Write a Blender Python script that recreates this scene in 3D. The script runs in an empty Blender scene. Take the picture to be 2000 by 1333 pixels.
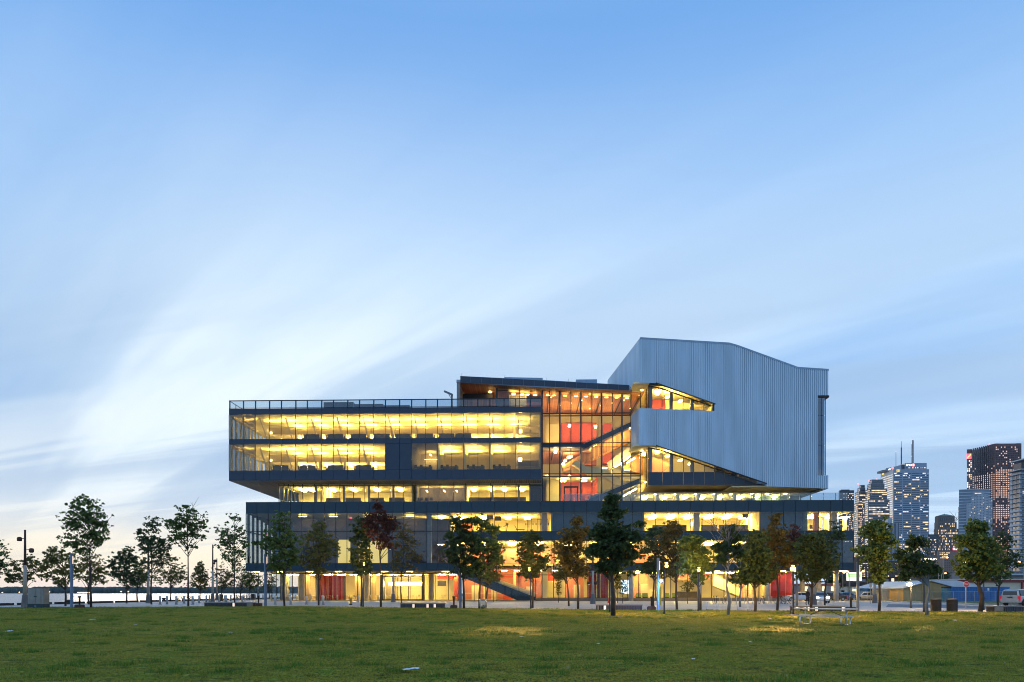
import bpy, math, random
import numpy as np
from mathutils import Vector, Matrix
rad = math.radians
random.seed(7); RS = np.random.RandomState(11)
S = bpy.context.scene
C = S.collection
# ------------------------------------------------------------------ camera
F = 1333.3; CX = 1000.0; HY = 1157.0; CAM = 1.45      # 24 mm shift lens, eye height 1.45 m
cd = bpy.data.cameras.new('camera'); cam = bpy.data.objects.new('camera', cd); C.objects.link(cam)
cam.location = (0, 0, CAM); cam.rotation_euler = (rad(90), 0, 0)
cd.sensor_width = 36; cd.lens = 24; cd.shift_y = (HY - 666.5) / 2000.0
cd.clip_start = 0.1; cd.clip_end = 12000
S.camera = cam
# ------------------------------------------------------------------ world: dusk sky with long streaked cloud
SUN_AZ = rad(-27); SUN_EL = rad(2.0)                    # the glow, left of the building
W = bpy.data.worlds.new('World'); S.world = W; W.use_nodes = True
nt = W.node_tree; nt.nodes.clear(); NL = nt.links
def N(t, **k):
    n = nt.nodes.new(t)
    for a, b in k.items(): setattr(n, a, b)
    return n
def mth(op, a, b=None, c=None, clamp=False):
    n = N('ShaderNodeMath', operation=op, use_clamp=clamp)
    for i, x in enumerate((a, b, c)):
        if x is None: continue
        if isinstance(x, (int, float)): n.inputs[i].default_value = x
        else: NL.new(x, n.inputs[i])
    return n.outputs[0]
def mixc(f, a, b):
    n = N('ShaderNodeMix', data_type='RGBA')
    for i, x in ((0, f), (6, a), (7, b)):
        if isinstance(x, (int, float)): n.inputs[i].default_value = x
        elif isinstance(x, tuple): n.inputs[i].default_value = (*x, 1)
        else: NL.new(x, n.inputs[i])
    return n.outputs[2]
def ramp(x, stops, interp='EASE'):
    n = N('ShaderNodeValToRGB'); n.color_ramp.interpolation = interp
    while len(n.color_ramp.elements) < len(stops): n.color_ramp.elements.new(0.5)
    for e, (p, c) in zip(n.color_ramp.elements, stops):
        e.position = p; e.color = (*c, 1) if isinstance(c, tuple) else (c, c, c, 1)
    NL.new(x, n.inputs[0]); return n.outputs[0]
tc = N('ShaderNodeTexCoord'); D = tc.outputs['Generated']
sx = N('ShaderNodeSeparateXYZ'); NL.new(D, sx.inputs[0])
dz = mth('MAXIMUM', sx.outputs[2], 0.0)
sky = N('ShaderNodeTexSky', sky_type='NISHITA'); sky.sun_disc = False
sky.sun_elevation = SUN_EL; sky.sun_rotation = SUN_AZ; sky.air_density = 1.0; sky.dust_density = 0.6; sky.ozone_density = 4.0
sv = N('ShaderNodeVectorMath', operation='SCALE'); NL.new(sky.outputs[0], sv.inputs[0]); sv.inputs['Scale'].default_value = 0.10
# clear air of the blue hour
clear = ramp(dz, [(0.0, (0.42, 0.60, 0.82)), (0.22, (0.27, 0.50, 0.86)), (0.42, (0.24, 0.49, 0.88)), (0.62, (0.125, 0.355, 0.79)), (1.0, (0.12, 0.31, 0.70))], 'LINEAR')
base = mixc(0.88, sv.outputs[0], clear)
# cloud sheet: directions projected on a plane overhead, stretched along the wind
den = mth('ADD', dz, 0.10)
px_ = mth('DIVIDE', sx.outputs[0], den); py_ = mth('DIVIDE', sx.outputs[1], den)
cb = N('ShaderNodeCombineXYZ'); NL.new(px_, cb.inputs[0]); NL.new(py_, cb.inputs[1])
BX, BY = -9.9, -6.5
def streak(rot, sc, nsc, detail, rough, off, dist=0.0):
    mp = N('ShaderNodeMapping', vector_type='TEXTURE'); NL.new(cb.outputs[0], mp.inputs[0])
    mp.inputs['Rotation'].default_value = (0, 0, rot); mp.inputs['Scale'].default_value = sc; mp.inputs['Location'].default_value = off
    no = N('ShaderNodeTexNoise', noise_dimensions='3D'); NL.new(mp.outputs[0], no.inputs['Vector'])
    no.inputs['Scale'].default_value = nsc; no.inputs['Detail'].default_value = detail; no.inputs['Roughness'].default_value = rough; no.inputs['Distortion'].default_value = dist
    return no.outputs[0]
WD = rad(90 + 47)
big = streak(WD, (3.0, 1.15, 1), 0.62, 3.0, 0.45, (BX, BY, 0.0), 0.25)
fine = streak(WD, (5.0, 0.8, 1), 1.5, 5.0, 0.55, (4.1, 2.2, 3.0), 0.3)
cl = mth('ADD', mth('MULTIPLY', big, 0.66), mth('MULTIPLY', fine, 0.34))
cl = ramp(cl, [(0.38, 0.0), (0.60, 1.0)], 'EASE')
veil = ramp(dz, [(0.0, 0.55), (0.10, 0.82), (0.32, 0.84), (0.48, 0.40), (0.64, 0.08), (1.0, 0.20)], 'LINEAR')
veil0 = ramp(dz, [(0.0, 0.30), (0.15, 0.20), (0.35, 0.14), (0.6, 0.01), (1.0, 0.12)], 'LINEAR')
cf = mth('ADD', mth('MULTIPLY', cl, veil), veil0, clamp=True)
sdir = (math.sin(SUN_AZ) * math.cos(SUN_EL), math.cos(SUN_AZ) * math.cos(SUN_EL), math.sin(SUN_EL))
dp = N('ShaderNodeVectorMath', operation='DOT_PRODUCT'); NL.new(D, dp.inputs[0]); dp.inputs[1].default_value = sdir
sd = mth('MAXIMUM', dp.outputs['Value'], 0.0)
side = ramp(sd, [(0.0, 0.0), (0.55, 0.25), (1.0, 1.0)], 'LINEAR')
ccol = mixc(side, (0.52, 0.71, 0.93), (0.78, 0.885, 0.945))
skyc = mixc(cf, base, ccol)
# low grey-blue bars of cloud
bars = streak(WD, (3.4, 0.55, 1), 0.55, 4.0, 0.5, (7.7, 5.2, 9.0), 0.4)
bf = mth('MULTIPLY', ramp(bars, [(0.47, 0.0), (0.57, 1.0)], 'EASE'), ramp(dz, [(0.0, 0.0), (0.05, 0.50), (0.18, 0.80), (0.36, 0.45), (0.55, 0.0)], 'LINEAR'))
skyc = mixc(bf, skyc, (0.30, 0.465, 0.70))
bars2 = streak(rad(90 + 76), (6.0, 0.42, 1), 0.62, 5.0, 0.55, (3.3, 8.1, 5.0), 0.5)
b2 = mth('MULTIPLY', ramp(bars2, [(0.46, 0.0), (0.58, 1.0)], 'EASE'), ramp(dz, [(0.0, 0.15), (0.04, 0.55), (0.14, 0.75), (0.27, 0.55), (0.40, 0.0)], 'LINEAR'))
skyc = mixc(b2, skyc, (0.36, 0.51, 0.72))
w2_ = mth('MULTIPLY', ramp(bars2, [(0.34, 1.0), (0.45, 0.0)], 'EASE'), ramp(dz, [(0.0, 0.2), (0.05, 0.55), (0.16, 0.55), (0.30, 0.0)], 'LINEAR'))
skyc = mixc(w2_, skyc, (0.80, 0.87, 0.91))
bf = mth('MAXIMUM', bf, b2)
# afterglow low over the lake
glow = mth('MULTIPLY', ramp(sd, [(0.84, 0.0), (0.93, 0.55), (0.985, 1.0)], 'EASE'), ramp(dz, [(0.0, 0.80), (0.035, 0.85), (0.075, 0.72), (0.12, 0.32), (0.20, 0.0)], 'LINEAR'))
gcol = ramp(dz, [(0.0, (0.90, 0.71, 0.63)), (0.02, (0.97, 0.79, 0.60)), (0.045, (1.0, 0.85, 0.60)), (0.12, (0.97, 0.94, 0.82))], 'LINEAR')
skyc = mixc(mth('MULTIPLY', glow, mth('SUBTRACT', 1.0, mth('MULTIPLY', bf, 0.30))), skyc, gcol)
# below the horizon: dim water and land
below = mth('MULTIPLY', sx.outputs[2], -8.0, clamp=True)
skyc = mixc(below, skyc, (0.10, 0.13, 0.17))
bg = N('ShaderNodeBackground'); NL.new(skyc, bg.inputs[0]); bg.inputs[1].default_value = 1.06
wo = N('ShaderNodeOutputWorld'); NL.new(bg.outputs[0], wo.inputs[0])
W.cycles.sampling_method = 'MANUAL'; W.cycles.sample_map_resolution = 512
# the sun has just gone: a faint warm remainder from the glow
sl = bpy.data.lights.new('sun', 'SUN'); sl.energy = 0.25; sl.angle = rad(12); sl.color = (1.0, 0.78, 0.55)
so = bpy.data.objects.new('sun', sl); C.objects.link(so); so.location = (-60, 120, 60)
so.rotation_euler = Vector((-sdir[0], -sdir[1], -max(sdir[2], 0.05))).to_track_quat('-Z', 'Y').to_euler()
# ------------------------------------------------------------------ view
S.view_settings.view_transform = 'Standard'; S.view_settings.look = 'None'; S.view_settings.exposure = 0.17; S.view_settings.gamma = 1.0
S.view_settings.use_curve_mapping = False
S.render.engine = 'CYCLES'
cy = S.cycles; cy.use_denoising = True; cy.max_bounces = 6; cy.diffuse_bounces = 4; cy.glossy_bounces = 3; cy.transmission_bounces = 4
cy.transparent_max_bounces = 32; cy.sample_clamp_indirect = 4.0; cy.caustics_reflective = False; cy.caustics_refractive = False
S.cycles.pixel_filter_type = 'BLACKMAN_HARRIS'; S.cycles.filter_width = 1.0; cy.use_light_tree = True; cy.blur_glossy = 0.5
try: cy.denoiser = 'OPENIMAGEDENOISE'; cy.denoising_input_passes = 'RGB_ALBEDO_NORMAL'
except Exception: pass
# ------------------------------------------------------------------ geometry of the place
TH = rad(1.6); CT, ST = math.cos(TH), math.sin(TH); DB = 107.0    # the street grid is turned 1.6 degrees from the camera
def Wp(px, py, Y): return Vector(((px - CX) / F * Y, Y, CAM + (HY - py) / F * Y))
def Gp(px, py, z=0.0):
    Y = F * (CAM - z) / (py - HY); return Vector(((px - CX) / F * Y, Y, z))
def U(px, v=0.0):
    t = (px - CX) / F; return (t * (DB + v * CT) - v * ST) / (CT + t * ST)
def Z(py, px, v=0.0):
    return CAM + (HY - py) / F * (DB - U(px, v) * ST + v * CT)
def Bw(u, v, z=0.0): return Vector((u * CT + v * ST, DB - u * ST + v * CT, z))
# ------------------------------------------------------------------ mesh builder
class MB:
    def __init__(s): s.v = []; s.f = []; s.m = []; s.mats = []
    def mi(s, mat):
        if mat not in s.mats: s.mats.append(mat)
        return s.mats.index(mat)
    def face(s, pts, mat):
        n = len(s.v); s.v += [tuple(p) for p in pts]; s.f.append(tuple(range(n, n + len(pts)))); s.m.append(s.mi(mat))
    def hexa(s, p, mat):
        n = len(s.v); s.v += [tuple(q) for q in p]; k = s.mi(mat)
        for a in ((3, 2, 1, 0), (4, 5, 6, 7), (0, 1, 5, 4), (1, 2, 6, 5), (2, 3, 7, 6), (3, 0, 4, 7)):
            s.f.append(tuple(n + i for i in a)); s.m.append(k)
    def box(s, x0, x1, y0, y1, z0, z1, mat):
        x0, x1 = min(x0, x1), max(x0, x1); y0, y1 = min(y0, y1), max(y0, y1); z0, z1 = min(z0, z1), max(z0, z1)
        s.hexa([(x0, y0, z0), (x1, y0, z0), (x1, y1, z0), (x0, y1, z0), (x0, y0, z1), (x1, y0, z1), (x1, y1, z1), (x0, y1, z1)], mat)
    def bar(s, a, b, w, h, mat):
        a, b = Vector(a), Vector(b); d = (b - a).normalized()
        up = Vector((0, 0, 1)) if abs(d.z) < 0.95 else Vector((0, 1, 0))
        x = d.cross(up).normalized() * w / 2; y = x.cross(d).normalized() * h / 2
        s.hexa([a - x - y, a + x - y, a + x + y, a - x + y, b - x - y, b + x - y, b + x + y, b - x + y], mat)
    def prism(s, pts, axis, a0, a1, mat, capmat=None):
        n = len(s.v); k = len(pts)
        ar = sum(pts[i][0] * pts[(i + 1) % k][1] - pts[(i + 1) % k][0] * pts[i][1] for i in range(k))
        if ar < 0: pts = pts[::-1]
        def P(p, a): return {'x': (a, p[0], p[1]), 'y': (p[0], a, p[1]), 'z': (p[0], p[1], a)}[axis]
        s.v += [P(p, a0) for p in pts] + [P(p, a1) for p in pts]
        i0 = s.mi(mat); ic = s.mi(capmat or mat)
        fl = axis == 'y'
        c0 = tuple(range(n, n + k)); c1 = tuple(range(n + k, n + 2 * k))
        s.f.append(c0 if fl else c0[::-1]); s.m.append(ic); s.f.append(c1[::-1] if fl else c1); s.m.append(ic)
        for i in range(k):
            j = (i + 1) % k; q = (n + i, n + j, n + k + j, n + k + i); s.f.append(q[::-1] if fl else q); s.m.append(i0)
    def tube(s, path, radii, n, mat, cap=True):
        path = [Vector(p) for p in path]; st = len(s.v); k = s.mi(mat)
        if isinstance(radii, (int, float)): radii = [radii] * len(path)
        ref = None
        for i, p in enumerate(path):
            d = (path[min(i + 1, len(path) - 1)] - path[max(i - 1, 0)])
            d = d.normalized() if d.length > 1e-9 else Vector((0, 0, 1))
            if ref is None: ref = Vector((1, 0, 0)) if abs(d.x) < 0.9 else Vector((0, 1, 0))
            x = (ref - d * ref.dot(d)).normalized(); y = d.cross(x); ref = x
            for j in range(n):
                a = 2 * math.pi * j / n; s.v.append(tuple(p + (x * math.cos(a) + y * math.sin(a)) * radii[i]))
        for i in range(len(path) - 1):
            for j in range(n):
                a = st + i * n + j; b = st + i * n + (j + 1) % n
                s.f.append((a, b, b + n, a + n)); s.m.append(k)
        if cap:
            s.f.append(tuple(st + j for j in range(n))[::-1]); s.m.append(k)
            e = st + (len(path) - 1) * n; s.f.append(tuple(e + j for j in range(n))); s.m.append(k)
    def lathe(s, prof, n, mat, c=(0, 0, 0)):
        s.tube([(c[0], c[1], c[2] + z) for r, z in prof], [max(r, 1e-3) for r, z in prof], n, mat)
    def ring(s, c, R, r, ax, mat, n=20, k=6):
        c = Vector(c); ax = Vector(ax).normalized(); e = Vector((0, 0, 1)) if abs(ax.z) < 0.9 else Vector((1, 0, 0))
        x = ax.cross(e).normalized(); y = ax.cross(x)
        st = len(s.v); m = s.mi(mat)
        for i in range(n):
            a = 2 * math.pi * i / n; d = x * math.cos(a) + y * math.sin(a)
            for j in range(k):
                b = 2 * math.pi * j / k; s.v.append(tuple(c + d * (R + r * math.cos(b)) + ax * r * math.sin(b)))
        for i in range(n):
            for j in range(k):
                s.f.append((st + i * k + j, st + ((i + 1) % n) * k + j, st + ((i + 1) % n) * k + (j + 1) % k, st + i * k + (j + 1) % k)); s.m.append(m)
    def ball(s, c, r, mat, n=10, k=6, sq=(1, 1, 1)):
        st = len(s.v); m = s.mi(mat)
        for i in range(k + 1):
            t = math.pi * i / k
            for j in range(n):
                a = 2 * math.pi * j / n
                s.v.append((c[0] + r * sq[0] * math.sin(t) * math.cos(a), c[1] + r * sq[1] * math.sin(t) * math.sin(a), c[2] - r * sq[2] * math.cos(t)))
        for i in range(k):
            for j in range(n):
                s.f.append((st + i * n + j, st + i * n + (j + 1) % n, st + (i + 1) * n + (j + 1) % n, st + (i + 1) * n + j)); s.m.append(m)
    def mesh(s, name, smooth=False):
        me = bpy.data.meshes.new(name); me.from_pydata(s.v, [], s.f)
        for mt in s.mats: me.materials.append(M[mt])
        if s.m: me.polygons.foreach_set('material_index', s.m)
        if smooth: me.polygons.foreach_set('use_smooth', [True] * len(s.f))
        me.update(); return me
    def obj(s, name, parent=None, smooth=False, loc=(0, 0, 0), rot=0.0, **pr):
        return link(name, s.mesh(name, smooth), parent, loc, rot, **pr)
def link(name, me, parent=None, loc=(0, 0, 0), rot=0.0, **pr):
    o = bpy.data.objects.new(name, me); C.objects.link(o); o.parent = parent; o.location = loc; o.rotation_euler = (0, 0, rot)
    for k, v in pr.items():
        if v is not None: o[k] = v
    return o
def thing(name, label, cat, loc=(0, 0, 0), rot=0.0, group=None):
    return link(name, None, None, loc, rot, label=label, category=cat, group=group)
def dup(o, loc=None, rot=None, label=None, group=None, parent=None):
    c = o.copy(); C.objects.link(c); c.parent = parent
    if loc is not None: c.location = loc
    if rot is not None: c.rotation_euler = (0, 0, rot)
    if label: c['label'] = label
    if group: c['group'] = group
    for ch in o.children: dup(ch, parent=c)
    return c
def ordi(i): return ['first', 'second', 'third', 'fourth', 'fifth', 'sixth', 'seventh', 'eighth', 'ninth', 'tenth', 'eleventh', 'twelfth', 'thirteenth', 'fourteenth', 'fifteenth', 'sixteenth', 'seventeenth', 'eighteenth', 'nineteenth', 'twentieth', 'twenty-first', 'twenty-second', 'twenty-third', 'twenty-fourth', 'twenty-fifth', 'twenty-sixth', 'twenty-seventh', 'twenty-eighth', 'twenty-ninth', 'thirtieth', 'thirty-first', 'thirty-second', 'thirty-third', 'thirty-fourth', 'thirty-fifth', 'thirty-sixth', 'thirty-seventh', 'thirty-eighth', 'thirty-ninth', 'fortieth'][i]
# ------------------------------------------------------------------ materials
M = {}
def newmat(name):
    m = bpy.data.materials.new(name); m.use_nodes = True; M[name] = m; t = m.node_tree
    return m, t, t.nodes['Principled BSDF'], t.nodes, t.links
def pm(name, col, rough=0.6, metal=0.0, var=0.12, scale=2.0, bump=0.0, bscale=None, spec=0.5, island=0.0, stretch=None):
    m, t, b, nd, lk = newmat(name)
    tcn = nd.new('ShaderNodeTexCoord'); vec = tcn.outputs['Object']
    if stretch:
        mp = nd.new('ShaderNodeMapping'); mp.inputs['Scale'].default_value = stretch; lk.new(vec, mp.inputs[0]); vec = mp.outputs[0]
    no = nd.new('ShaderNodeTexNoise'); no.inputs['Scale'].default_value = scale; no.inputs['Detail'].default_value = 5; lk.new(vec, no.inputs['Vector'])
    mr = nd.new('ShaderNodeMapRange'); mr.inputs[1].default_value = 0.3; mr.inputs[2].default_value = 0.7; mr.inputs[3].default_value = 1 - var; mr.inputs[4].default_value = 1 + var
    lk.new(no.outputs[0], mr.inputs[0]); val = mr.outputs[0]
    if island:
        g = nd.new('ShaderNodeNewGeometry'); mr2 = nd.new('ShaderNodeMapRange'); mr2.inputs[3].default_value = 1 - island; mr2.inputs[4].default_value = 1 + island
        lk.new(g.outputs['Random Per Island'], mr2.inputs[0]); mm = nd.new('ShaderNodeMath'); mm.operation = 'MULTIPLY'; lk.new(val, mm.inputs[0]); lk.new(mr2.outputs[0], mm.inputs[1]); val = mm.outputs[0]
    vm = nd.new('ShaderNodeVectorMath'); vm.operation = 'SCALE'; vm.inputs[0].default_value = col; lk.new(val, vm.inputs['Scale'])
    lk.new(vm.outputs[0], b.inputs['Base Color'])
    b.inputs['Roughness'].default_value = rough; b.inputs['Metallic'].default_value = metal; b.inputs['Specular IOR Level'].default_value = spec
    if bump:
        n2 = nd.new('ShaderNodeTexNoise'); n2.inputs['Scale'].default_value = bscale or scale * 6; n2.inputs['Detail'].default_value = 4; lk.new(vec, n2.inputs['Vector'])
        bp = nd.new('ShaderNodeBump'); bp.inputs['Strength'].default_value = bump; bp.inputs['Distance'].default_value = 0.05; lk.new(n2.outputs[0], bp.inputs['Height']); lk.new(bp.outputs[0], b.inputs['Normal'])
    return m
def em(name, col, st, base=(0.8, 0.8, 0.8)):
    m, t, b, nd, lk = newmat(name)
    b.inputs['Base Color'].default_value = (*base, 1); b.inputs['Emission Color'].default_value = (*col, 1); b.inputs['Emission Strength'].default_value = st
    return m
def glass(name, tint=(0.9, 0.95, 0.95), refl=1.0, rough=0.0):
    m, t, b, nd, lk = newmat(name); nd.remove(b)
    tr = nd.new('ShaderNodeBsdfTransparent'); tr.inputs[0].default_value = (*tint, 1)
    gl = nd.new('ShaderNodeBsdfGlossy'); gl.inputs['Roughness'].default_value = rough; gl.inputs[0].default_value = (0.9, 0.95, 1, 1)
    fr = nd.new('ShaderNodeFresnel'); fr.inputs[0].default_value = 1.5
    mu = nd.new('ShaderNodeMath'); mu.operation = 'MULTIPLY'; mu.use_clamp = True; mu.inputs[1].default_value = refl; lk.new(fr.outputs[0], mu.inputs[0])
    mx = nd.new('ShaderNodeMixShader'); lk.new(mu.outputs[0], mx.inputs[0]); lk.new(tr.outputs[0], mx.inputs[1]); lk.new(gl.outputs[0], mx.inputs[2])
    lk.new(mx.outputs[0], nd['Material Output'].inputs[0]); return m
def leafmat(name, col, col2, trans=0.25):
    m, t, b, nd, lk = newmat(name)
    g = nd.new('ShaderNodeNewGeometry'); tcn = nd.new('ShaderNodeTexCoord')
    no = nd.new('ShaderNodeTexNoise'); no.inputs['Scale'].default_value = 0.9; no.inputs['Detail'].default_value = 2; lk.new(tcn.outputs['Object'], no.inputs['Vector'])
    ad = nd.new('ShaderNodeMath'); ad.operation = 'MULTIPLY_ADD'; ad.inputs[1].default_value = 0.55; lk.new(g.outputs['Random Per Island'], ad.inputs[0])
    ad2 = nd.new('ShaderNodeMath'); ad2.operation = 'SUBTRACT'; ad2.inputs[1].default_value = 0.25; lk.new(no.outputs[0], ad2.inputs[0]); lk.new(ad2.outputs[0], ad.inputs[2])
    mx = nd.new('ShaderNodeMix'); mx.data_type = 'RGBA'; lk.new(ad.outputs[0], mx.inputs[0]); mx.inputs[6].default_value = (*col, 1); mx.inputs[7].default_value = (*col2, 1)
    lk.new(mx.outputs[2], b.inputs['Base Color']); b.inputs['Roughness'].default_value = 0.6; b.inputs['Specular IOR Level'].default_value = 0.14
    tl = nd.new('ShaderNodeBsdfTranslucent'); lk.new(mx.outputs[2], tl.inputs[0])
    ms = nd.new('ShaderNodeMixShader'); ms.inputs[0].default_value = trans; lk.new(b.outputs[0], ms.inputs[1]); lk.new(tl.outputs[0], ms.inputs[2])
    lk.new(ms.outputs[0], nd['Material Output'].inputs[0]); return m
def striped(name, c1, c2, axis, pitch, duty=0.12, rough=0.6, bump=0.4, grain=0.15):
    "boards along one axis with fine recessed joints (too fine to pick apart at this distance)"
    m, t, b, nd, lk = newmat(name)
    tcn = nd.new('ShaderNodeTexCoord'); sp = nd.new('ShaderNodeSeparateXYZ'); lk.new(tcn.outputs['Object'], sp.inputs[0])
    dv = nd.new('ShaderNodeMath'); dv.operation = 'DIVIDE'; dv.inputs[1].default_value = pitch; lk.new(sp.outputs['XYZ'.index(axis)], dv.inputs[0])
    fr = nd.new('ShaderNodeMath'); fr.operation = 'FRACT'; lk.new(dv.outputs[0], fr.inputs[0])
    lt = nd.new('ShaderNodeMath'); lt.operation = 'LESS_THAN'; lt.inputs[1].default_value = duty; lk.new(fr.outputs[0], lt.inputs[0])
    fl = nd.new('ShaderNodeMath'); fl.operation = 'FLOOR'; lk.new(dv.outputs[0], fl.inputs[0])
    wn = nd.new('ShaderNodeTexWhiteNoise'); wn.noise_dimensions = '1D'; lk.new(fl.outputs[0], wn.inputs['W'])
    mr = nd.new('ShaderNodeMapRange'); mr.inputs[3].default_value = 1 - grain; mr.inputs[4].default_value = 1 + grain; lk.new(wn.outputs[0], mr.inputs[0])
    vs = nd.new('ShaderNodeVectorMath'); vs.operation = 'SCALE'; vs.inputs[0].default_value = c1; lk.new(mr.outputs[0], vs.inputs['Scale'])
    mx = nd.new('ShaderNodeMix'); mx.data_type = 'RGBA'; lk.new(lt.outputs[0], mx.inputs[0]); lk.new(vs.outputs[0], mx.inputs[6]); mx.inputs[7].default_value = (*c2, 1)
    lk.new(mx.outputs[2], b.inputs['Base Color']); b.inputs['Roughness'].default_value = rough
    return m
# ------------------------------------------------------------------ material list
pm('cladding', (0.026, 0.048, 0.080), 0.42, 0.1, 0.10, 0.8, spec=0.4, island=0.18)
pm('cladding_low', (0.013, 0.042, 0.064), 0.40, 0.1, 0.10, 0.8, spec=0.4, island=0.18)
pm('joint', (0.012, 0.016, 0.022), 0.6)
pm('frame', (0.018, 0.024, 0.034), 0.4, 0.3)
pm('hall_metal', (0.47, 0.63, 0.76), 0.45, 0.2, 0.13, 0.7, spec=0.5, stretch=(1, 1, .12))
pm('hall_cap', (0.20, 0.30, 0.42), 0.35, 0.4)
pm('grey_column', (0.16, 0.19, 0.24), 0.5)
pm('concrete', (0.42, 0.39, 0.35), 0.8, 0, 0.12, 1.5)
pm('plinth', (0.16, 0.14, 0.13), 0.8)
pm('cream_wall', (0.82, 0.75, 0.46), 0.8, 0, 0.05, 0.7)
pm('cream_ceiling', (0.85, 0.78, 0.48), 0.85, 0, 0.04, 0.7)
pm('tan_beam', (0.68, 0.58, 0.36), 0.8, 0, 0.05)
pm('dim_wall', (0.30, 0.26, 0.24), 0.8, 0, 0.08)
pm('purple_wall', (0.15, 0.115, 0.125), 0.75, 0, 0.12, 0.6)
pm('red_wall', (0.55, 0.085, 0.06), 0.65, 0, 0.10, 0.4)
pm('salmon_wall', (0.56, 0.215, 0.15), 0.7, 0, 0.10, 0.4)
pm('red_curtain', (0.50, 0.012, 0.010), 0.7, 0, 0.25, 1.5)
pm('floor_in', (0.30, 0.26, 0.20), 0.5)
pm('blind', (0.10, 0.17, 0.22), 0.7, 0, 0.10)
pm('brace', (0.70, 0.62, 0.48), 0.5)
pm('dark', (0.012, 0.012, 0.014), 0.6)
pm('roof', (0.10, 0.11, 0.12), 0.9)
striped('wood_ceiling', (0.40, 0.165, 0.095), (0.20, 0.08, 0.05), 'X', 0.35, 0.10)
striped('wood_wall', (0.46, 0.21, 0.06), (0.12, 0.05, 0.02), 'X', 0.22, 0.10, grain=0.35)
striped('soffit_boards', (0.40, 0.34, 0.26), (0.07, 0.06, 0.05), 'X', 0.28, 0.2)
striped('curtain', (0.62, 0.50, 0.30), (0.30, 0.24, 0.14), 'X', 0.22, 0.3, grain=0.3)
WARM = (1.0, 0.66, 0.145)
em('lamp_office', WARM, 120); em('lamp_up', WARM, 165); em('lamp_up_low', WARM, 75); em('lamp_spot', (1.0, 0.68, 0.24), 70); em('lamp_soft', WARM, 30)
em('lamp_cove', WARM, 60); em('screen_glow', (0.55, 0.78, 1.0), 2.2); em('exit_red', (1.0, 0.06, 0.08), 2.0)
glass('glass', (0.94, 0.95, 0.94), 0.55); glass('glass_dim', (0.62, 0.63, 0.64), 1.1); glass('glass_rail', (0.72, 0.80, 0.86), 1.6)
glass('glass_pod', (0.78, 0.84, 0.87), 0.9); pm('stair_glass_back', (0.10, 0.24, 0.40), 0.5); glass('glass_hall', (0.55, 0.66, 0.75), 3.0)
# ------------------------------------------------------------------ the college building
BO = thing('college_building', 'long glass college building with lit storeys and corrugated blue metal hall', 'building', (0, DB, 0), -TH)
PM_CACHE = {}
def pane(parent, u0, u1, v, z0, z1, mat='glass', t=0.03, name='window_pane'):
    k = (round(u1 - u0, 2), round(z1 - z0, 2), mat, t)
    if k not in PM_CACHE:
        b = MB(); b.box(-(u1 - u0) / 2, (u1 - u0) / 2, 0, t, -(z1 - z0) / 2, (z1 - z0) / 2, mat); PM_CACHE[k] = b.mesh(name)
    return link(name, PM_CACHE[k], parent, ((u0 + u1) / 2, v, (z0 + z1) / 2))
def panel(parent, u0, u1, v0, v1, z0, z1, mat='cladding'): return pane(parent, u0 + .028, u1 - .028, v0, z0 + .02, z1 - .02, mat, v1 - v0, 'cladding_panel')
LC = {}
def light(parent, u, v, z, su, sv, sz, mat='lamp_office'):
    k = (su, sv, sz, mat)
    if k not in LC:
        b = MB(); up = mat[:7] == 'lamp_up'; b.box(-su / 2, su / 2, -sv / 2, sv / 2, -sz / 2, sz / 2, 'tan_beam' if up else mat)
        if up: b.face([(-su / 2 + .02, -sv / 2 + .02, sz / 2 + .004), (su / 2 - .02, -sv / 2 + .02, sz / 2 + .004), (su / 2 - .02, sv / 2 - .02, sz / 2 + .004), (-su / 2 + .02, sv / 2 - .02, sz / 2 + .004)], mat)
        LC[k] = b.mesh('ceiling_or_fill_light')
    return link('ceiling_or_fill_light', LC[k], parent, (u, v, z))
def slope_pane(parent, pts, v, mat='glass', t=0.03, name='window_pane'):
    b = MB(); b.prism(pts, 'y', v, v + t, mat); return b.obj(name, parent)

# ---- office block: the two lit upper storeys on the left
cols = [447, 475, 498.6, 526, 549.2, 577.3, 599.8, 628, 651, 679, 702, 729.8, 752.5, 780.3, 803.8, 831.5, 854.3, 882.4, 905.5, 933.4, 956.6, 984.5, 1007.4, 1035.5, 1058.5]
cu = [U(c) for c in cols]; uL, uR = cu[0], cu[-1]
P6 = 640
zr, zf1, zt1, zb1, zt2, zb2, zb0 = [Z(y, P6) for y in (781.0, 797.3, 809.2, 857.0, 867.2, 918.6, 938.7)]
DEP = 24.0
b = MB()
b.box(uL + .1, uR - .1, .12, DEP, zt1, zf1 - .03, 'cream_ceiling'); b.box(uL + .06, uR - .06, .08, DEP + .05, zf1 - .028, zf1, 'roof')
b.box(uL + .1, uR - .1, .12, DEP, zt2, zb1, 'cream_ceiling')
b.box(uL + .1, uR - .1, .12, DEP, zb0 + .06, zb2, 'cream_ceiling')
b.box(uL + .02, uR - .02, .06, DEP + .1, zb0, zb0 + .055, 'soffit_boards')
for za, zb in ((zb1, zt1), (zb2, zt2)):
    b.box(uL + .1, uR - .1, 14.5, 14.8, za, zb, 'cream_wall')
    b.box(uL + 3, uR - .4, 8.6, 9.4, zb - 1.15, zb, 'tan_beam')             # bulkhead that catches the up-lights
    b.box(uL + 3, uR - .4, 9.42, 14.5, zb - 1.0, zb - .9, 'cream_ceiling')
    b.box(uR - .3, uR - .1, .2, 14.5, za, zb, 'cream_wall')
    for k in range(9):                                                  # south wall: piers between windows
        b.box(uL + .1, uL + .2, .3 + k * 1.75, .3 + k * 1.75 + .7, za, zb, 'cream_wall')
    b.box(uL + .1, uL + .4, .9, 14.5, zb - .45, zb, 'cream_wall')
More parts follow.
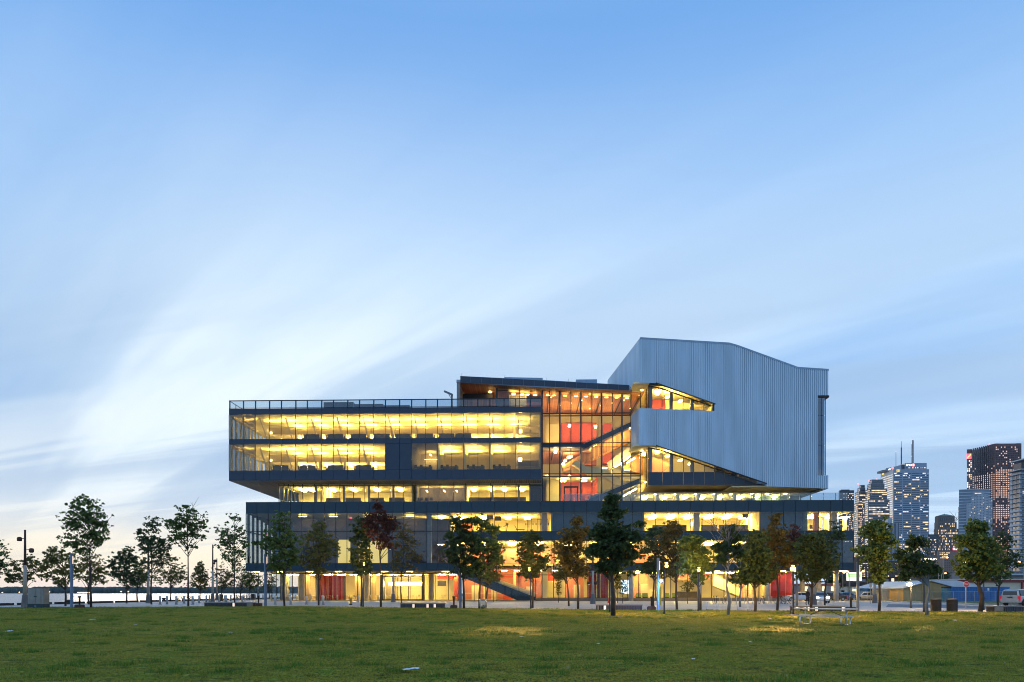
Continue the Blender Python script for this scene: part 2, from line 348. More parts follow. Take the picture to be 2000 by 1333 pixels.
for c in range(3, 23, 2):
    for za, zb in ((zb1, zt1), (zb2, zt2)):
        if za == zb2 and 11 < c < 15: continue
        b.box(cu[c] + 1.2, cu[c] + 1.6, 8.2, 8.58, za, zb, 'tan_beam')
for pxp in (803.8, 854.3, 905.5, 956.6, 1007.4):
    b.box(U(pxp) - .06, U(pxp) + .06, .3, 8.5, zb2, zt2, 'cream_wall')
b.box(U(803.8), U(1007), 8.3, 8.55, zb2, zt2 - 1.2, 'tan_beam')
b.box(cu[12] + .02, cu[14] - .08, .6, .7, zb2, zt2, 'dim_wall'); b.box(cu[12] + .02, cu[12] + .12, .7, 14.5, zb2, zt2, 'cream_wall')
OB = b.obj('office_block', BO)
mg = MB()
for i, u in enumerate(cu):
    w = .035
    uu = min(max(u, uL + w), uR - w)
    mg.box(uu - w, uu + w, -.05, .10, zb1, zt1, 'frame')
    if not 12 < i < 14: mg.box(uu - w, uu + w, -.05, .10, zb2, zt2, 'frame')
for za, zb in ((zt1, zf1 - .04), (zt2, zb1), (zb0 + .06, zb2)): mg.box(uL + .1, uR - .1, .103, .117, za + .01, zb - .01, 'joint')
mg.obj('mullion_grid', OB, kind='stuff')
for i in range(24):
    a, c = cu[i] + .04, cu[i + 1] - .04
    dim = i < 2 or i > 21  # bays that read dim: their shade is put into darker glass
    pane(OB, a, c, .02, zb1, zt1, 'glass_dim' if dim else 'glass')
    if i in (12, 13): panel(OB, cu[i], cu[i + 1], -.03, .1, zb2, zt2)
    else: pane(OB, a, c, .02, zb2, zt2, 'glass_dim' if dim or i in (14, 15) else 'glass')
    panel(OB, cu[i], cu[i + 1], -.04, .1, zt1, zf1)
    panel(OB, cu[i], cu[i + 1], -.04, .1, zt2, zb1)
    panel(OB, cu[i], cu[i + 1], -.04, .1, zb0, zb2)
b = MB()
b.box(uL, uL + .09, .12, DEP, zt1, zf1, 'cladding'); b.box(uL, uL + .09, .12, DEP, zt2, zb1, 'cladding'); b.box(uL, uL + .09, .12, DEP, zb0 + .06, zb2, 'cladding')
b.box(uR - .09, uR, .12, DEP, zb0 + .06, zf1 - .03, 'cladding'); b.box(uL, uR, DEP, DEP + .1, zb0 + .06, zf1 - .03, 'cladding')
b.obj('side_wall', OB)
for za, zb in ((zb1, zt1), (zb2, zt2)):
    for k in range(6):
        p = MB(); p.box(0, .03, 0, 2.2, 0, zb - za - .01, 'glass'); p.obj('window_pane', OB, loc=(uL + .03, .3 + k * 2.25, za))
for c in range(2, 23, 2):
    for za, zb in ((zb1, zt1), (zb2, zt2)):
        if za == zb2 and c > 11: continue
        x = MB(); x.bar((cu[c] + .35, 1.0, zb - .35), (cu[c] + .5, 4.6, za), .16, .16, 'brace'); x.obj('diagonal_brace', OB)
for k, c in enumerate(range(3, 22, 2)):
    um = (cu[c] + cu[c + 2]) / 2
    light(OB, um, 7.3, zt1 - .62, 1.7, .36, .06, 'lamp_up'); light(OB, um, 3.6, zt1 - 1.15, 2.2, .30, .05, 'lamp_up'); light(OB, um, 12.2, zt1 - 1.9, 2.0, .25, .06, 'lamp_up'); light(OB, um - .6, 11.0, zt1 - 1.5, .14, 2.6, .07, 'lamp_spot')  # the row nearest the windows is added fill to even out the ceiling
    if c < 11: light(OB, um, 7.3, zt2 - .62, 1.7, .36, .06, 'lamp_up'); light(OB, um, 3.6, zt2 - 1.15, 2.2, .30, .05, 'lamp_up'); light(OB, um, 12.2, zt2 - 1.9, 2.0, .25, .06, 'lamp_up'); light(OB, um - .4, 11.0, zt2 - 1.5, .14, 2.6, .07, 'lamp_spot')  # same added fill row by the windows of the lower storey
    elif c >= 15: light(OB, um + 1.0, 6.2, zt2 - .6, 2.4, .3, .06, 'lamp_up'); light(OB, um + 1.0, 3.4, zt2 - 1.15, 1.8, .26, .05, 'lamp_up')  # second uplight of each meeting room is added fill
light(OB, (cu[11] + cu[12]) / 2, 7.3, zt2 - .62, 1.7, .3, .06, 'lamp_up')
for za, zb in ((zb1, zt1), (zb2, zt2)):
    light(OB, U(470), 3.0, zb - .8, 1.6, .10, .06, 'lamp_up'); light(OB, U(515), 4.0, zb - .75, 2.0, .15, .06, 'lamp_up'); light(OB, U(1030), 4.0, zb - .8, 1.8, .08, .06, 'lamp_up')  # uplights in the left bays are added to brighten them
    light(OB, U(480), 9.5, za + 1.0, .25, .25, .5, 'lamp_spot'); light(OB, U(527, 8), 10, zb - .9, .2, 3.0, .07, 'lamp_spot')
    light(OB, U(1016, 5), 6.0, zb - 1.5, .5, .3, .5, 'lamp_spot')
light(OB, (cu[14] + cu[16]) / 2, 6.5, zt2 - .55, .15, 1.2, .06, 'lamp_spot'); light(OB, (cu[14] + cu[16]) / 2, 8.0, zt2 - 1.0, 2.4, .1, .05, 'lamp_soft')
# terrace railing on the office block
rail = MB()
zr0 = zf1 + .05
rail.box(uL, uR, .0, .08, zr - .14, zr, 'frame'); rail.box(uL, uR, 0, .08, zr0, zr0 + .07, 'frame')
rail.box(uL, uL + .08, .1, 20, zr - .09, zr, 'frame')
for c in cu: rail.box(min(max(c - .09, uL), uR - .18), min(max(c + .09, uL + .18), uR), .1, .2, zf1, zr - .1, 'frame')
for k in range(1, 9): rail.box(uL + .01, uL + .1, k * 2.4, k * 2.4 + .1, zf1, zr - .1, 'frame')
RL = rail.obj('terrace_railing', BO)
for i in range(24): pane(RL, cu[i] + .07, cu[i + 1] - .07, .03, zr0 + .08, zr - .15, 'glass_rail', .02, 'railing_pane')
b = MB()
b.box(U(632, 14), U(690, 14), 14, 19, zf1 + .01, Z(786, 640, 14), 'cladding_low'); b.box(U(691, 12), U(748, 12), 12, 18, zf1 + .01, Z(789.5, 720, 12), 'cladding')
b.box(U(750, 15), U(800, 15), 15, 20, zf1 + .01, Z(792, 760, 15), 'cladding_low')
b.obj('roof_plant_box', BO)

# ---- recessed storey under the office block
rv = 3.4; ru0 = U(545, rv); zc = zb0; zk = Z(979.5, 700, 0)
zpt_l = Z(981.5, 480); zpod = zk
b = MB()
b.box(ru0, U(1059, rv), 12, 12.2, zpod + .2, zc - .02, 'cream_wall'); b.box(ru0, U(1059, rv), rv + .2, 12, zc - .28, zc - .02, 'cream_ceiling')
for pxp in (627, 805, 812, 910, 1035): b.box(U(pxp, rv) - .08, U(pxp, rv) + .08, rv + .3, 11.9, zpod + .2, zc - .3, 'cream_wall')
b.box(U(813, rv), U(909, rv), 6.5, 6.7, zpod + .2, zc - .3, 'dim_wall')
b.box(U(1036, rv), U(1058, rv), 6.5, 6.7, zpod + .2, zc - .3, 'dim_wall')
b.box(ru0 + .1, ru0 + .3, rv + .3, 12, zpod + .2, zpod + .8, 'cladding_low')
for k in range(5): b.box(ru0 + .1, ru0 + .28, rv + 1.2 + k * 1.8, rv + 1.6 + k * 1.8, zpod + .8, zc - .3, 'frame')
RF = b.obj('recessed_storey', BO)
rc = [545, 555, 563.4, 573.6, 590.6, 614, 627, 641, 664, 690.5, 712.7, 739, 762, 787.5, 805, 812, 836.4, 859.6, 885.5, 909, 935.5, 958.4, 985, 1008, 1034.5, 1058.5]
rcu = [U(c, rv) for c in rc]; mg = MB()
for u in rcu: mg.box(u - .04, u + .04, rv - .06, rv + .08, zpod, zc - .02, 'frame')
mg.box(rcu[0], rcu[-1], rv - .05, rv + .07, zc - .34, zc - .25, 'frame')
for pxp in (612, 667, 716, 764, 958.5, 1010): mg.box(U(pxp, rv) + .1, U(pxp, rv) + .42, rv + .5, rv + .8, zpod, zc - .3, 'grey_column')
mg.obj('mullion_grid', RF, kind='stuff')
for i in range(len(rcu) - 1):
    if rcu[i + 1] - rcu[i] < .6: continue
    pane(RF, rcu[i] + .045, rcu[i + 1] - .045, rv, zpod, zc - .35, 'glass_dim' if 814 < rc[i] + 5 < 905 or rc[i] > 1030 else 'glass')  # dim rooms get their shade from the darker glass
for pxp in (590, 608, 648, 690, 735, 780, 925, 960, 985, 1020):
    light(RF, U(pxp, 7), 7.4, zc - .5, .5, 2.6, .06)
for pxp in (834, 868, 892): light(RF, U(pxp, 5.2), 5.3, zc - 1.0, .12, 1.6, .06, 'lamp_spot')

# ---- podium: two storeys of glass over the ground floor
q0, q1 = U(480), U(1668); NP = 53; pit = (q1 - q0) / NP
qu = [q0 + i * pit for i in range(NP + 1)]
def pcol(px): return min(NP, max(0, round((U(px) - q0) / pit)))
zp = [Z(y, 480) for y in (981.0, 1003.2, 1039.0, 1057.5, 1100.3, 1115.7)]   # parapet top, head A, sill A, head B, sill B, soffit
PD = 26.0
b = MB()
b.box(q0 + .1, q1 - .1, .14, 40, zp[1], zp[0] - .05, 'cream_ceiling'); b.box(q0 + .08, q1 - .08, .12, 40.1, zp[0] - .045, zp[0], 'roof')
cA = pcol(880); uA = qu[cA]
b.box(uA, q1 - .1, .14, PD, zp[3], zp[2], 'cream_ceiling')
b.box(q0 + .1, qu[pcol(905)], .14, PD, zp[5] + .05, zp[4], 'floor_in'); b.box(qu[pcol(1150)], q1 - .1, .14, PD, zp[5] + .05, zp[4], 'floor_in')
b.box(q0 + .1, qu[pcol(905)], .12, PD, zp[5], zp[5] + .045, 'soffit_boards'); b.box(qu[pcol(1150)], q1 - .1, .12, PD, zp[5], zp[5] + .045, 'soffit_boards')
# left double-height hall: dark inner wall, slotted south wall
b.box(U(572, 4), U(880, 4), 4.0, 4.3, zp[4], zp[1] - .5, 'purple_wall')
b.box(U(536, 4), U(572, 4), 4.0, 4.3, zp[4], zp[1] - 1.9, 'blind')
b.box(U(836, 2), U(844, 2), 1.2, 1.9, zp[4], zp[1], 'concrete')
b.box(U(845, 4), U(880, 4), 3.6, 3.9, zp[4], zp[3] - .8, 'purple_wall'); b.box(U(845, 4), U(880, 4), 6, 6.2, zp[3] + .2, zp[1], 'cream_wall')
for k in range(12):
    top = zp[1] - .15 - k * .20
    b.box(q0 + .12, q0 + .19, 1.2 + .95 + k * 1.78 - 1.02 - .85, 1.2 + .95 + k * 1.78 - 1.02, zp[4], zp[1], 'cladding_low')
    b.box(q0 + .125, q0 + .18, .13 + k * 1.78 + .0 + .15, 1.13 + k * 1.78 + .9, top, zp[1], 'cladding_low')
b.box(q0 + .11, q0 + .20, .3, 22, zp[2] - .12, zp[2] + .04, 'cladding_low')
b.box(q0 + .5, U(536, 24), 24, 24.2, zp[4], zp[4] + .9, 'cladding_low')
# rooms to the right of it
for za, zb in ((zp[2], zp[1]), (zp[4], zp[3])):
    b.box(uA + .2, q1 - .4, 12, 12.3, za, zb, 'cream_wall')
b.box(uA + .1, uA + .25, .3, 12, zp[2], zp[1], 'cream_wall'); b.box(qu[pcol(1080)] - .1, qu[pcol(1080)] + .1, .3, 12, zp[2], zp[1], 'cream_wall')
b.box(qu[pcol(1080)] + .12, qu[pcol(1259)] - .12, 1.1, 1.2, zp[2], zp[1], 'blind')
b.box(qu[pcol(1259)] - .1, qu[pcol(1259)] + .1, .3, 12, zp[2], zp[1], 'cream_wall'); b.box(qu[pcol(1484)] - .1, qu[pcol(1484)] + .1, .3, 12, zp[2], zp[1], 'cream_wall')
b.box(qu[pcol(1484)] + .12, qu[pcol(1575)] - .12, 1.1, 1.2, zp[2], zp[1], 'blind'); b.box(qu[pcol(1575)] - .1, qu[pcol(1575)] + .1, .3, 12, zp[2], zp[1], 'cream_wall')
b.box(qu[pcol(1484)] + .12, q1 - 1.2, 1.1, 1.2, zp[4], zp[3], 'blind')
for pxp in (1063, 1360, 1500, 1628): b.box(U(pxp, 1.6) - .45, U(pxp, 1.6) + .45, 1.3, 2.2, zp[2], zp[1], 'concrete')
for pxp in (1600, 1612, 1648): b.box(U(pxp, 5), U(pxp, 5) + .5, 5, 5.5, zp[2], zp[1] - .5, 'tan_beam')
b.box(U(1575, 1.5) + 1.2, U(1575, 1.5) + 1.9, 1.4, 1.9, zp[2], zp[1], 'salmon_wall')
for pa, pb in ((975, 1060), (1075, 1085), (1215, 1290)): b.box(U(pa, 6), U(pb, 6), 6, 6.3, zp[4], zp[3] - .9, 'salmon_wall')
b.box(U(925, 7), U(975, 7), 7, 7.2, zp[4], zp[3] - 1.5, 'red_wall'); b.box(U(895, 5), U(925, 5), 5, 5.2, zp[2], zp[1] - 1.2, 'salmon_wall')
PO = b.obj('podium', BO)
mg = MB()
c905, c1150 = pcol(905), pcol(1150)
for i, u in enumerate(qu):
    uu = min(max(u, q0 + .04), q1 - .04)
    mg.box(uu - .035, uu + .035, -.06, .1, zp[2], zp[1], 'frame'); mg.box(uu - .035, uu + .035, -.06, .1, zp[4], zp[3] if i > cA else zp[2], 'frame')
mg.box(q0, uA, -.05, .1, zp[2] - .06, zp[2] + .06, 'frame')
for ua_, ub_, za, zb in ((q0 + .12, q1 - .12, zp[1], zp[0] - .06), (uA, q1 - .12, zp[3], zp[2]), (q0 + .12, qu[c905], zp[5] + .06, zp[4]), (qu[c1150], q1 - .12, zp[5] + .06, zp[4])): mg.box(ua_, ub_, .123, .136, za + .01, zb - .01, 'joint')
mg.obj('mullion_grid', PO, kind='stuff')
lit = lambda i: pcol(880) <= i < pcol(1080) or pcol(1259) <= i < pcol(1484) or i >= pcol(1575)
for i in range(NP):
    a, c = qu[i] + .04, qu[i + 1] - .04
    panel(PO, qu[i], qu[i + 1], -.04, .12, zp[1], zp[0], 'cladding_low')
    pane(PO, a, c, .02, zp[2] + .06, zp[1], 'glass' if lit(i) else 'glass_pod')
    if i < cA: pane(PO, a, c, .02, zp[4], zp[2] - .06, 'glass_pod')
    else:
        panel(PO, qu[i], qu[i + 1], -.04, .12, zp[3], zp[2], 'cladding_low')
        pane(PO, a, c, .02, zp[4], zp[3], 'glass' if i < pcol(1484) else 'glass_pod')
    if i < c905 or i >= c1150: panel(PO, qu[i], qu[i + 1], -.04, .12, zp[5], zp[4], 'cladding_low')
b = MB()
b.box(q0, q0 + .1, .13, 40, zp[1], zp[0] - .05, 'cladding_low'); b.box(q0, q0 + .1, .13, PD, zp[5] + .05, zp[4], 'cladding_low')
b.box(q1 - .1, q1, .13, 40, zp[1], zp[0] - .05, 'cladding_low'); b.box(q1 - .1, q1, .13, PD, zp[5] + .05, zp[4], 'cladding_low'); b.box(q1 - .1, q1, .13, PD, zp[3], zp[2], 'cladding_low')
b.box(U(572, 26), q1, PD + .05, PD + .3, zp[5] + .05, zp[1], 'cladding_low'); b.box(q0, q1, 40.15, 40.4, zp[1], zp[0], 'cladding_low')
b.obj('side_wall', PO)
for za, zb in ((zp[2] + .06, zp[1]), (zp[4], zp[2] - .06)):
    for k in range(10):
        p = MB(); p.box(0, .03, 0, 1.74, 0, zb - za - .01, 'glass'); p.obj('window_pane', PO, loc=(q0 + .04, .14 + k * 1.78, za))
for pxp in (900, 945, 992, 1030, 1275, 1310, 1345, 1385, 1420, 1455, 1590, 1625, 1650): light(PO, U(pxp, 5), 5.4, zp[1] - .35, .9, 2.6, .06)
for pxp in (862, 900, 950, 1000, 1050, 1110, 1170, 1230, 1290, 1340, 1385, 1430, 1465): light(PO, U(pxp, 5), 5.0, zp[3] - .35, 1.0, 2.0, .06)
light(PO, U(862, 5), 5.2, zp[1] - .4, .6, 1.0, .06)
em('doorway_glow', WARM, 1.0, (0.8, 0.7, 0.4))
b = MB(); b.box(U(660, 3.9), U(684, 3.9), 3.90, 3.98, zp[4] + .02, zp[2] - 1.0, 'doorway_glow'); b.box(U(700, 3.9), U(757, 3.9), 3.90, 3.98, zp[4] + .02, zp[2] - 1.2, 'doorway_glow')  # opaque panels whose glow stands in for the lit space behind
b.obj('lit_doorway', PO)
for i, pxp in enumerate((590, 650, 720, 800)): light(PO, U(pxp, 2), 2.3, zp[1] - .25, 1.2, .14, .05, 'lamp_soft')
for pxp, py in ((683, 1011), (519, 1046)):
    b = MB(); b.box(-.18, .18, 0, .08, -.12, .12, 'exit_red'); b.obj('exit_sign', PO, loc=(U(pxp, 2), 2.6, Z(py, pxp, 2)))
# ---- ground floor, left: recessed glass with cafe behind
gv = 7.0; g0 = U(531, gv); zg = zp[5]; G0 = .12
gc = [531, 539.5, 548, 571, 597, 622, 647.5, 672.7, 698.3, 723.8, 750.5, 777, 801, 828, 850, 876, 895]
gu = [U(c, gv) for c in gc]
b = MB()
b.box(g0, U(1046, gv), gv - .3, 24, -.1, G0, 'floor_in')
b.box(g0, U(900, 20), 20, 20.3, G0, zg, 'cream_wall'); b.box(g0 + .1, U(900, gv), gv + .2, 20, zg - .25, zg - .01, 'cream_ceiling')
for pxp, w in ((553, .8), (589, 1.0), (620, .8), (716, .9), (842, 1.0)):
    pts = [(U(pxp, gv + 1) + w / 2 * math.cos(a * math.pi / 8), gv + 1.2 + w / 2 * math.sin(a * math.pi / 8)) for a in range(16)]
    b.prism(pts, 'z', G0, zg - .26, 'concrete')
b.box(U(600, 13), U(640, 13), 13, 13.2, G0, zg - .3, 'dim_wall')
b.box(U(855, 14), U(895, 14), 13.5, 13.8, zg - 1.1, zg - .3, 'red_wall'); b.box(U(887, 11), U(899, 11), 11, 11.3, G0, zg - .3, 'red_wall')
GF = b.obj('ground_floor', BO)
mg = MB()
for u in gu: mg.box(u - .05, u + .05, gv - .06, gv + .1, G0, zg - .01, 'frame')
mg.box(gu[0], gu[-1], gv - .05, gv + .09, zg - .26, zg - .16, 'frame')
for u in (gu[10], gu[13]): mg.box(u - .14, u + .14, gv - 1.6, gv - .1, G0, zg - .4, 'frame')
mg.box(gu[10], gu[13], gv - 1.6, gv - .1, zg - .8, zg - .62, 'frame'); mg.box(gu[10], gu[13], gv - 1.6, gv - 1.4, G0, G0 + .14, 'frame')
mg.box(gu[10], gu[13], gv - 1.6, gv - .1, zg - .40, zg - .25, 'frame')
for u in (gu[11], gu[12]): mg.box(u - .06, u + .06, gv - 1.62, gv - 1.5, G0 + .14, zg - .4, 'frame')
mg.obj('mullion_grid', GF, kind='stuff')
for i in range(len(gu) - 1): pane(GF, gu[i] + .055, gu[i + 1] - .055, gv, G0, zg - .27, 'glass_pod' if i < 3 else 'glass')
for i in range(10, 13): pane(GF, gu[i] + .15, gu[i + 1] - .1, gv - 1.56, G0 + .15, zg - .82)
for i, pxp in enumerate((624, 634, 644, 654, 664)):
    b = MB(); n = 10
    for k in range(n):
        x0 = -.52 + 1.04 * k / n; b.box(x0, x0 + .085, -.05 + .06 * (k % 2), .03 + .06 * (k % 2), 0, zg - .5 - G0, 'red_curtain')
    b.obj('red_curtain', GF, loc=(U(pxp + 5, gv + 2.2), gv + 2.4, G0))
for i, pxp in enumerate((560, 600, 700, 730, 760)):
    b = MB()
    for k in range(6): b.box(-.5 + k * .16, -.37 + k * .16, -.04 + .05 * (k % 2), .02 + .05 * (k % 2), 0, zg - .4 - G0, 'curtain')
    b.obj('cream_curtain', GF, loc=(U(pxp, gv + 4), gv + 4, G0))
for pxp in (566, 585, 612, 640, 665, 690, 715, 742, 768, 794, 820, 862, 884):
    light(GF, U(pxp, 10), 10.5, zg - .34, 1.4, .5, .05)
for k, pxp in enumerate((764, 775, 786, 797, 808, 819)): light(GF, U(pxp, 11.5), 11.6 + (k % 2), zg - 1.9, .8, .5, .55, 'lamp_spot')
for pxp in (500, 545, 605, 660, 705, 750, 800, 870): light(GF, U(pxp, 3), 3.2, zg - .03, .9, .35, .03, 'lamp_office')
b = MB(); b.box(-.75, .75, 0, .1, -.45, .45, 'dark'); b.obj('wall_screen', GF, loc=(U(863, 13), 12.9, Z(1140, 863, 13)))
# ---- ground floor, middle and right: stair hall, red walls, lobby
hv = 3.0
zs = Z(1168.5, 1200, hv)
b = MB()
b.box(U(905, 16), U(1545, 16), 16, 16.3, 0.0, zp[4], 'cream_wall')
b.box(U(1046, hv), U(1548, hv), hv - .25, 16, -.1, zs, 'plinth')
b.box(U(893, .9), U(1046, .9), .5, 16, -.08, .16, 'floor_in')
b.box(U(905, 9), U(1058, 9), 9, 9.3, .2, zg + .6, 'salmon_wall'); b.box(U(1020, 8), U(1056, 8), 8, 8.3, .2, zg - .4, 'salmon_wall')
b.box(U(1059, 5), U(1069, 5), 5, 6, zs, zg + .2, 'cream_wall'); b.box(U(1070, 10), U(1092, 10), 10, 10.2, zg - 1.4, zg, 'red_wall')
b.box(U(1105, 8), U(1140, 8), 8, 8.3, zs, zg, 'salmon_wall'); b.box(U(1232, 9), U(1265, 9), 9, 9.3, zs, zg, 'salmon_wall')
b.box(U(1325, 10), U(1385, 10), 10, 10.3, zg - 1.3, zg, 'salmon_wall')
b.box(U(1150, hv), U(1548, hv), hv + .2, 16, zg - .06, zg - .005, 'cream_ceiling')
b.box(U(1240, 15), U(1440, 15), 14.2, 14.5, zs, zg - .1, 'cream_wall')
for pxp in (1505, 1520, 1535): b.box(U(pxp, hv + 1), U(pxp, hv + 1) + 1.1, hv + .8, hv + 1.0, zs, zg - .1, 'red_curtain')
for k, pxp in enumerate((1448, 1456, 1464, 1472, 1480, 1488)): b.box(U(pxp, 8), U(pxp, 8) + .35, 8, 8.2, zs, zg - .8, ('salmon_wall', 'dim_wall', 'tan_beam')[k % 3])
# lobby stair climbing to the left
b.prism([(U(1395, 9), zg - .1), (U(1470, 9), zs), (U(1450, 9), zs), (U(1395, 9), zg - 2.3)], 'y', 9, 11.5, 'cream_wall')
for pxp, w_, z0_, z1_, m_ in ((922, 1.3, .2, 2.6, 'cream_wall'), (945, .5, .2, zg - .2, 'cream_wall'), (960, 1.0, .2, zg - .2, 'tan_beam'), (983, 1.4, .2, 2.3, 'red_wall'), (1003, .4, .2, zg, 'cream_wall'), (1028, 1.1, .2, 2.4, 'cream_wall'), (1120, 1.1, zs, zs + 2.2, 'cream_wall'), (1250, 1.2, zs, zs + 2.3, 'cream_wall')): b.box(U(pxp, 8.5), U(pxp, 8.5) + w_, 7.7, 7.9, z0_, z1_, m_)
b.box(U(905, 7.5), U(1050, 7.5), 7.45, 7.5, 1.25, 1.32, 'cream_wall'); b.box(U(905, 8.6), U(1050, 8.6), 8.55, 8.65, zg - .9, zg - .6, 'red_wall')
LB = b.obj('lobby', BO)
b = MB()
b.prism([(U(892, .7), Z(1109, 892, .7)), (U(1046, .7), Z(1167, 1046, .7)), (U(1046, .7), Z(1172.5, 1046, .7)), (U(1010, .7), Z(1172.5, 1010, .7)), (U(892, .7), Z(1123, 892, .7))], 'y', .35, 4.5, 'cladding_low')
for k in range(24):
    f = k / 24; px0 = 905 + f * 140
    b.box(U(px0, 2), U(px0, 2) + .5, .6, 4.4, Z(1113 + f * 57, px0, .7), Z(1113 + f * 57, px0, .7) + .3, 'tan_beam')
b.prism([(U(905, 4.7), Z(1105, 905, .7)), (U(1046, 4.7), Z(1158, 1046, .7)), (U(1046, 4.7), Z(1168, 1046, .7)), (U(905, 4.7), Z(1118, 905, .7))], 'y', 4.6, 4.75, 'cream_wall')
b.obj('entrance_stair', LB)
mg = MB()
hu = [U(c, .5) for c in (895, 926.5, 948.5, 970.5, 1013.5, 1036, 1058.5)]
for u in hu: mg.box(u - .04, u + .04, .2, .34, .0, zp[4], 'frame')
mg.box(hu[0], U(1150, .3), .2, .34, zp[5] - .7, zp[5] - .6, 'frame')
lu = [U(c, hv) for c in (1046, 1059, 1081, 1104, 1125, 1147, 1169, 1192, 1225, 1247, 1280, 1310, 1343, 1368, 1390, 1414, 1437, 1460, 1482, 1498, 1523, 1548)]
for u in lu: mg.box(u - .05, u + .05, hv - .08, hv + .08, zs, zg - .01 if u > U(1150) else zp[4], 'frame')
mg.box(U(1150, hv), lu[-1], hv - .06, hv + .06, zg - .2, zg - .1, 'frame')
mg.obj('mullion_grid', LB, kind='stuff')
for i in range(len(hu) - 1): pane(LB, hu[i] + .045, hu[i + 1] - .045, .24, .02, zp[4] - .02)
for i in range(len(lu) - 1): pane(LB, lu[i] + .055, lu[i + 1] - .055, hv, zs, zg - .21 if lu[i] > U(1149, hv) else zp[4])
for pxp in (1232.5, 1366, 1500, 1633):
    p = MB(); rr = .38; p.prism([(rr * math.cos(a * math.pi / 10), rr * math.sin(a * math.pi / 10)) for a in range(20)], 'z', -.05, zg - .01, 'concrete'); p.obj('round_column', BO, True, (U(pxp, 1.4), 1.4, 0))
for pxp in (1567, 1599):
    p = MB(); p.box(-.3, .3, -.3, .3, -.05, zg - .01, 'concrete'); p.obj('square_column', BO, loc=(U(pxp, 14), 14, 0))
for pxp in (915, 940, 985, 1010, 1060, 1085, 1115): light(LB, U(pxp, 6), 6.2, zg + .2, .9, .3, .06)
for pxp in (1205, 1250, 1285, 1320, 1350, 1385, 1405, 1428, 1450, 1475, 1512, 1535): light(LB, U(pxp, 7), 7.2, zg - .14, 1.6, .6, .06)
for pxp in (1250, 1300, 1350, 1400, 1450, 1490, 1530, 1560, 1590, 1620, 1650): light(LB, U(pxp, 1.5), 2.0, zg - .03, 1.0, .35, .03, 'lamp_office')
for pxp, w in ((1153, 7), (1161, 7), (1169, 7), (1177, 7), (1184, 6)):
    b = MB()
    for k in range(6): b.box(-.3 + k * .1, -.21 + k * .1, -.05 + .06 * (k % 2), .02 + .06 * (k % 2), 0, zg - zs - .1, 'red_curtain')
    b.obj('red_curtain', LB, loc=(U(pxp, hv + 1), hv + 1.0 + .3 * abs(pxp - 1168) / 16, zs))
b = MB(); b.box(0, U(1232, 6) - U(1213, 6), 0, .1, 0, Z(1134, 1215, 6) - Z(1160, 1215, 6), 'screen_glow'); b.obj('video_wall', LB, loc=(U(1213, 6), 6, Z(1160, 1215, 6)))
b = MB(); b.box(0, U(1200, 6) - U(1194, 6), 0, .1, 0, Z(1134, 1215, 6) - Z(1160, 1215, 6), 'screen_glow'); b.obj('video_wall', LB, loc=(U(1194, 6), 6.2, Z(1160, 1215, 6)))
# ---- atrium between the office block and the metal hall
av = 5.0; zd = zpod + .02
def q(px, py, v=av): return (U(px, v), Z(py, px, v))
a0, a1 = U(1059.5, av), U(1232, av); a2 = U(1267, 1.0)
zT1, zS1, zS2, zT2 = Z(928, 1150, av), Z(873, 1110, av), Z(866, 1110, av), Z(810, 1150, av)
zTop = Z(757, 1150, av)
sofP = [q(891.5, 747.6, 3.3), q(1060, 757.5, 3.3), q(1235, 764, 3.3)]
def zsof(u): return float(np.interp(u, [p[0] for p in sofP], [p[1] for p in sofP])) - .02
zCe = zsof(U(1150, 6))
b = MB()
b.box(a0, U(1300, 19), 19, 19.3, zd, zTop + 4.5, 'cream_wall')
b.box(a0 - .2, a0 - .02, av + .2, 19, zd, zTop, 'cream_wall')
b.hexa([(U(972, av), av + .1, zsof(U(972, av)) - .03), (a1, av + .1, zsof(a1) - .03), (a1, 6.6, zsof(a1) - .03), (U(972, av), 6.6, zsof(U(972, av)) - .03), (U(972, av), av + .1, zsof(U(972, av)) - .005), (a1, av + .1, zsof(a1) - .005), (a1, 6.6, zsof(a1) - .005), (U(972, av), 6.6, zsof(U(972, av)) - .005)], 'cream_ceiling')
b.box(a0, U(1140, av), av + .1, 5.6, zS1, zS2, 'cladding')
b.box(a0, U(1150, 8), 5.62, 8.0, zS1 - .02, zS2, 'dim_wall'); b.box(a0, U(1150, 13), 8.02, 18.9, zS1 - .25, zS2, 'wood_ceiling')
b.box(a0, U(1165, 9), 9.0, 18.9, zT1 + .25, zT1 + .6, 'cream_ceiling')
for k, pxp in enumerate((1070, 1091, 1132, 1172, 1212, 1245)):
    b.box(U(pxp, 8), U(pxp, 8) + .22, 7.2, 18, zsof(U(pxp, 8)) - .09, zsof(U(pxp, 8)) - .045, 'dark')
for k, pxp in enumerate((1078, 1098)): b.box(U(pxp, 8), U(pxp, 8) + .22, 8.2, 15, zS1 - .30, zS1 - .255, 'dark')
# red rooms
b.box(U(1096, 13), U(1165, 13), 13, 15, Z(868, 1130, 13) - .6, Z(826, 1130, 13), 'red_wall'); b.box(U(1178, 14), U(1198, 14), 14, 15, zS2, Z(828, 1190, 14), 'red_wall')
b.box(U(1095, 13), U(1166, 13), 13, 15, zd + .2, Z(927, 1130, 13), 'red_wall'); b.box(U(1138, 14), U(1165, 14), 14, 15, Z(909, 1150, 14), Z(887, 1150, 14), 'salmon_wall')
b.box(U(1177, 13), U(1196, 13), 13, 15, Z(905, 1180, 13), Z(872, 1180, 13), 'red_wall')
b.box(U(1066, 12), U(1092, 12), 12, 12.3, Z(867, 1080, 12) - .5, Z(830, 1080, 12), 'cream_wall'); b.box(U(1066, 12), U(1092, 12), 12, 12.3, zd, Z(935, 1080, 12), 'cream_wall')
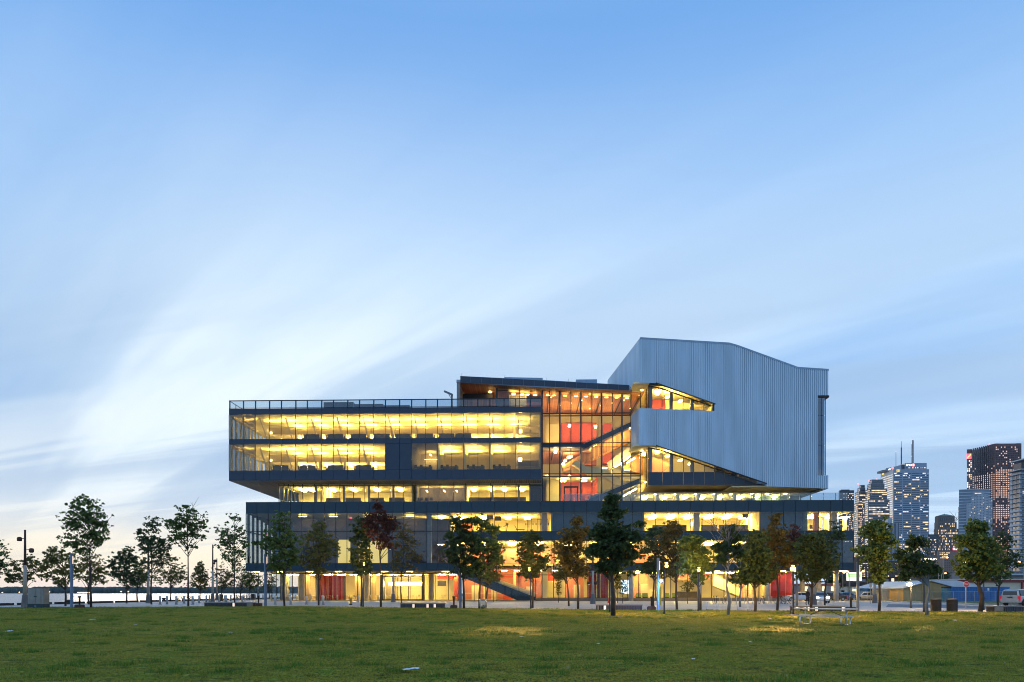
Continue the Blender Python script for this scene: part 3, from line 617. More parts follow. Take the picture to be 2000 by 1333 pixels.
# sloping wood underside of the great stair, pale zig-zag stair, lower soffits
b.prism([q(1098, 912, 10), q(1135, 889, 10), q(1232, 838, 10), q(1232, 862, 10), q(1148, 901, 10), q(1100, 919, 10)], 'y', 9.2, 12, 'wood_wall')
b.prism([q(1116, 909, 9), q(1126, 902, 9), q(1146, 917, 9), q(1176, 919, 9), q(1214, 944, 9), q(1206, 951, 9), q(1172, 931, 9), q(1148, 930, 9)], 'y', 7.4, 9.0, 'cream_wall')
b.prism([q(1195, 917, 8), q(1258, 935, 8), q(1258, 943, 8), q(1200, 931, 8)], 'y', 7.6, 10, 'cream_wall')
b.prism([q(1214, 915, 10.5), q(1255, 880, 10.5), q(1255, 928, 10.5)], 'y', 10.2, 11, 'wood_wall')
b.prism([q(1185, 905, 8.6), q(1235, 868, 8.6), q(1235, 884, 8.6), q(1190, 918, 8.6)], 'y', 8.2, 8.6, 'tan_beam')
AT = b.obj('atrium', BO)
def stair(pts, n, p0, p1, v0, v1):
    b = MB(); b.prism([q(*p) for p in pts], 'y', v0, v1, 'cladding')
    for k in range(n):
        x = p0[0] + (p1[0] - p0[0]) * k / n; y = p0[1] + (p1[1] - p0[1]) * k / n
        c = q(x, y); b.box(c[0], c[0] + (U(p1[0], av) - U(p0[0], av)) / n * 1.05, v0 + .1, v1 - .1, c[1] - .3, c[1] + .32, 'tan_beam')
    return b.obj('seating_stair', AT)
stair([(1132, 871), (1232, 824), (1232, 833), (1140, 877)], 9, (1145, 865), (1232, 824), 5.3, 7.2)
stair([(1143, 978), (1250, 934), (1250, 944), (1170, 978)], 9, (1152, 972), (1246, 934), 5.3, 7.0)
def barlight(p, r, v, mat='lamp_spot', w=.16):
    b = MB(); a = q(*p, v); c = q(*r, v); b.bar((a[0], v, a[1]), (c[0], v, c[1]), w, w, mat); b.obj('strip_light', AT)
barlight((1140, 880), (1165, 868.5), 7.6); barlight((1178, 860), (1232, 836), 7.6); barlight((1201, 912.5), (1213.5, 904.5), 7.4); barlight((1218, 901), (1232, 890), 7.4); barlight((1224, 905), (1240, 895), 7.9)
barlight((1216, 970), (1243, 955), 6.6)
mu_ = [1059.5, 1073.5, 1093, 1115, 1134, 1156, 1174.5, 1196.6, 1214.5, 1232, 1250.5]
muU = [U(c, av) for c in mu_]
mg = MB()
def ztop(u): return Z(754 + (762 - 754) * (u - a0) / (a1 - a0), 1150, av) if False else zTop - .03
for i, u in enumerate(muU):
    top = zTop if i < 10 else Z(768, 1250, av)
    mg.box(u - .07, u + .07, av - .14, av + .05, zd, top, 'frame')
mg.box(a0, muU[-1], av - .06, av + .04, zT1 - .30, zT1 - .14, 'frame'); mg.box(a0, muU[-1], av - .06, av + .04, zT1 + .12, zT1 + .26, 'frame')
mg.box(a0, muU[-2], av - .06, av + .04, zT2 - .28, zT2 - .12, 'frame'); mg.box(a0, muU[-2], av - .06, av + .04, zT2 + .12, zT2 + .28, 'frame')
mg.box(a0, muU[-2], av - .06, av + .04, zS2 - .04, zS2 + .1, 'frame'); mg.box(U(1135, av), muU[-2], av - .06, av + .04, zS1 - .12, zS1 - .02, 'frame')
mg.obj('mullion_grid', AT, kind='stuff')
for pxp in (1093, 1134, 1174.5, 1214.5):
    x = MB(); x.box(-.13, .13, 0, .35, 0, zTop - zd - .4, 'grey_column'); x.obj('steel_column', AT, loc=(U(pxp, av + .3) + .05, av + .3, zd))
for i in range(len(muU) - 1):
    rows = [(zd, zT1 - .31), (zT1 - .13, zT1 + .11), (zT1 + .27, zS1 - .12), (zS2 + .11, zT2 - .29), (zT2 - .11, zT2 + .11), (zT2 + .29, zTop - .02)]
    if i == 9: rows = rows[:3]
    for za, zb in rows:
        if zb - za > .5: pane(AT, muU[i] + .075, muU[i + 1] - .075, av, za, zb)
for pxp in (1070, 1082, 1104, 1125, 1145, 1165, 1185, 1205, 1225): light(AT, U(pxp, 6), 6.3, zsof(U(pxp, 6)) - .30, .5, .12, .05, 'lamp_soft')
for k in range(9): light(AT, U(1076 + 20 * k, 10), 8 + (k * 5) % 7, zsof(U(1076 + 20 * k, 10)) - .16, .13, .13, .05, 'lamp_soft')
for pxp, v, zz, su_ in ((1130, 14, Z(826, 1130, 13) + .35, 4.5), (1188, 14.5, Z(828, 1190, 14) + .35, 1.4), (1080, 13, Z(830, 1080, 12) + .4, 1.6), (1215, 12, zS2 + 2.2, 1.2)): light(AT, U(pxp, v), v, zz, su_, .35, .06, 'lamp_up_low')  # hidden uplights added to brighten the timber ceiling of the atrium
for pxp, py, v in ((1112, 832, 11), (1163, 834, 11), (1068, 931, 11), (1112, 931, 11), (1100, 907, 9), (1104, 900, 9), (1110, 894, 9), (1115, 892, 9), (1258, 888, 7), (1085, 883, 7)):
    light(AT, U(pxp, v), v, Z(py, pxp, v), .35, .35, .35, 'lamp_spot')
for pxp, v, z in ((1100, 10, zT1 - .2), (1140, 10, zT1 - .2), (1075, 15, zS2 + .2), (1180, 10, zT1 + 2.0), (1225, 8.8, zT1 + 1.5), (1075, 9, zS2 + .4), (1240, 9, zT1 - .6)):
    light(AT, U(pxp, v), v, z, .9, .5, .06)
for k, pxp in enumerate((1074, 1089, 1107, 1120, 1137)): light(AT, U(pxp, 8), 8, zS2 + .35, .12, .12, .7, 'lamp_soft')
d = MB()
for pxp in (1102, 1115, 1128): d.box(U(pxp, av) - .09, U(pxp, av) + .09, av - .22, av - .12, zd, Z(951, 1115, av), 'frame')
d.box(U(1102, av) - .09, U(1128, av) + .09, av - .23, av - .11, Z(953.5, 1115, av), Z(950.5, 1115, av), 'frame')
DR = d.obj('terrace_door', AT)
pane(DR, U(1102, av) + .1, U(1115, av) - .1, av - .18, zd, Z(954, 1115, av)); pane(DR, U(1115, av) + .1, U(1128, av) - .1, av - .18, zd, Z(954, 1115, av))
# glass balustrade of the podium terrace
bl = MB(); zbr = Z(964, 1380, .4)
bx0, bx1 = U(1103, .4), U(1655, .4); nb = 24
bl.box(bx0, bx1, .36, .44, zbr - .04, zbr, 'hall_cap')
for i in range(nb + 1):
    u = bx0 + (bx1 - bx0) * i / nb; bl.box(u - .02, u + .02, .34, .46, zpod - .2, zbr - .05, 'hall_cap')
BLU = bl.obj('terrace_balustrade', BO)
for i in range(nb): pane(BLU, bx0 + (bx1 - bx0) * i / nb + .03, bx0 + (bx1 - bx0) * (i + 1) / nb - .03, .38, zpod, zbr - .06, 'glass_rail', .02, 'railing_pane')
# ---- sloped roof over the atrium with the timber-lined porch at its left end
cv = 3.3
b = MB()
b.prism([q(891.5, 742, cv), q(899, 742, cv), q(899, 734.8, cv), q(1060, 742.5, cv), q(1229, 752.5, cv), q(1235, 763.5, cv), q(1060, 757, cv), q(891.5, 747, cv)], 'y', cv, 21, 'hall_cap')
CR = b.obj('canopy_roof', BO)
for i in range(16):
    xa, xb = 899 + i * 20.6, 899 + (i + 1) * 20.6
    yt = lambda x: 734.8 + (752.5 - 734.8) * (x - 899) / 330; yb = lambda x: 747.4 + (763 - 747.4) * (x - 891) / 340
    p = MB(); p.prism([q(xa + .15, yt(xa) + .3, cv), q(xb - .15, yt(xb) + .3, cv), q(xb - .15, yb(xb), cv), q(xa + .15, yb(xa), cv)], 'y', cv - .05, cv - .001, 'cladding'); p.obj('cladding_panel', CR)
b = MB(); b.prism([q(891.5, 747, cv), q(1060, 757, cv), q(1235, 763.5, cv), q(1235, 764, cv), q(1060, 757.5, cv), q(891.5, 747.6, cv)], 'y', cv + .02, 20, 'wood_ceiling'); b.obj('timber_soffit', CR)
b = MB()
b.box(U(892, cv), U(898, cv), cv + .1, 12, zf1, Z(748, 895, cv), 'dim_wall')
b.box(U(898.2, 11), U(972, 11), 11, 11.3, zf1, zsof(U(972, 11)), 'wood_wall')
b.box(U(898.2, 8), U(962, 8), 8, 8.5, zsof(U(930, 8)) - 1.0, zsof(U(962, 8)) - .05, 'dark')
b.box(U(968, av), U(971.5, av), av, av + .3, zf1, Z(750, 970, av), 'frame')
b.bar((U(962, 9), 9, zf1), (U(969, 9), 9, zf1 + 3.6), .3, .3, 'wood_wall')
b.box(U(971.5, 9), a0 - .3, 9, 9.2, zf1, zCe - .4, 'salmon_wall'); b.box(U(971.5, 8), U(971.5, 8) + .2, 5.4, 9, zf1, zCe, 'wood_wall')
b.obj('timber_porch', BO)
light(BO, U(957, 7), 7.2, zsof(U(957, 7)) - .10, .35, .2, .05, 'lamp_spot'); light(BO, U(957, 9.8), 9.9, zf1 + .5, .9, .15, .2, 'lamp_cove')  # the low second light is added to brighten the timber wall
mg = MB(); wl = [971.5, 992.5, 1014.5, 1037, 1058.5]; zg2 = Z(752, 1010, av)
for c in wl: mg.box(U(c, av) - .05, U(c, av) + .05, av - .06, av + .06, zf1, zg2, 'frame')
mg.box(U(971.5, av), U(992, av), av - .05, av + .05, Z(764.6, 980, av), Z(763, 980, av), 'frame')
MG2 = mg.obj('clerestory', BO)
for i in range(4): pane(MG2, U(wl[i], av) + .06, U(wl[i + 1], av) - .06, av, zf1, zg2)
for pxp in (1003, 1020, 1030, 1045): light(MG2, U(pxp, 6), 6.5, zsof(U(pxp, 6)) - .35, .5, .2, .05, 'lamp_cove')
b = MB(); x0, x1 = U(994, 7), U(1028, 7); zb = zf1; zt = Z(771, 1010, 7)
b.box(x0, x0 + .18, 7, 7.2, zb, zt, 'tan_beam'); b.box(x1 - .18, x1, 7, 7.2, zb, zt, 'tan_beam'); b.box(x0 + .18, x1 - .18, 7, 7.2, zt - .2, zt, 'tan_beam'); b.box(x0 + .18, x1 - .18, 7.25, 7.35, zb, zt - .2, 'curtain')
b.obj('timber_portal', MG2)
b = MB()
b.prism([q(985, 737, 7), q(1060, 738.5, 7), q(1060, 744, 7), q(985, 742, 7)], 'y', 7, 12, 'hall_cap'); b.box(U(1125, 8), U(1166, 8), 8, 12, Z(752, 1140, 8), Z(741.5, 1140, 8), 'hall_cap')
for pxp, py in ((902, 729), (986, 733.5), (1068, 738), (1110, 740)): b.tube([(U(pxp, 4), 4, Z(py + 9, pxp, 4)), (U(pxp, 4), 4, Z(py, pxp, 4))], .02, 5, 'dark')
b.obj('roof_plant_box', CR)
# ---- corrugated metal hall
hL, hR = U(1250), U(1617.5); hN = U(1612.5); hG = U(1596.5)
def fz(pts):
    us = [U(p[0]) for p in pts]; zs_ = [Z(p[1], p[0]) for p in pts]
    return lambda u: float(np.interp(u, us, zs_))
topz = fz([(1250, 659.5), (1424, 670), (1440, 674.5), (1558, 717.5), (1618, 721.5)])
o1t = fz([(1250, 748), (1281, 749.2), (1397, 790.5)]); o1b = fz([(1250, 797.5), (1397, 804)])
o2t = fz([(1250, 870), (1281, 871.2), (1497, 945.5)]); bot = fz([(1497, 950.5), (1618, 955)])
nT = Z(773, 1605); nB = Z(929, 1605)
uO1, uO2 = U(1397), U(1497)
pitch = .305; n = int((hR - hL) / pitch)
rr_ = random.Random(5); cut = [rr_.choice((.26, .29, .30, .32, .35)) for _ in range(n)]; tot = sum(cut); cut = [hL + (hR - hL) * sum(cut[:i]) / tot for i in range(n + 1)]
prof = [(0, 0), (.30, 0), (.40, -.14), (.90, -.14), (1.0, 0)]
def corr(b, cells, segs_of, P):
    for (ua, ub) in cells:
        for lo, hi in segs_of((ua + ub) / 2):
            for k in range(4):
                x0 = ua + (ub - ua) * prof[k][0]; x1 = ua + (ub - ua) * prof[k + 1][0]
                b.face([P(x0, prof[k][1], lo(x0)), P(x1, prof[k + 1][1], lo(x1)), P(x1, prof[k + 1][1], hi(x1)), P(x0, prof[k][1], hi(x0))], 'hall_metal')
def segs(u):
    t = lambda x: topz(x) - .28
    if u < uO1: return [(o1t, t), (o2t, o1b)]
    if u < uO2: return [(o2t, t)]
    if u < hG: return [(bot, t)]
    return [(lambda x: nT, t), (bot, lambda x: nB)]
b = MB()
corr(b, list(zip(cut[:-1], cut[1:])), segs, lambda u, v, z: (u, v, z))
HB = b.obj('metal_hall', BO)
# its canted left side, same profile, smaller depth of cut
Lb = (U(1187.5, 21), 21.0); L0 = (hL, 0.0); LL = math.hypot(Lb[0] - L0[0], Lb[1]); nl = 62
dL = ((Lb[0] - L0[0]) / LL, Lb[1] / LL); nrm = (-dL[1], dL[0])
sc = lambda s: s / LL * 21.0
def PL(s, d, z): return (L0[0] + dL[0] * s + nrm[0] * (-d) * .7, L0[1] + dL[1] * s + nrm[1] * (-d) * .7, z)
zt0, ztb = topz(hL) - .28, topz(hL) - .28
cO1t, cO1b, cO2t = o1t(hL), o1b(hL), o2t(hL)
def segL(s):
    v = sc(s); zz = []
    zz.append((lambda x: cO1t, lambda x: zt0))
    if v < 5.0: zz.append((lambda x: cO2t, lambda x: cO1b))
    return zz
for part_ in (0, 1):
    b = MB(); corr(b, [(i * LL / nl, (i + 1) * LL / nl) for i in range(nl)], lambda s: segL(s)[part_:part_ + 1], PL); b.obj('side_wall', HB)
# cap along the roof edge, roof, soffits, backs
edge = [(U(x), topz(U(x))) for x in (1250, 1424, 1440, 1558, 1618)]
b = MB()
for (x0, z0), (x1, z1) in zip(edge[:-1], edge[1:]):
    b.hexa([(x0, -.14, z0 - .28), (x1, -.14, z1 - .28), (x1, .3, z1 - .28), (x0, .3, z0 - .28), (x0, -.14, z0), (x1, -.14, z1), (x1, .3, z1), (x0, .3, z0)], 'hall_cap')
    sh = lambda x: x + (Lb[0] - L0[0]) * (1 if x == edge[0][0] else 0)
    b.hexa([(x0, .3, z0 - .28), (x1, .3, z1 - .28), (x1, 21, z1 - .28), (sh(x0), 21, z0 - .28), (x0, .3, z0 - .02), (x1, .3, z1 - .02), (x1, 21, z1 - .02), (sh(x0), 21, z0 - .02)], 'hall_cap')
b.obj('roof_edge', HB)
b = MB()
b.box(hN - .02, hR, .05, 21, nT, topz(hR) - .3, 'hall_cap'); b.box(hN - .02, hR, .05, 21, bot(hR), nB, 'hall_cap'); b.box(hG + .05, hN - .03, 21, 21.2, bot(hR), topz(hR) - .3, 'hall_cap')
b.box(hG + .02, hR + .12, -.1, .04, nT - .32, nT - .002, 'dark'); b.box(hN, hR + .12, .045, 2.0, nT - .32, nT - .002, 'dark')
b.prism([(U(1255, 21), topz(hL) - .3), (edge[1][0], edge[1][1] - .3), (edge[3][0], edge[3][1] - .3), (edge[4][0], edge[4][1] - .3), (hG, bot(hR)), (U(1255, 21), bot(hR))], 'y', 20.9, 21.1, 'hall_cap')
b.box(hG + .05, hN - .03, .5, .65, nB, nT - .35, 'stair_glass_back')
zso = bot(uO2)
b.box(U(1430), hR - .02, .1, 6.5, zso - .0, zso + .12, 'tan_beam')
zs1 = o1t(U(1270)); zs2 = o2t(U(1270))
for zz in (zs1, zs2): b.box(hL - 1.0, a2 - .02, .12, av - .1, zz + .02, zz + .2, 'cream_ceiling')
zi1 = o1b(hL) ; b.box(U(1222, 5), a2 - .03, 5.0, 19, zs1 + .02, zs1 + .2, 'wood_ceiling'); b.box(hL + .05, uO1 + .5, .12, 14, zi1 - .5, o1b(uO1) - .02, 'cream_wall')
# rooms behind the two slanted openings
b.box(a2, uO1 + 4, 13, 13.2, zi1, zs1 + .5, 'cream_wall'); b.box(a2, uO1 + .4, 2.6, 13, zs1 + .3, zs1 + .5, 'cream_ceiling'); b.box(uO1 + .3, uO1 + .5, .2, 13, zi1, o1t(uO1) + .8, 'cream_wall')
b.box(U(1272, 9), U(1300, 9), 9, 9.4, zi1, Z(781, 1280, 9), 'red_wall'); b.prism([q(1300, 781, 8), q(1400, 797, 8), q(1400, 800, 8), q(1300, 800, 8)], 'y', 8, 8.3, 'cream_wall')
zsp = Z(922.5, 1350, 1.0); zsb = Z(947.5, 1350, 1.0)
b.box(a2 + .1, uO2, 1.3, 12, zsb + .02, zsb + .3, 'tan_beam'); b.box(a2, uO2 - 3, 12, 12.2, zsb, zs2 + .5, 'cream_wall'); b.box(a2, U(1400), 2.6, 12, zs2 + .3, zs2 + .5, 'cream_ceiling')
b.prism([q(1274, 893, 7), q(1312, 906, 7), q(1295, 923, 7), q(1274, 923, 7)], 'y', 7, 8, 'salmon_wall'); b.box(U(1440, 2), uO2 - 1, 1.35, 1.5, zsb, zsb + 3.2, 'dim_wall')
b.box(U(1395, 3), U(1440, 3), 3, 3.2, zsb + .3, zsp + 2.5, 'dim_wall')
b.obj('hall_lining', HB)
# slanted windows
def slant(pxs, topf, zlo, name, mat='glass'):
    mg = MB(); us = [U(c, 1.0) for c in pxs]
    for u in us: mg.box(u - .04, u + .04, .92, 1.08, zlo(u), topf(u) - .1, 'frame')
    for x0, x1 in zip(us[:-1], us[1:]):
        mg.hexa([(x0, .9, topf(x0) - .22), (x1, .9, topf(x1) - .22), (x1, 1.1, topf(x1) - .22), (x0, 1.1, topf(x0) - .22), (x0, .9, topf(x0) - .05), (x1, .9, topf(x1) - .05), (x1, 1.1, topf(x1) - .05), (x0, 1.1, topf(x0) - .05)], 'frame')
    o = mg.obj(name, HB)
    for x0, x1 in zip(us[:-1], us[1:]):
        z0 = max(zlo(x0), zlo(x1)); p = [(x0 + .05, z0 + .02), (x1 - .05, z0 + .02), (x1 - .05, topf(x1) - .23), (x0 + .05, topf(x0) - .23)]
        if p[2][1] - z0 > .1: slope_pane(o, p, 1.0, mat)
    return o
o1 = slant([1267.5, 1293, 1313, 1334, 1354.5, 1374, 1392], o1t, lambda u: o1b(u), 'slanted_window')
w2 = [1267.5, 1293.5, 1314, 1334.6, 1355, 1375.4, 1395, 1415, 1436]
o2 = slant(w2, o2t, lambda u: zsp, 'slanted_window')
for c in (1271, 1311, 1351):
    for o, zz, tf in ((o1, zi1, o1t), (o2, zsp, o2t)):
        u = U(c, 1.4); x = MB(); x.box(-.22, .22, 0, .45, 0, tf(u) - zz - .1, 'grey_column'); x.obj('steel_column', o, loc=(u, 1.25, zz))
pxs = w2 + [1455.5, 1475, 1494]
for i in range(len(pxs) - 1):
    x0, x1 = U(pxs[i], 1), U(pxs[i + 1], 1)
    p = MB(); p.prism([(x0 + .02, zsb), (x1 - .02, zsb), (x1 - .02, min(zsp, o2t(x1) - .25)), (x0 + .02, min(zsp, o2t(x0) - .25))], 'y', .93, 1.05, 'cladding'); p.obj('cladding_panel', o2)
for x0, x1 in ((U(1436, 1), U(1455.5, 1)), (U(1455.5, 1), U(1470, 1))):
    if o2t(x1) - .25 - zsp > .2:
        p = MB(); p.prism([(x0 + .02, zsp + .02), (x1 - .02, zsp + .02), (x1 - .02, o2t(x1) - .25), (x0 + .02, o2t(x0) - .25)], 'y', .93, 1.05, 'cladding'); p.obj('cladding_panel', o2)
sg = MB()
for za, zb in ((zi1, zs1), (zsp - 2.0, zs2)):
    sg.box(a2 - .05, a2 + .05, 1.1, 1.2, za, zb, 'frame'); sg.box(a2 - .05, a2 + .05, 2.9, 3.0, za, zb, 'frame')
for k, (za, zb) in enumerate(((zi1, zs1), (zsp - 2.0, zs2))):
    for v0, v1 in ((1.2, 2.9), (3.0, 4.9)): p = MB(); p.box(0, .03, 0, v1 - v0, 0, zb - za - .02, 'glass'); p.obj('window_pane', (o1, o2)[k], loc=(a2 - .01, v0, za))
sg.obj('return_frame', HB)
pane(AT, muU[-2] + .05, muU[-1] - .05, av, zi1, zs1)
for pxp in (1285, 1305, 1330, 1352): light(o1, U(pxp, 5), 5.5, min(zs1 + .2, o1t(U(pxp)) + .15), .5, 1.2, .06)
for pxp in (1285, 1305, 1330, 1350): light(o2, U(pxp, 5), 5.5, min(zs2 + .2, o2t(U(pxp)) + .15), .5, 1.2, .06)
light(o1, U(1255, 3), 3.6, zs1 - .05, .3, .3, .04, 'lamp_soft'); light(o2, U(1255, 3), 3.6, zs2 - .05, .3, .3, .04, 'lamp_soft')
b = MB(); b.box(U(1391, .2), U(1396.5, .2), .12, .9, o1b(uO1) + .01, o1t(U(1391)) - .03, 'frame'); b.obj('window_reveal', HB)
b = MB()
for fa, ua_, ub_ in ((o1t, U(1281), uO1), (o2t, U(1281), uO2)): b.hexa([(ua_, -.21, fa(ua_) - .02), (ub_, -.21, fa(ub_) - .02), (ub_, .11, fa(ub_) - .02), (ua_, .11, fa(ua_) - .02), (ua_, -.21, fa(ua_) + .10), (ub_, -.21, fa(ub_) + .10), (ub_, .11, fa(ub_) + .10), (ua_, .11, fa(ua_) + .10)], 'frame')
b.obj('edge_flashing', HB, kind='stuff')
for za, zb in ((Z(812, 1605), nT - .34), (Z(870, 1605), Z(812, 1605)), (nB, Z(870, 1605))):
    um = (hG + hN) / 2
    pane(HB, hG + .04, um - .03, .0, za + .04, zb - .04, 'glass_hall'); pane(HB, um + .03, hN - .04, .0, za + .04, zb - .04, 'glass_hall')
g = MB()
for u in (hG + .02, (hG + hN) / 2, hN - .02): g.box(u - .025, u + .025, -.04, .08, nB, nT - .33, 'frame')
g.obj('mullion_grid', HB, kind='stuff')
# recessed lit storey below the hall
sv = 5.2; sp = [1252, 1276, 1296, 1316, 1336, 1356, 1375, 1392, 1411, 1430, 1449, 1468, 1487, 1507, 1525, 1543, 1562, 1583]
su = [U(c, sv) for c in sp]; zst = min(zsb, zso) - .02
b = MB()
b.box(su[0], su[-6], 13, 13.2, zd, zst, 'cream_wall'); b.box(su[0], su[-1], sv + .1, 13, zst - .2, zst, 'tan_beam'); b.box(su[-6], su[-1], 9, 9.2, zd, zst - .2, 'blind')
b.box(U(1600, 16), U(1655, 16), 16, 16.3, zd, zd + 1.5, 'cream_wall')
for c in (1281, 1321, 1361, 1395, 1432, 1469): b.box(U(c, 7), U(c, 7) + .5, 7, 7.5, zd, zst - .2, 'grey_column')
SB = b.obj('recessed_storey', BO)
mg = MB()
for u in su: mg.box(u - .04, u + .04, sv - .06, sv + .06, zd, zst - .2, 'frame')
mg.obj('mullion_grid', SB, kind='stuff')
for i in range(len(su) - 1): pane(SB, su[i] + .05, su[i + 1] - .05, sv, zd, zst - .21)
for k, c in enumerate((1262, 1300, 1340, 1375, 1410, 1450, 1480, 1515)): light(SB, U(c, 8), 9.2, zst - .5, .5, 2.8, .08); light(SB, U(c + 16, 7), 6.4, zst - .24, .4, .4, .05, 'lamp_spot')
light(SB, U(1628, 14), 15.2, zd + 1.5, 1.5, .3, .1, 'lamp_soft')
# ---- davit on the roof terrace
b = MB(); vv = 1.2
x = U(882.5, vv); b.tube([(x, vv, zf1), (x, vv, Z(777, 882, vv)), (x, vv, Z(771, 882, vv))], [.16, .14, .2], 8, 'grey_column'); b.bar((x + .1, vv, Z(771.5, 882, vv)), (U(867.5, vv), vv, Z(764.5, 868, vv)), .2, .28, 'grey_column'); b.bar((x - .2, vv, Z(777, 882, vv)), (U(876, vv), vv, Z(769.5, 876, vv)), .1, .1, 'grey_column')
dv = thing('roof_davit', 'small steel davit arm standing on the roof terrace beside the porch', 'crane', Bw(0, 0, 0), -TH)
b.obj('davit_arm', dv)
# ------------------------------------------------------------------ ground, quay, water
def paving():
    m, t, b, nd, lk = newmat('paving')
    tcn = nd.new('ShaderNodeTexCoord'); br = nd.new('ShaderNodeTexBrick'); lk.new(tcn.outputs['Object'], br.inputs['Vector'])
    br.inputs['Scale'].default_value = 1.0; br.inputs['Brick Width'].default_value = 0.9; br.inputs['Row Height'].default_value = 0.45; br.inputs['Mortar Size'].default_value = 0.018
    br.inputs['Color1'].default_value = (0.56, 0.51, 0.46, 1); br.inputs['Color2'].default_value = (0.50, 0.45, 0.405, 1); br.inputs['Mortar'].default_value = (0.22, 0.205, 0.19, 1)
    no = nd.new('ShaderNodeTexNoise'); no.inputs['Scale'].default_value = 0.25; no.inputs['Detail'].default_value = 6; lk.new(tcn.outputs['Object'], no.inputs['Vector'])
    mr = nd.new('ShaderNodeMapRange'); mr.inputs[1].default_value = .3; mr.inputs[2].default_value = .7; mr.inputs[3].default_value = .8; mr.inputs[4].default_value = 1.2; lk.new(no.outputs[0], mr.inputs[0])
    vs = nd.new('ShaderNodeVectorMath'); vs.operation = 'SCALE'; lk.new(br.outputs[0], vs.inputs[0]); lk.new(mr.outputs[0], vs.inputs['Scale'])
    lk.new(vs.outputs[0], b.inputs['Base Color']); b.inputs['Roughness'].default_value = 0.65
paving()
pm('ground', (0.10, 0.10, 0.095), 0.9, 0, 0.15, 0.05)
pm('asphalt', (0.16, 0.17, 0.185), 0.8, 0, 0.15, 0.4)
pm('kerb', (0.45, 0.42, 0.36), 0.8, 0, 0.1, 1.0)
pm('verge', (0.050, 0.085, 0.014), 0.9, 0, 0.35, 1.2)
pm('quay_stone', (0.20, 0.18, 0.16), 0.8); pm('quay_timber', (0.035, 0.033, 0.035), 0.7)
def lawnmat():
    m, t, b, nd, lk = newmat('lawn')
    tcn = nd.new('ShaderNodeTexCoord')
    def ns(sc, det, vec=None):
        no = nd.new('ShaderNodeTexNoise'); no.inputs['Scale'].default_value = sc; no.inputs['Detail'].default_value = det; lk.new(vec or tcn.outputs['Object'], no.inputs['Vector']); return no.outputs[0]
    def rp(x, a, c): 
        r = nd.new('ShaderNodeMapRange'); r.inputs[1].default_value = a; r.inputs[2].default_value = c; lk.new(x, r.inputs[0]); return r.outputs[0]
    def mx(f, a, c):
        n = nd.new('ShaderNodeMix'); n.data_type = 'RGBA'; lk.new(f, n.inputs[0])
        for i, x in ((6, a), (7, c)):
            if isinstance(x, tuple): n.inputs[i].default_value = (*x, 1)
            else: lk.new(x, n.inputs[i])
        return n.outputs[2]
    c = mx(rp(ns(0.13, 6), .38, .62), (0.175, 0.185, 0.016), (0.330, 0.250, 0.032))
    c = mx(rp(ns(1.1, 6), .52, .66), c, (0.125, 0.205, 0.014))
    c = mx(rp(ns(1.7, 7), .53, .68), c, (0.035, 0.055, 0.009))
    c = mx(rp(ns(4.0, 5), .54, .70), c, (0.31, 0.32, 0.045))
    mp = nd.new('ShaderNodeVectorMath'); mp.operation = 'MULTIPLY'; lk.new(tcn.outputs['Object'], mp.inputs[0]); mp.inputs[1].default_value = (1, .45, 1)
    c = mx(rp(ns(26, 5, mp.outputs[0]), .44, .64), c, (0.046, 0.062, 0.010))
    lk.new(c, b.inputs['Base Color']); b.inputs['Roughness'].default_value = 0.9; b.inputs['Specular IOR Level'].default_value = 0.04
    bp = nd.new('ShaderNodeBump'); bp.inputs['Strength'].default_value = 0.7; bp.inputs['Distance'].default_value = 0.06; lk.new(ns(14, 6), bp.inputs['Height']); lk.new(bp.outputs[0], b.inputs['Normal'])
lawnmat()
def water():
    m, t, b, nd, lk = newmat('lake')
    b.inputs['Base Color'].default_value = (0.05, 0.09, 0.13, 1); b.inputs['Roughness'].default_value = 0.24; b.inputs['Specular IOR Level'].default_value = 0.5; b.inputs['IOR'].default_value = 1.5
    tcn = nd.new('ShaderNodeTexCoord'); mp = nd.new('ShaderNodeMapping'); mp.inputs['Scale'].default_value = (0.05, 0.22, 1); lk.new(tcn.outputs['Object'], mp.inputs[0])
    no = nd.new('ShaderNodeTexNoise'); no.inputs['Scale'].default_value = 2.2; no.inputs['Detail'].default_value = 6; lk.new(mp.outputs[0], no.inputs['Vector'])
    bp = nd.new('ShaderNodeBump'); bp.inputs['Strength'].default_value = 0.7; bp.inputs['Distance'].default_value = 0.8; lk.new(no.outputs[0], bp.inputs['Height']); lk.new(bp.outputs[0], b.inputs['Normal'])
water()
qx = lambda y: -57.2 + (y - 0) * ST / CT
def sheet(name, pts, z, mat, **k):
    b = MB(); b.face([(p[0], p[1], z) for p in pts], mat); o = b.obj(name, **k)
    if o.data.polygons[0].normal.z < 0: o.data.flip_normals()
    return o
sheet('ground', [(qx(-200), -200), (1600, -200), (1600, 1690), (qx(1690), 1690)], -0.08, 'ground', kind='structure')
sheet('lake', [(-2600, -200), (qx(-200) - .4, -200), (qx(1690) - .4, 1690), (-2600, 1690)], -1.5, 'lake', kind='structure')
sheet('pavement', [(qx(-120) + .6, -120), (140, -120), (140, 175), (qx(260) + .6, 260)], -0.004, 'paving', kind='structure')
b = MB()
for k in range(60):
    y0 = -20 + k * 6.0; b.hexa([(qx(y0) - .5, y0, -2.2), (qx(y0) + .7, y0, -2.2), (qx(y0 + 6) + .7, y0 + 5.96, -2.2), (qx(y0 + 6) - .5, y0 + 5.96, -2.2), (qx(y0) - .5, y0, .0), (qx(y0) + .7, y0, .0), (qx(y0 + 6) + .7, y0 + 5.96, .0), (qx(y0 + 6) - .5, y0 + 5.96, .0)], 'quay_stone')
    b.bar((qx(y0) - .2, y0 + .4, .13), (qx(y0 + 6) - .2, y0 + 5.6, .13), .3, .25, 'quay_timber')
b.obj('quay_edge', kind='structure')
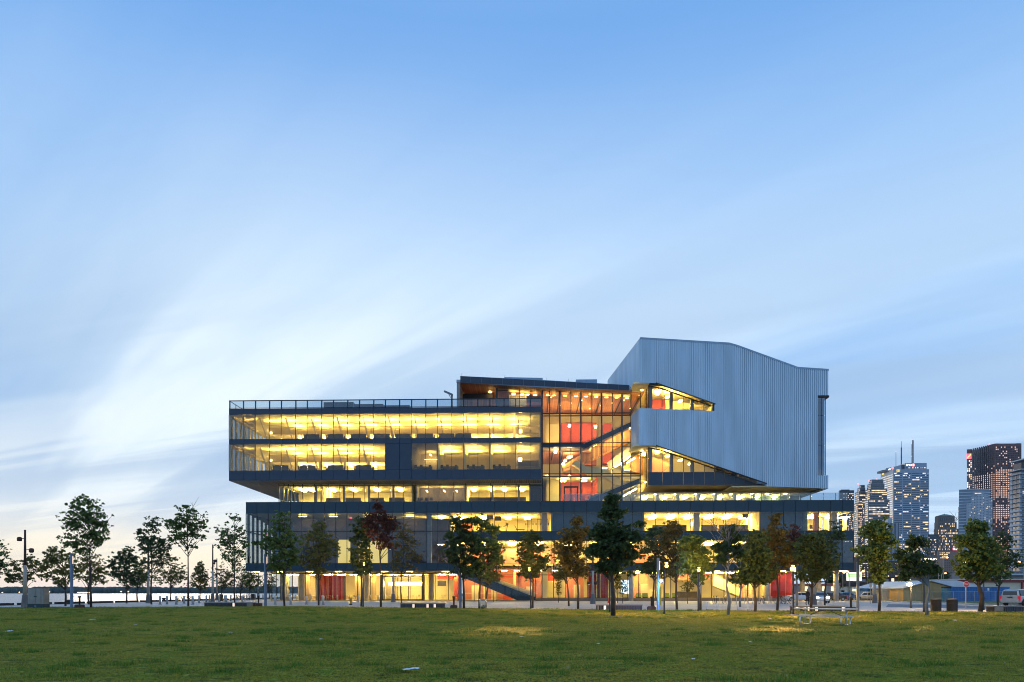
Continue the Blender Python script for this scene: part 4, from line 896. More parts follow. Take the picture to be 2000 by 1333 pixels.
LE = [(-60, 1186.5), (0, 1187.0), (300, 1186.0), (590, 1184.7), (800, 1187.5), (1000, 1189.6), (1200, 1191.6), (1400, 1193.2), (1700, 1194.8), (2000, 1196.2), (2200, 1197.2)]
lx = [Gp(*p).x for p in LE]; ly = [Gp(*p).y for p in LE]
lawn_edge = lambda x: float(np.interp(x, lx, ly))
nx, ny = 170, 150
X0, X1 = -52.0, 62.0
gx = np.linspace(X0, X1, nx); gt = np.linspace(0, 1, ny) ** 1.6
GX = np.repeat(gx[None], ny, 0); ed = np.interp(gx, lx, ly)
GY = -6 + (ed[None] + 6) * gt[:, None]
from mathutils import noise as MN
def lz(x, y): return 0.015 + 0.022 * MN.noise((x * .35, y * .35, 0)) + 0.022 * MN.noise((x * 1.3, y * 1.3, 3.1))
vs_ = []
for j in range(ny):
    for i in range(nx):
        x, y = GX[j, i], GY[j, i]; e = min(1, (ed[i] - y) / 1.5 + .15); vs_.append((x, y, max(.004, (lz(x, y) + .04) * e)))
fs_ = [(j * nx + i, j * nx + i + 1, (j + 1) * nx + i + 1, (j + 1) * nx + i) for j in range(ny - 1) for i in range(nx - 1)]
me = bpy.data.meshes.new('lawn'); me.from_pydata(vs_, [], fs_); me.materials.append(M['lawn']); me.polygons.foreach_set('use_smooth', [True] * len(fs_))
link('lawn', me, kind='structure')
# grass blades, denser near the camera
leafmat('grass_blade', (0.135, 0.175, 0.014), (0.42, 0.38, 0.06), 0.15)
leafmat('weed_blade', (0.055, 0.135, 0.014), (0.150, 0.26, 0.045), 0.2)
def blades(name, xy, n_each, h, spread, w, mat, hv=.5):
    n = len(xy); P = np.repeat(xy, n_each, 0) + RS.normal(0, spread, (n * n_each, 2)); N_ = len(P)
    keep = P[:, 1] < np.interp(P[:, 0], lx, ly) - .05; P = P[keep]; N_ = len(P)
    hh = h * (1 + hv * RS.uniform(-1, 1, N_)); az = RS.uniform(0, 2 * np.pi, N_); ln = RS.uniform(.1, .9, N_) * hh
    z0 = np.array([lz(a, c) for a, c in P]) + .03
    dx, dy = np.cos(az) * ln, np.sin(az) * ln; a2_ = RS.uniform(0, np.pi, N_); wx, wy = np.cos(a2_) * w, np.sin(a2_) * w
    V = np.empty((N_, 3, 3)); V[:, 0] = np.stack([P[:, 0] - wx, P[:, 1] - wy, z0 - .02], 1); V[:, 1] = np.stack([P[:, 0] + wx, P[:, 1] + wy, z0 - .02], 1); V[:, 2] = np.stack([P[:, 0] + dx, P[:, 1] + dy, z0 + hh], 1)
    me = bpy.data.meshes.new(name); me.vertices.add(N_ * 3); me.vertices.foreach_set('co', V.ravel()); me.loops.add(N_ * 3); me.loops.foreach_set('vertex_index', np.arange(N_ * 3)); me.polygons.add(N_)
    me.polygons.foreach_set('loop_start', np.arange(N_) * 3); me.polygons.foreach_set('loop_total', np.full(N_, 3)); me.update(calc_edges=True); me.materials.append(M[mat])
    return link(name, me, kind='stuff')
def fan(n, y0, y1):
    y = np.sqrt(RS.uniform(y0 * y0, y1 * y1, n)); x = RS.uniform(-.80, .80, n) * y; return np.stack([x, y], 1)
blades('grass', fan(30000, 9.5, 22), 4, .045, .05, .006, 'grass_blade')
blades('grass', fan(26000, 20, 42), 4, .05, .09, .012, 'grass_blade')
blades('grass', fan(16000, 38, 68), 3, .06, .12, .022, 'grass_blade')
# coarse darker tufts standing out of the turf
T_ = np.concatenate([fan(150, 10, 25), fan(420, 22, 60), np.array([Gp(x, y).xy[:] for x, y in ((440, 1320), (150, 1235), (668, 1281), (925, 1290), (1400, 1266), (1530, 1262), (1625, 1240), (1080, 1310), (1440, 1205), (1830, 1205), (170, 1300))])])
tt = []
for c in T_:
    for _ in range(9): tt.append(c + RS.normal(0, 1, 2) * (.22, .10))
blades('grass', np.array(tt), 16, .09, .06, .008, 'weed_blade', .6)
leafmat('fallen_leaf', (0.10, 0.11, 0.02), (0.42, 0.34, 0.08), 0.1)
b = MB()
for i in range(420):
    y = 11 + 48 * random.random() ** .8; x = random.uniform(-.8, .8) * y
    if y > lawn_edge(x) - .3: continue
    s = random.uniform(.03, .075); a = random.uniform(0, 6.28); z = lz(x, y) + .055; c_, s_ = math.cos(a) * s, math.sin(a) * s
    b.face([(x - c_, y - s_, z), (x - s_ * .5, y + c_ * .5, z + s * .5), (x + c_, y + s_, z + s * .3), (x + s_ * .5, y - c_ * .5, z)], 'fallen_leaf')
b.obj('fallen_leaves', kind='stuff')
# worn earth rings round the trees that stand in the lawn
pm('earth', (0.13, 0.115, 0.10), 0.95, 0, 0.3, 3.0)
for px, py, w in ((1196, 1206, 30), (1318, 1201, 24), (1365, 1196.5, 22), (908, 1193, 24), (1476, 1197.5, 20), (1548, 1203, 30), (1422, 1204, 14), (1912, 1197.5, 26), (1600, 1198, 18), (1800, 1199.5, 16)):
    c = Gp(px, py); r = w / F * c.y; b = MB(); pts = []
    for k in range(22):
        a = 2 * math.pi * k / 22; rr = r * (.8 + .3 * random.random()); pts.append((c.x + rr * math.cos(a), c.y + rr * .75 * math.sin(a)))
    b.face([(c.x, c.y, .14)], 'earth') if False else None
    n0 = len(b.v)
    for (x, y) in pts: b.v.append((x, y, max(.02, lz(x, y)) + .012))
    b.v.append((c.x, c.y, .11)); k = b.mi('earth')
    for i in range(22): b.f.append((i, (i + 1) % 22, 22)); b.m.append(k)
    b.obj('earth_ring', kind='structure')
# ground on the far right: road, kerb, green verge
vb = [(1600, 1171.4), (1645, 1173), (1800, 1177.5), (1850, 1179), (1895, 1181.4), (2060, 1183.4)]
def gpo(px, py, dy=0): v = Gp(px, py); return (v.x, v.y + dy)
vbw = [gpo(*p) for p in vb]
sheet('road', [gpo(1735, 1180.5), gpo(1850, 1181.5), gpo(1895, 1184), gpo(2060, 1185.5), gpo(2060, 1190.5), gpo(1880, 1189), gpo(1730, 1186)], 0.0, 'asphalt', kind='structure')
sheet('road', [(10, 118), (140, 112), (140, 128), (10, 134)], 0.0, 'asphalt', kind='structure')
b = MB()
for (xa, ya), (xb, yb) in zip(vbw[:-1], vbw[1:]): b.bar((xa, ya - .9, .05), (xb, yb - .9, .05), 1.4, .16, 'kerb')
b.obj('kerb', kind='structure')
b = MB(); b.prism(vbw + [(vbw[-1][0] + 40, 150), (vbw[0][0] + 2, 150)], 'z', .0, .12, 'verge'); b.obj('grass_verge', kind='structure')
# ------------------------------------------------------------------ far shore across the lake
leafmat('far_foliage', (0.030, 0.055, 0.045), (0.055, 0.085, 0.065), 0.0)
pm('shore_land', (0.05, 0.06, 0.05), 0.9)
b = MB()
b.box(-2550, -250, 1572, 1680, -1.6, -.4, 'shore_land'); b.obj('far_shore', kind='structure')
b = MB()
for k in range(900):
    x = -1500 + 1250 * random.random(); y = 1576 + 40 * random.random() ** 2
    h = 13.0 + 5 * MN.noise((x * .006, 0, 0)) + random.uniform(-2, 2); r = random.uniform(5, 9)
    b.ball((x, y, h * .45), r, 'far_foliage', 7, 5, (1, 1, h * .55 / r))
b.obj('far_treeline', kind='stuff')
em('tiny_lamp', (1.0, 0.62, 0.3), 6)
b = MB()
for px, py in [(38, 1157), (97, 1156.5), (237, 1156), (251, 1156), (5, 1157.5)] + [(153 + 2.6 * k, 1157.5 + (k % 2) * .4) for k in range(10)]:
    c = Wp(px, py, 1568); b.box(c.x - .9, c.x + .9, 1567, 1568, c.z - .7, c.z + .7, 'tiny_lamp')
for px in (5, 38, 97, 155, 165, 175, 237, 251): c = Wp(px, 1158, 1568); b.box(c.x - .3, c.x + .3, 1568, 1569, -1.5, c.z, 'shore_land')
b.obj('far_shore_lights', kind='stuff')
# ------------------------------------------------------------------ trees
pm('bark', (0.060, 0.048, 0.040), 0.9, 0, 0.3, 3.0, bump=0.4)
pm('bark_pale', (0.17, 0.19, 0.22), 0.8, 0, 0.25, 3.0)
leafmat('leaf_green', (0.060, 0.107, 0.030), (0.182, 0.254, 0.072), 0.36)
leafmat('leaf_dark', (0.035, 0.064, 0.027), (0.107, 0.153, 0.055), 0.36)
leafmat('leaf_olive', (0.088, 0.101, 0.030), (0.281, 0.252, 0.064), 0.36)
leafmat('leaf_orange', (0.075, 0.080, 0.022), (0.250, 0.170, 0.050), 0.34)
leafmat('leaf_red', (0.070, 0.030, 0.022), (0.190, 0.072, 0.050), 0.34)
leafmat('leaf_yellow', (0.10, 0.085, 0.012), (0.26, 0.20, 0.03))
def leaves(cent, r, per, size, seed):
    rs = np.random.RandomState(seed)
    n = len(cent) * per
    d = rs.normal(0, 1, (n, 3)); d /= np.linalg.norm(d, axis=1)[:, None]; d *= rs.uniform(.15, 1, (n, 1)) ** .6
    Cc = np.repeat(cent, per, 0) + d * np.repeat(r, per)[:, None] * np.array([1, 1, .52])
    s = size * rs.uniform(.6, 1.35, n)
    nz = rs.normal(0, 1, (n, 3)) + np.array([0, 0, 1.0]); nz /= np.linalg.norm(nz, axis=1)[:, None]
    a = np.cross(nz, rs.normal(0, 1, (n, 3))); a /= np.linalg.norm(a, axis=1)[:, None]; c = np.cross(nz, a)
    # a maple-like leaf: five points folded a little along its midrib
    pts = [(-.5, 0, 0), (-.05, .52, .10), (.18, .22, .04), (.62, 0, -.06), (.18, -.22, .04), (-.05, -.52, .10)]
    V = np.stack([Cc + (a * p[0] + c * p[1] + nz * p[2]) * s[:, None] for p in pts], 1)
    return V
def tree(name, label, px, py, crown, mat, bark='bark', clumps=70, per=26, leaf=.19, cr=.46, limbs=22, top=None, lean=0.0, group=None, seed=None, trunk_r=.085, bare=0, Yd=None):
    global TREES
    seed = seed or int(px * 7 + py)
    rs = np.random.RandomState(seed)
    g = Gp(px, py) if Yd is None else Vector(((px - CX) / F * Yd, Yd, 0))
    Y = g.y; k = Y / F
    t = thing(name, label, 'tree', g, 0.0, group)
    el = []
    for cx, cy, rx, ry in crown: el.append((Vector(((cx - CX) * k - g.x, 0, CAM + (HY - cy) * k)), rx * k * 1.10, ry * k * 1.06))
    area = np.array([e[1] * e[2] for e in el]); prob = area / area.sum()
    cs, rr = [], []; clumps = int(clumps * 1.5); per = int(per * .52); cr *= .78; leaf *= 1.18
    for _ in range(clumps):
        e = el[rs.choice(len(el), p=prob)]
        d = rs.normal(0, 1, 3); d /= np.linalg.norm(d); d *= rs.uniform(.25, 1) ** .5
        cs.append((e[0].x + d[0] * (e[1] - cr * .55), d[1] * max(.4, e[1] * .85 - cr * .4), e[0].z + d[2] * (e[2] - cr * .4))); rr.append(cr * rs.uniform(.65, 1.25))
    for _ in range(int(clumps * .38)):                                   # loose sprays that feather the outline
        e = el[rs.choice(len(el), p=prob)]
        d = rs.normal(0, 1, 3); d /= np.linalg.norm(d); d *= rs.uniform(.92, 1.22)
        cs.append((e[0].x + d[0] * e[1], d[1] * max(.4, e[1] * .85), e[0].z + d[2] * e[2])); rr.append(cr * rs.uniform(.28, .5))
    cs = np.array(cs); rr = np.array(rr)
    zmax = max(e[0].z + e[2] for e in el); zmin = max(.8, min(e[0].z - e[2] for e in el))
    xt = el[0][0].x if top is None else (top[0] - CX) * k - g.x; zt = zmax * .93 if top is None else CAM + (HY - top[1]) * k
    b = MB(); H = zt; path = []
    for i in range(7):
        f = i / 6; path.append((xt * f ** 1.6 + lean * math.sin(f * 3) + .05 * rs.normal() * (0 < i < 6), .05 * rs.normal(), H * f))
    rad_ = [trunk_r * (1.25 - .1 * i if i < 2 else 1.1 - .16 * i) for i in range(7)]; rad_ = [max(r_, .018) for r_ in rad_]
    b.tube(path, rad_, 7, bark)
    def onpath(z):
        f = min(max(z / H, 0), .999) * 6; i = int(f); p0, p1 = Vector(path[i]), Vector(path[i + 1]); return p0.lerp(p1, f - i)
    idx = np.concatenate([rs.permutation(clumps)[:limbs], clumps + rs.permutation(len(cs) - clumps)[:limbs // 2]])
    for i in idx:
        c = Vector(cs[i]); hz = math.hypot(c.x - onpath(c.z).x, c.y); z0 = max(zmin * .85, c.z - hz * rs.uniform(.7, 1.3) - .2); z0 = min(z0, H * .95)
        s = onpath(z0); mid = s.lerp(c, .5) + Vector((0, 0, .12 * hz)); b.tube([s, mid, c], [trunk_r * .42, trunk_r * .26, .012], 5, bark, False)
    for i in range(bare):
        s = onpath(zmin + (zmax - zmin) * rs.uniform(.0, .75)); a = rs.uniform(0, 6.28); L = rs.uniform(1.0, 2.2)
        e = s + Vector((math.cos(a) * L * .8, math.sin(a) * L * .8, L * .85)); mid = s.lerp(e, .5) + Vector((0, 0, -.1)); b.tube([s, mid, e], [.035, .022, .008], 5, bark, False)
        for _ in range(3):
            s2 = s.lerp(e, rs.uniform(.35, .9)); e2 = s2 + Vector((rs.normal() * .35, rs.normal() * .35, .45)); b.tube([s2, e2], [.014, .005], 4, bark, False)
    b.obj('trunk', t, True)
    V = np.concatenate([leaves(cs[:clumps], rr[:clumps], per, leaf, seed + 1), leaves(cs[clumps:], rr[clumps:], max(3, per // 3), leaf * 1.05, seed + 2)]); n = len(V)
    me = bpy.data.meshes.new('crown'); me.vertices.add(n * 6); me.vertices.foreach_set('co', V.reshape(-1)); me.loops.add(n * 6); me.loops.foreach_set('vertex_index', np.arange(n * 6)); me.polygons.add(n)
    me.polygons.foreach_set('loop_start', np.arange(n) * 6); me.polygons.foreach_set('loop_total', np.full(n, 6)); me.update(calc_edges=True); me.materials.append(M[mat])
    link('crown', me, t)
    return t
PT = 'young trees planted along the promenade'; LT = 'young trees planted along the lawn edge'
tree('maple_tree', 'dark leafy maple cut off by the left edge of the view', -8, 1181, [(-2, 1095, 18, 28), (-10, 1080, 24, 30), (-5, 1110, 20, 16)], 'leaf_green', group=PT, clumps=60)
tree('maple_tree', 'low round maple behind the double-headed lamp post and grey cabinet', 53, 1180, [(50, 1112, 34, 26), (38, 1125, 26, 16), (62, 1100, 18, 14), (24, 1134, 12, 8)], 'leaf_olive', group=PT, clumps=85, cr=.40)
tree('maple_tree', 'broad maple just left of the first grey light column', 128, 1184, [(120, 1105, 34, 30), (105, 1085, 20, 20), (140, 1120, 22, 18), (88, 1112, 14, 22), (118, 1140, 20, 8)], 'leaf_olive', group=PT, clumps=100)
tree('maple_tree', 'tallest airy maple by the lake beside the brown box post', 178, 1188, [(166, 985, 28, 17), (150, 1010, 30, 18), (186, 1012, 30, 22), (165, 1030, 42, 16), (196, 1045, 20, 14), (140, 1060, 18, 18), (180, 1056, 22, 16), (160, 1078, 14, 10), (122, 1052, 8, 4), (208, 1022, 10, 8)], 'leaf_green', group=LT, clumps=130, per=28, cr=.48, top=(172, 975), leaf=.19)
tree('maple_tree', 'sparse maple partly hidden by the tallest lakeside trunk', 172, 1181, [(180, 1095, 20, 16), (170, 1115, 28, 20), (185, 1135, 22, 14), (200, 1120, 12, 16)], 'leaf_olive', group=PT, clumps=70)
tree('maple_tree', 'dense dark round tree with spiky top by the water', 248, 1179, [(245, 1112, 32, 30), (250, 1085, 14, 18), (232, 1105, 22, 26), (258, 1125, 28, 22), (236, 1088, 6, 12), (262, 1092, 6, 10)], 'leaf_dark', group=PT, clumps=150, per=28)
tree('maple_tree', 'bushy maple tucked behind the dense dark round tree', 268, 1177, [(276, 1118, 20, 26), (268, 1132, 20, 16), (285, 1128, 12, 16)], 'leaf_olive', group=PT, clumps=70)
tree('maple_tree', 'tall dark maple in front of a pale concrete lamp post', 295.5, 1181, [(296, 1022, 16, 14), (290, 1045, 22, 20), (300, 1068, 30, 20), (315, 1078, 24, 16), (300, 1095, 26, 14), (280, 1062, 14, 20), (325, 1060, 16, 10)], 'leaf_dark', group=LT, clumps=120, per=28, cr=.46, top=(297, 1010))
tree('maple_tree', 'rounded olive maple between two tall maples by the bollards', 333, 1175, [(332, 1112, 24, 26), (322, 1128, 22, 18), (346, 1124, 20, 20), (330, 1098, 14, 12), (354, 1133, 10, 10)], 'leaf_olive', group=PT, clumps=110)
tree('maple_tree', 'tall windswept tree with long bare lower limbs', 367, 1184.5, [(362, 998, 22, 12), (350, 1022, 30, 14), (378, 1014, 26, 16), (366, 1040, 30, 14), (345, 1052, 18, 12), (392, 1028, 14, 12), (395, 1048, 10, 8), (378, 1066, 9, 6), (332, 1022, 10, 8), (360, 1066, 8, 10)], 'leaf_green', group=LT, clumps=105, per=26, cr=.45, limbs=18, bare=4, top=(364, 990), leaf=.19)
tree('linden_tree', 'small conical tree standing alone against the lake', 391, 1174, [(391, 1140, 20, 12), (391, 1125, 17, 12), (391, 1112, 11, 12), (391, 1103, 5, 7)], 'leaf_olive', group=PT, clumps=120, cr=.38)
tree('maple_tree', 'tall feathery maple just left of the building corner', 458, 1178.5, [(456, 1018, 14, 16), (450, 1040, 24, 16), (462, 1062, 26, 18), (440, 1052, 20, 14), (455, 1085, 26, 16), (470, 1040, 14, 20), (420, 1036, 10, 8), (448, 1070, 24, 16), (462, 1105, 16, 12)], 'leaf_green', group=LT, clumps=125, cr=.46, top=(458, 1008))
tree('maple_tree', 'yellowing maple in the row beside the quay', 433, 1172, [(432, 1128, 20, 24), (445, 1135, 16, 18)], 'leaf_olive', group=PT, clumps=90)
tree('maple_tree', 'low olive maple under the corner of the building', 470, 1171.5, [(472, 1128, 20, 22), (482, 1136, 16, 14)], 'leaf_olive', group=PT, clumps=80)
tree('maple_tree', 'slim maple beside the far slender lamp by the water', 487, 1172, [(490, 1126, 18, 24), (496, 1138, 14, 14)], 'leaf_green', group=PT, clumps=70)
tree('maple_tree', 'farthest quay maple seen beneath the podium soffit', 526, 1170, [(520, 1132, 16, 20), (530, 1140, 12, 14)], 'leaf_olive', group=PT, clumps=60)
tree('maple_tree', 'green maple before the slotted end wall of the podium', 556, 1185, [(550, 1015, 16, 20), (545, 1045, 28, 22), (560, 1070, 30, 26), (530, 1062, 24, 16), (550, 1095, 26, 20), (505, 1060, 12, 8), (540, 1110, 20, 10), (572, 1090, 12, 16)], 'leaf_green', group=LT, clumps=165, per=30, cr=.45, top=(555, 1000))
tree('maple_tree', 'spreading maple before the dark purple auditorium glass', 622, 1183, [(622, 1030, 16, 12), (618, 1055, 34, 20), (622, 1082, 40, 18), (605, 1100, 24, 14), (640, 1068, 22, 16), (622, 1115, 16, 12)], 'leaf_olive', group=LT, clumps=135, per=28, cr=.44, top=(622, 1022))
tree('maple_tree', 'narrow dark tree rising behind the lit park lamp', 706, 1185, [(705, 1030, 18, 18), (703, 1060, 22, 24), (705, 1092, 24, 22), (710, 1115, 20, 14)], 'leaf_dark', group=LT, clumps=130, per=28, top=(705, 1015))
tree('red_maple_tree', 'dark red maple with bare lower trunk', 744, 1187, [(738, 990, 10, 14), (736, 1015, 24, 20), (750, 1030, 22, 24), (765, 1025, 14, 20), (722, 1030, 16, 18), (752, 1058, 24, 18)], 'leaf_red', group=LT, clumps=100, per=28, cr=.45, top=(738, 978))
tree('red_maple_tree', 'brownish maple leaning right of the dark red maple', 784, 1178.5, [(782, 1035, 20, 18), (790, 1060, 24, 20), (795, 1085, 28, 16), (785, 1105, 30, 14)], 'leaf_orange', group=LT, clumps=85, cr=.5)
tree('maple_tree', 'dense dark maple beside the third grey light column', 906, 1190, [(900, 1020, 22, 16), (900, 1048, 28, 22), (898, 1080, 30, 24), (912, 1108, 26, 20), (925, 1065, 16, 26)], 'leaf_dark', group=LT, clumps=165, per=30, cr=.44, top=(902, 1006))
tree('maple_tree', 'airy maple directly behind the clear recycling bag', 936.5, 1190, [(940, 1018, 20, 12), (955, 1035, 24, 14), (950, 1065, 30, 18), (945, 1095, 26, 18), (970, 1085, 16, 16), (940, 1120, 22, 16)], 'leaf_green', group=LT, clumps=120, cr=.44, top=(940, 1006))
tree('maple_tree', 'thin olive maple right of the clear recycling bag', 949, 1187, [(962, 1070, 20, 18), (966, 1100, 20, 18), (960, 1130, 20, 14)], 'leaf_olive', group=LT, clumps=60)
tree('maple_tree', 'round dark maple around a lit lamp before the entrance stair', 1040, 1188, [(1036, 1052, 20, 14), (1036, 1075, 30, 18), (1040, 1098, 32, 18), (1034, 1118, 22, 14)], 'leaf_dark', group=LT, clumps=135, per=28, top=(1036, 1040))
tree('red_maple_tree', 'orange tinged maple left of the tallest dark tree', 1129, 1191, [(1128, 1018, 14, 10), (1125, 1042, 28, 18), (1112, 1062, 30, 20), (1120, 1090, 34, 24), (1128, 1115, 24, 16)], 'leaf_orange', group=LT, clumps=150, per=28, cr=.46, top=(1128, 1008))
tree('maple_tree', 'leaning slim maple behind the orange tinged maple', 1111, 1184.5, [(1100, 1085, 22, 22), (1105, 1115, 22, 16), (1095, 1120, 18, 14)], 'leaf_olive', group=LT, clumps=60, top=(1104, 1070))
tree('maple_tree', 'biggest near-black maple standing in the lawn with leaning trunk', 1197.5, 1206, [(1194, 978, 16, 18), (1196, 1005, 24, 22), (1185, 1040, 34, 22), (1212, 1045, 36, 20), (1196, 1070, 44, 24), (1235, 1050, 22, 14), (1170, 1075, 26, 18), (1200, 1105, 36, 22), (1248, 1022, 10, 8), (1225, 1085, 26, 18), (1180, 1110, 16, 12)], 'leaf_dark', group=LT, clumps=250, per=34, cr=.40, leaf=.165, trunk_r=.12, top=(1193, 968))
tree('maple_tree', 'dark maple right behind the blue lit column', 1276, 1186, [(1282, 1050, 24, 24), (1272, 1085, 28, 24), (1290, 1105, 24, 20), (1268, 1112, 20, 12)], 'leaf_dark', group=LT, clumps=130, per=28)
tree('red_maple_tree', 'brown tinged maple catching yellow lamplight', 1322, 1191, [(1318, 1030, 20, 14), (1308, 1055, 30, 22), (1325, 1080, 26, 22), (1316, 1110, 26, 20)], 'leaf_orange', group=LT, clumps=120, cr=.44)
tree('maple_tree', 'leafy maple wrapped round the lamp before the lobby column', 1368, 1194, [(1352, 1060, 24, 18), (1362, 1085, 32, 20), (1350, 1108, 26, 18), (1375, 1105, 18, 16), (1362, 1130, 20, 10)], 'leaf_green', group=LT, clumps=140, per=28)
tree('dying_tree', 'half bare tree with pale forked branches in the lawn', 1422, 1204, [(1426, 1034, 8, 8), (1432, 1052, 18, 12), (1412, 1072, 18, 14), (1438, 1078, 20, 14), (1408, 1092, 12, 10)], 'leaf_dark', 'bark_pale', group=LT, clumps=75, per=24, bare=14, limbs=8, cr=.38, top=(1424, 1030))
tree('dying_tree', 'smaller pale half bare tree behind the forked one', 1446, 1186, [(1450, 1100, 14, 12), (1440, 1130, 20, 12), (1455, 1135, 14, 10)], 'leaf_dark', 'bark_pale', group=LT, clumps=40, bare=10, limbs=6, top=(1452, 1085))
tree('maple_tree', 'round dark maple behind the white ring bike racks', 1475.5, 1197.5, [(1476, 1055, 22, 18), (1474, 1082, 34, 24), (1480, 1112, 36, 20), (1465, 1128, 26, 12), (1490, 1130, 22, 12)], 'leaf_dark', group=LT, clumps=175, per=30, cr=.42)
tree('red_maple_tree', 'tall rusty green maple between the bike racks and bright lamp', 1518, 1193, [(1516, 1015, 12, 14), (1512, 1045, 24, 20), (1520, 1070, 30, 22), (1512, 1100, 28, 20), (1530, 1090, 18, 20)], 'leaf_orange', group=LT, clumps=135, cr=.44, top=(1516, 1002))
tree('dying_tree', 'thin reddish tree above the brightest lamp', 1556, 1192, [(1550, 1040, 12, 18), (1555, 1065, 22, 18), (1548, 1090, 22, 16)], 'leaf_red', 'bark_pale', group=LT, clumps=55, bare=9, per=22, cr=.44, top=(1550, 1018))
tree('maple_tree', 'dark wide maple before the right end of the podium', 1584, 1196, [(1590, 1060, 30, 20), (1578, 1085, 30, 24), (1600, 1098, 34, 20), (1585, 1125, 28, 16)], 'leaf_dark', group=LT, clumps=165, per=30, cr=.44)
tree('maple_tree', 'wind-bent maple left of the fifth grey light column', 1611, 1182.5, [(1632, 1024, 10, 12), (1622, 1045, 26, 12), (1612, 1070, 26, 18), (1638, 1048, 10, 8), (1625, 1090, 26, 14), (1610, 1115, 26, 14)], 'leaf_dark', group=LT, clumps=105, cr=.5)
tree('maple_tree', 'full green maple before the stepped office tower', 1716, 1195.5, [(1722, 1018, 12, 10), (1712, 1040, 28, 18), (1725, 1062, 28, 20), (1705, 1080, 30, 20), (1690, 1075, 24, 8), (1720, 1105, 26, 20), (1700, 1028, 12, 10), (1716, 1130, 18, 12)], 'leaf_green', group=LT, clumps=155, per=28, cr=.42)
tree('dying_tree', 'thin sparse tree beside the lit lamp and two bins', 1811, 1203, [(1790, 1060, 18, 16), (1775, 1085, 26, 18), (1790, 1110, 26, 18), (1822, 1110, 12, 14), (1770, 1125, 18, 10)], 'leaf_dark', 'bark_pale', group=LT, clumps=95, bare=9, cr=.42, top=(1816, 1060))
tree('maple_tree', 'large full maple right of the stop sign', 1915, 1196.5, [(1908, 1030, 20, 14), (1902, 1058, 32, 22), (1920, 1078, 34, 26), (1895, 1095, 26, 20), (1925, 1108, 30, 20), (1872, 1052, 10, 5), (1876, 1115, 16, 12), (1905, 1128, 24, 8)], 'leaf_green', group=LT, clumps=200, per=30, cr=.42, trunk_r=.13)
tree('maple_tree', 'maple behind the parked minivan', 1949.5, 1183.5, [(1960, 1055, 16, 18), (1955, 1085, 28, 22), (1972, 1100, 24, 14), (1950, 1122, 24, 18)], 'leaf_dark', group=LT, clumps=105, cr=.5)
SP = 'thin saplings in the paving before the ground floor'
for px, py, cy, ry, rx, lab in ((1090.5, 1177.5, 1147, 18, 6, 'lamplit yellow sapling before the left salmon wall'), (1216.5, 1179.5, 1148, 14, 9, 'sparse sapling before the glowing video wall'), (1206, 1178.5, 1140, 16, 7, 'yellow sapling before the column beside the video wall'), (1343, 1179.5, 1145, 12, 12, 'spindly sapling before the reception desk'), (963.5, 1176.5, 1122, 14, 10, 'thin sapling under the sloping entrance stair')):
    tree('sapling', lab, px, py, [(px, cy, rx, ry)], 'leaf_yellow' if px < 1215 else 'leaf_olive', group=SP, clumps=26, per=16, cr=.28, leaf=.14, limbs=6, trunk_r=.035)
# small spruce by the bright lamp
g = Gp(1544.5, 1202.5); k = g.y / F
t = thing('spruce_tree', 'tiny spruce at the foot of the brightest lamp post', 'tree', g)
b = MB(); b.tube([(0, 0, 0), (0, 0, 19 * k)], [.03, .008], 6, 'bark'); b.obj('trunk', t)
b = MB()
for i in range(11):
    f = i / 11; z = (2 + 17 * f) * k; R = (8.5 * (1 - f) + .8) * k
    for j in range(12):
        a = 6.283 * (j / 12 + .07 * i) + random.uniform(-.2, .2); r = R * random.uniform(.7, 1.1); d = Vector((math.cos(a), math.sin(a), 0)); s = Vector((-d.y, d.x, 0)) * .045
        for q_ in range(3):
            p = d * r * (.3 + .3 * q_) + Vector((0, 0, z - .02 - .08 * r * q_)); e = d * r * (.55 + .3 * q_) + Vector((0, 0, z - .05 - .1 * r)); b.face([p - s, p + s, e + Vector((0, 0, .03))], 'leaf_dark')
b.obj('crown', t)
# ------------------------------------------------------------------ lamps and columns
pm('pole_concrete', (0.40, 0.35, 0.29), 0.75, 0, 0.15, 1.5); pm('pole_base', (0.15, 0.14, 0.14), 0.8, 0, 0.15, 2); pm('pole_steel', (0.15, 0.19, 0.24), 0.45, 0.3); pm('lamp_post_dark', (0.035, 0.045, 0.06), 0.5, .2)
pm('rust_brown', (0.075, 0.040, 0.034), 0.8, 0, 0.2, 3); pm('lamp_head', (0.05, 0.045, 0.045), 0.5)
em('sodium', (1.0, 0.52, 0.08), 5); em('sodium_far', (1.0, 0.45, 0.10), 4); em('blue_lamp', (0.04, 0.22, 1.0), 8); em('slot_lamp', (1.0, 0.62, 0.34), 1.0); em('warm_strip', (1.0, 0.74, 0.58), 0.8)
def pl(col, e, loc, parent, r=.12, spot=None):
    l = bpy.data.lights.new('light_source', 'SPOT' if spot else 'POINT'); l.energy = e; l.color = col; l.shadow_soft_size = r
    if spot: l.spot_size = rad(spot); l.spot_blend = 1.0
    o = bpy.data.objects.new('light_source', l); C.objects.link(o); o.parent = parent; o.location = loc; return o
SODIUM = (1.0, 0.56, 0.12)
PL_ = 'lit park lamps on slim grey posts'
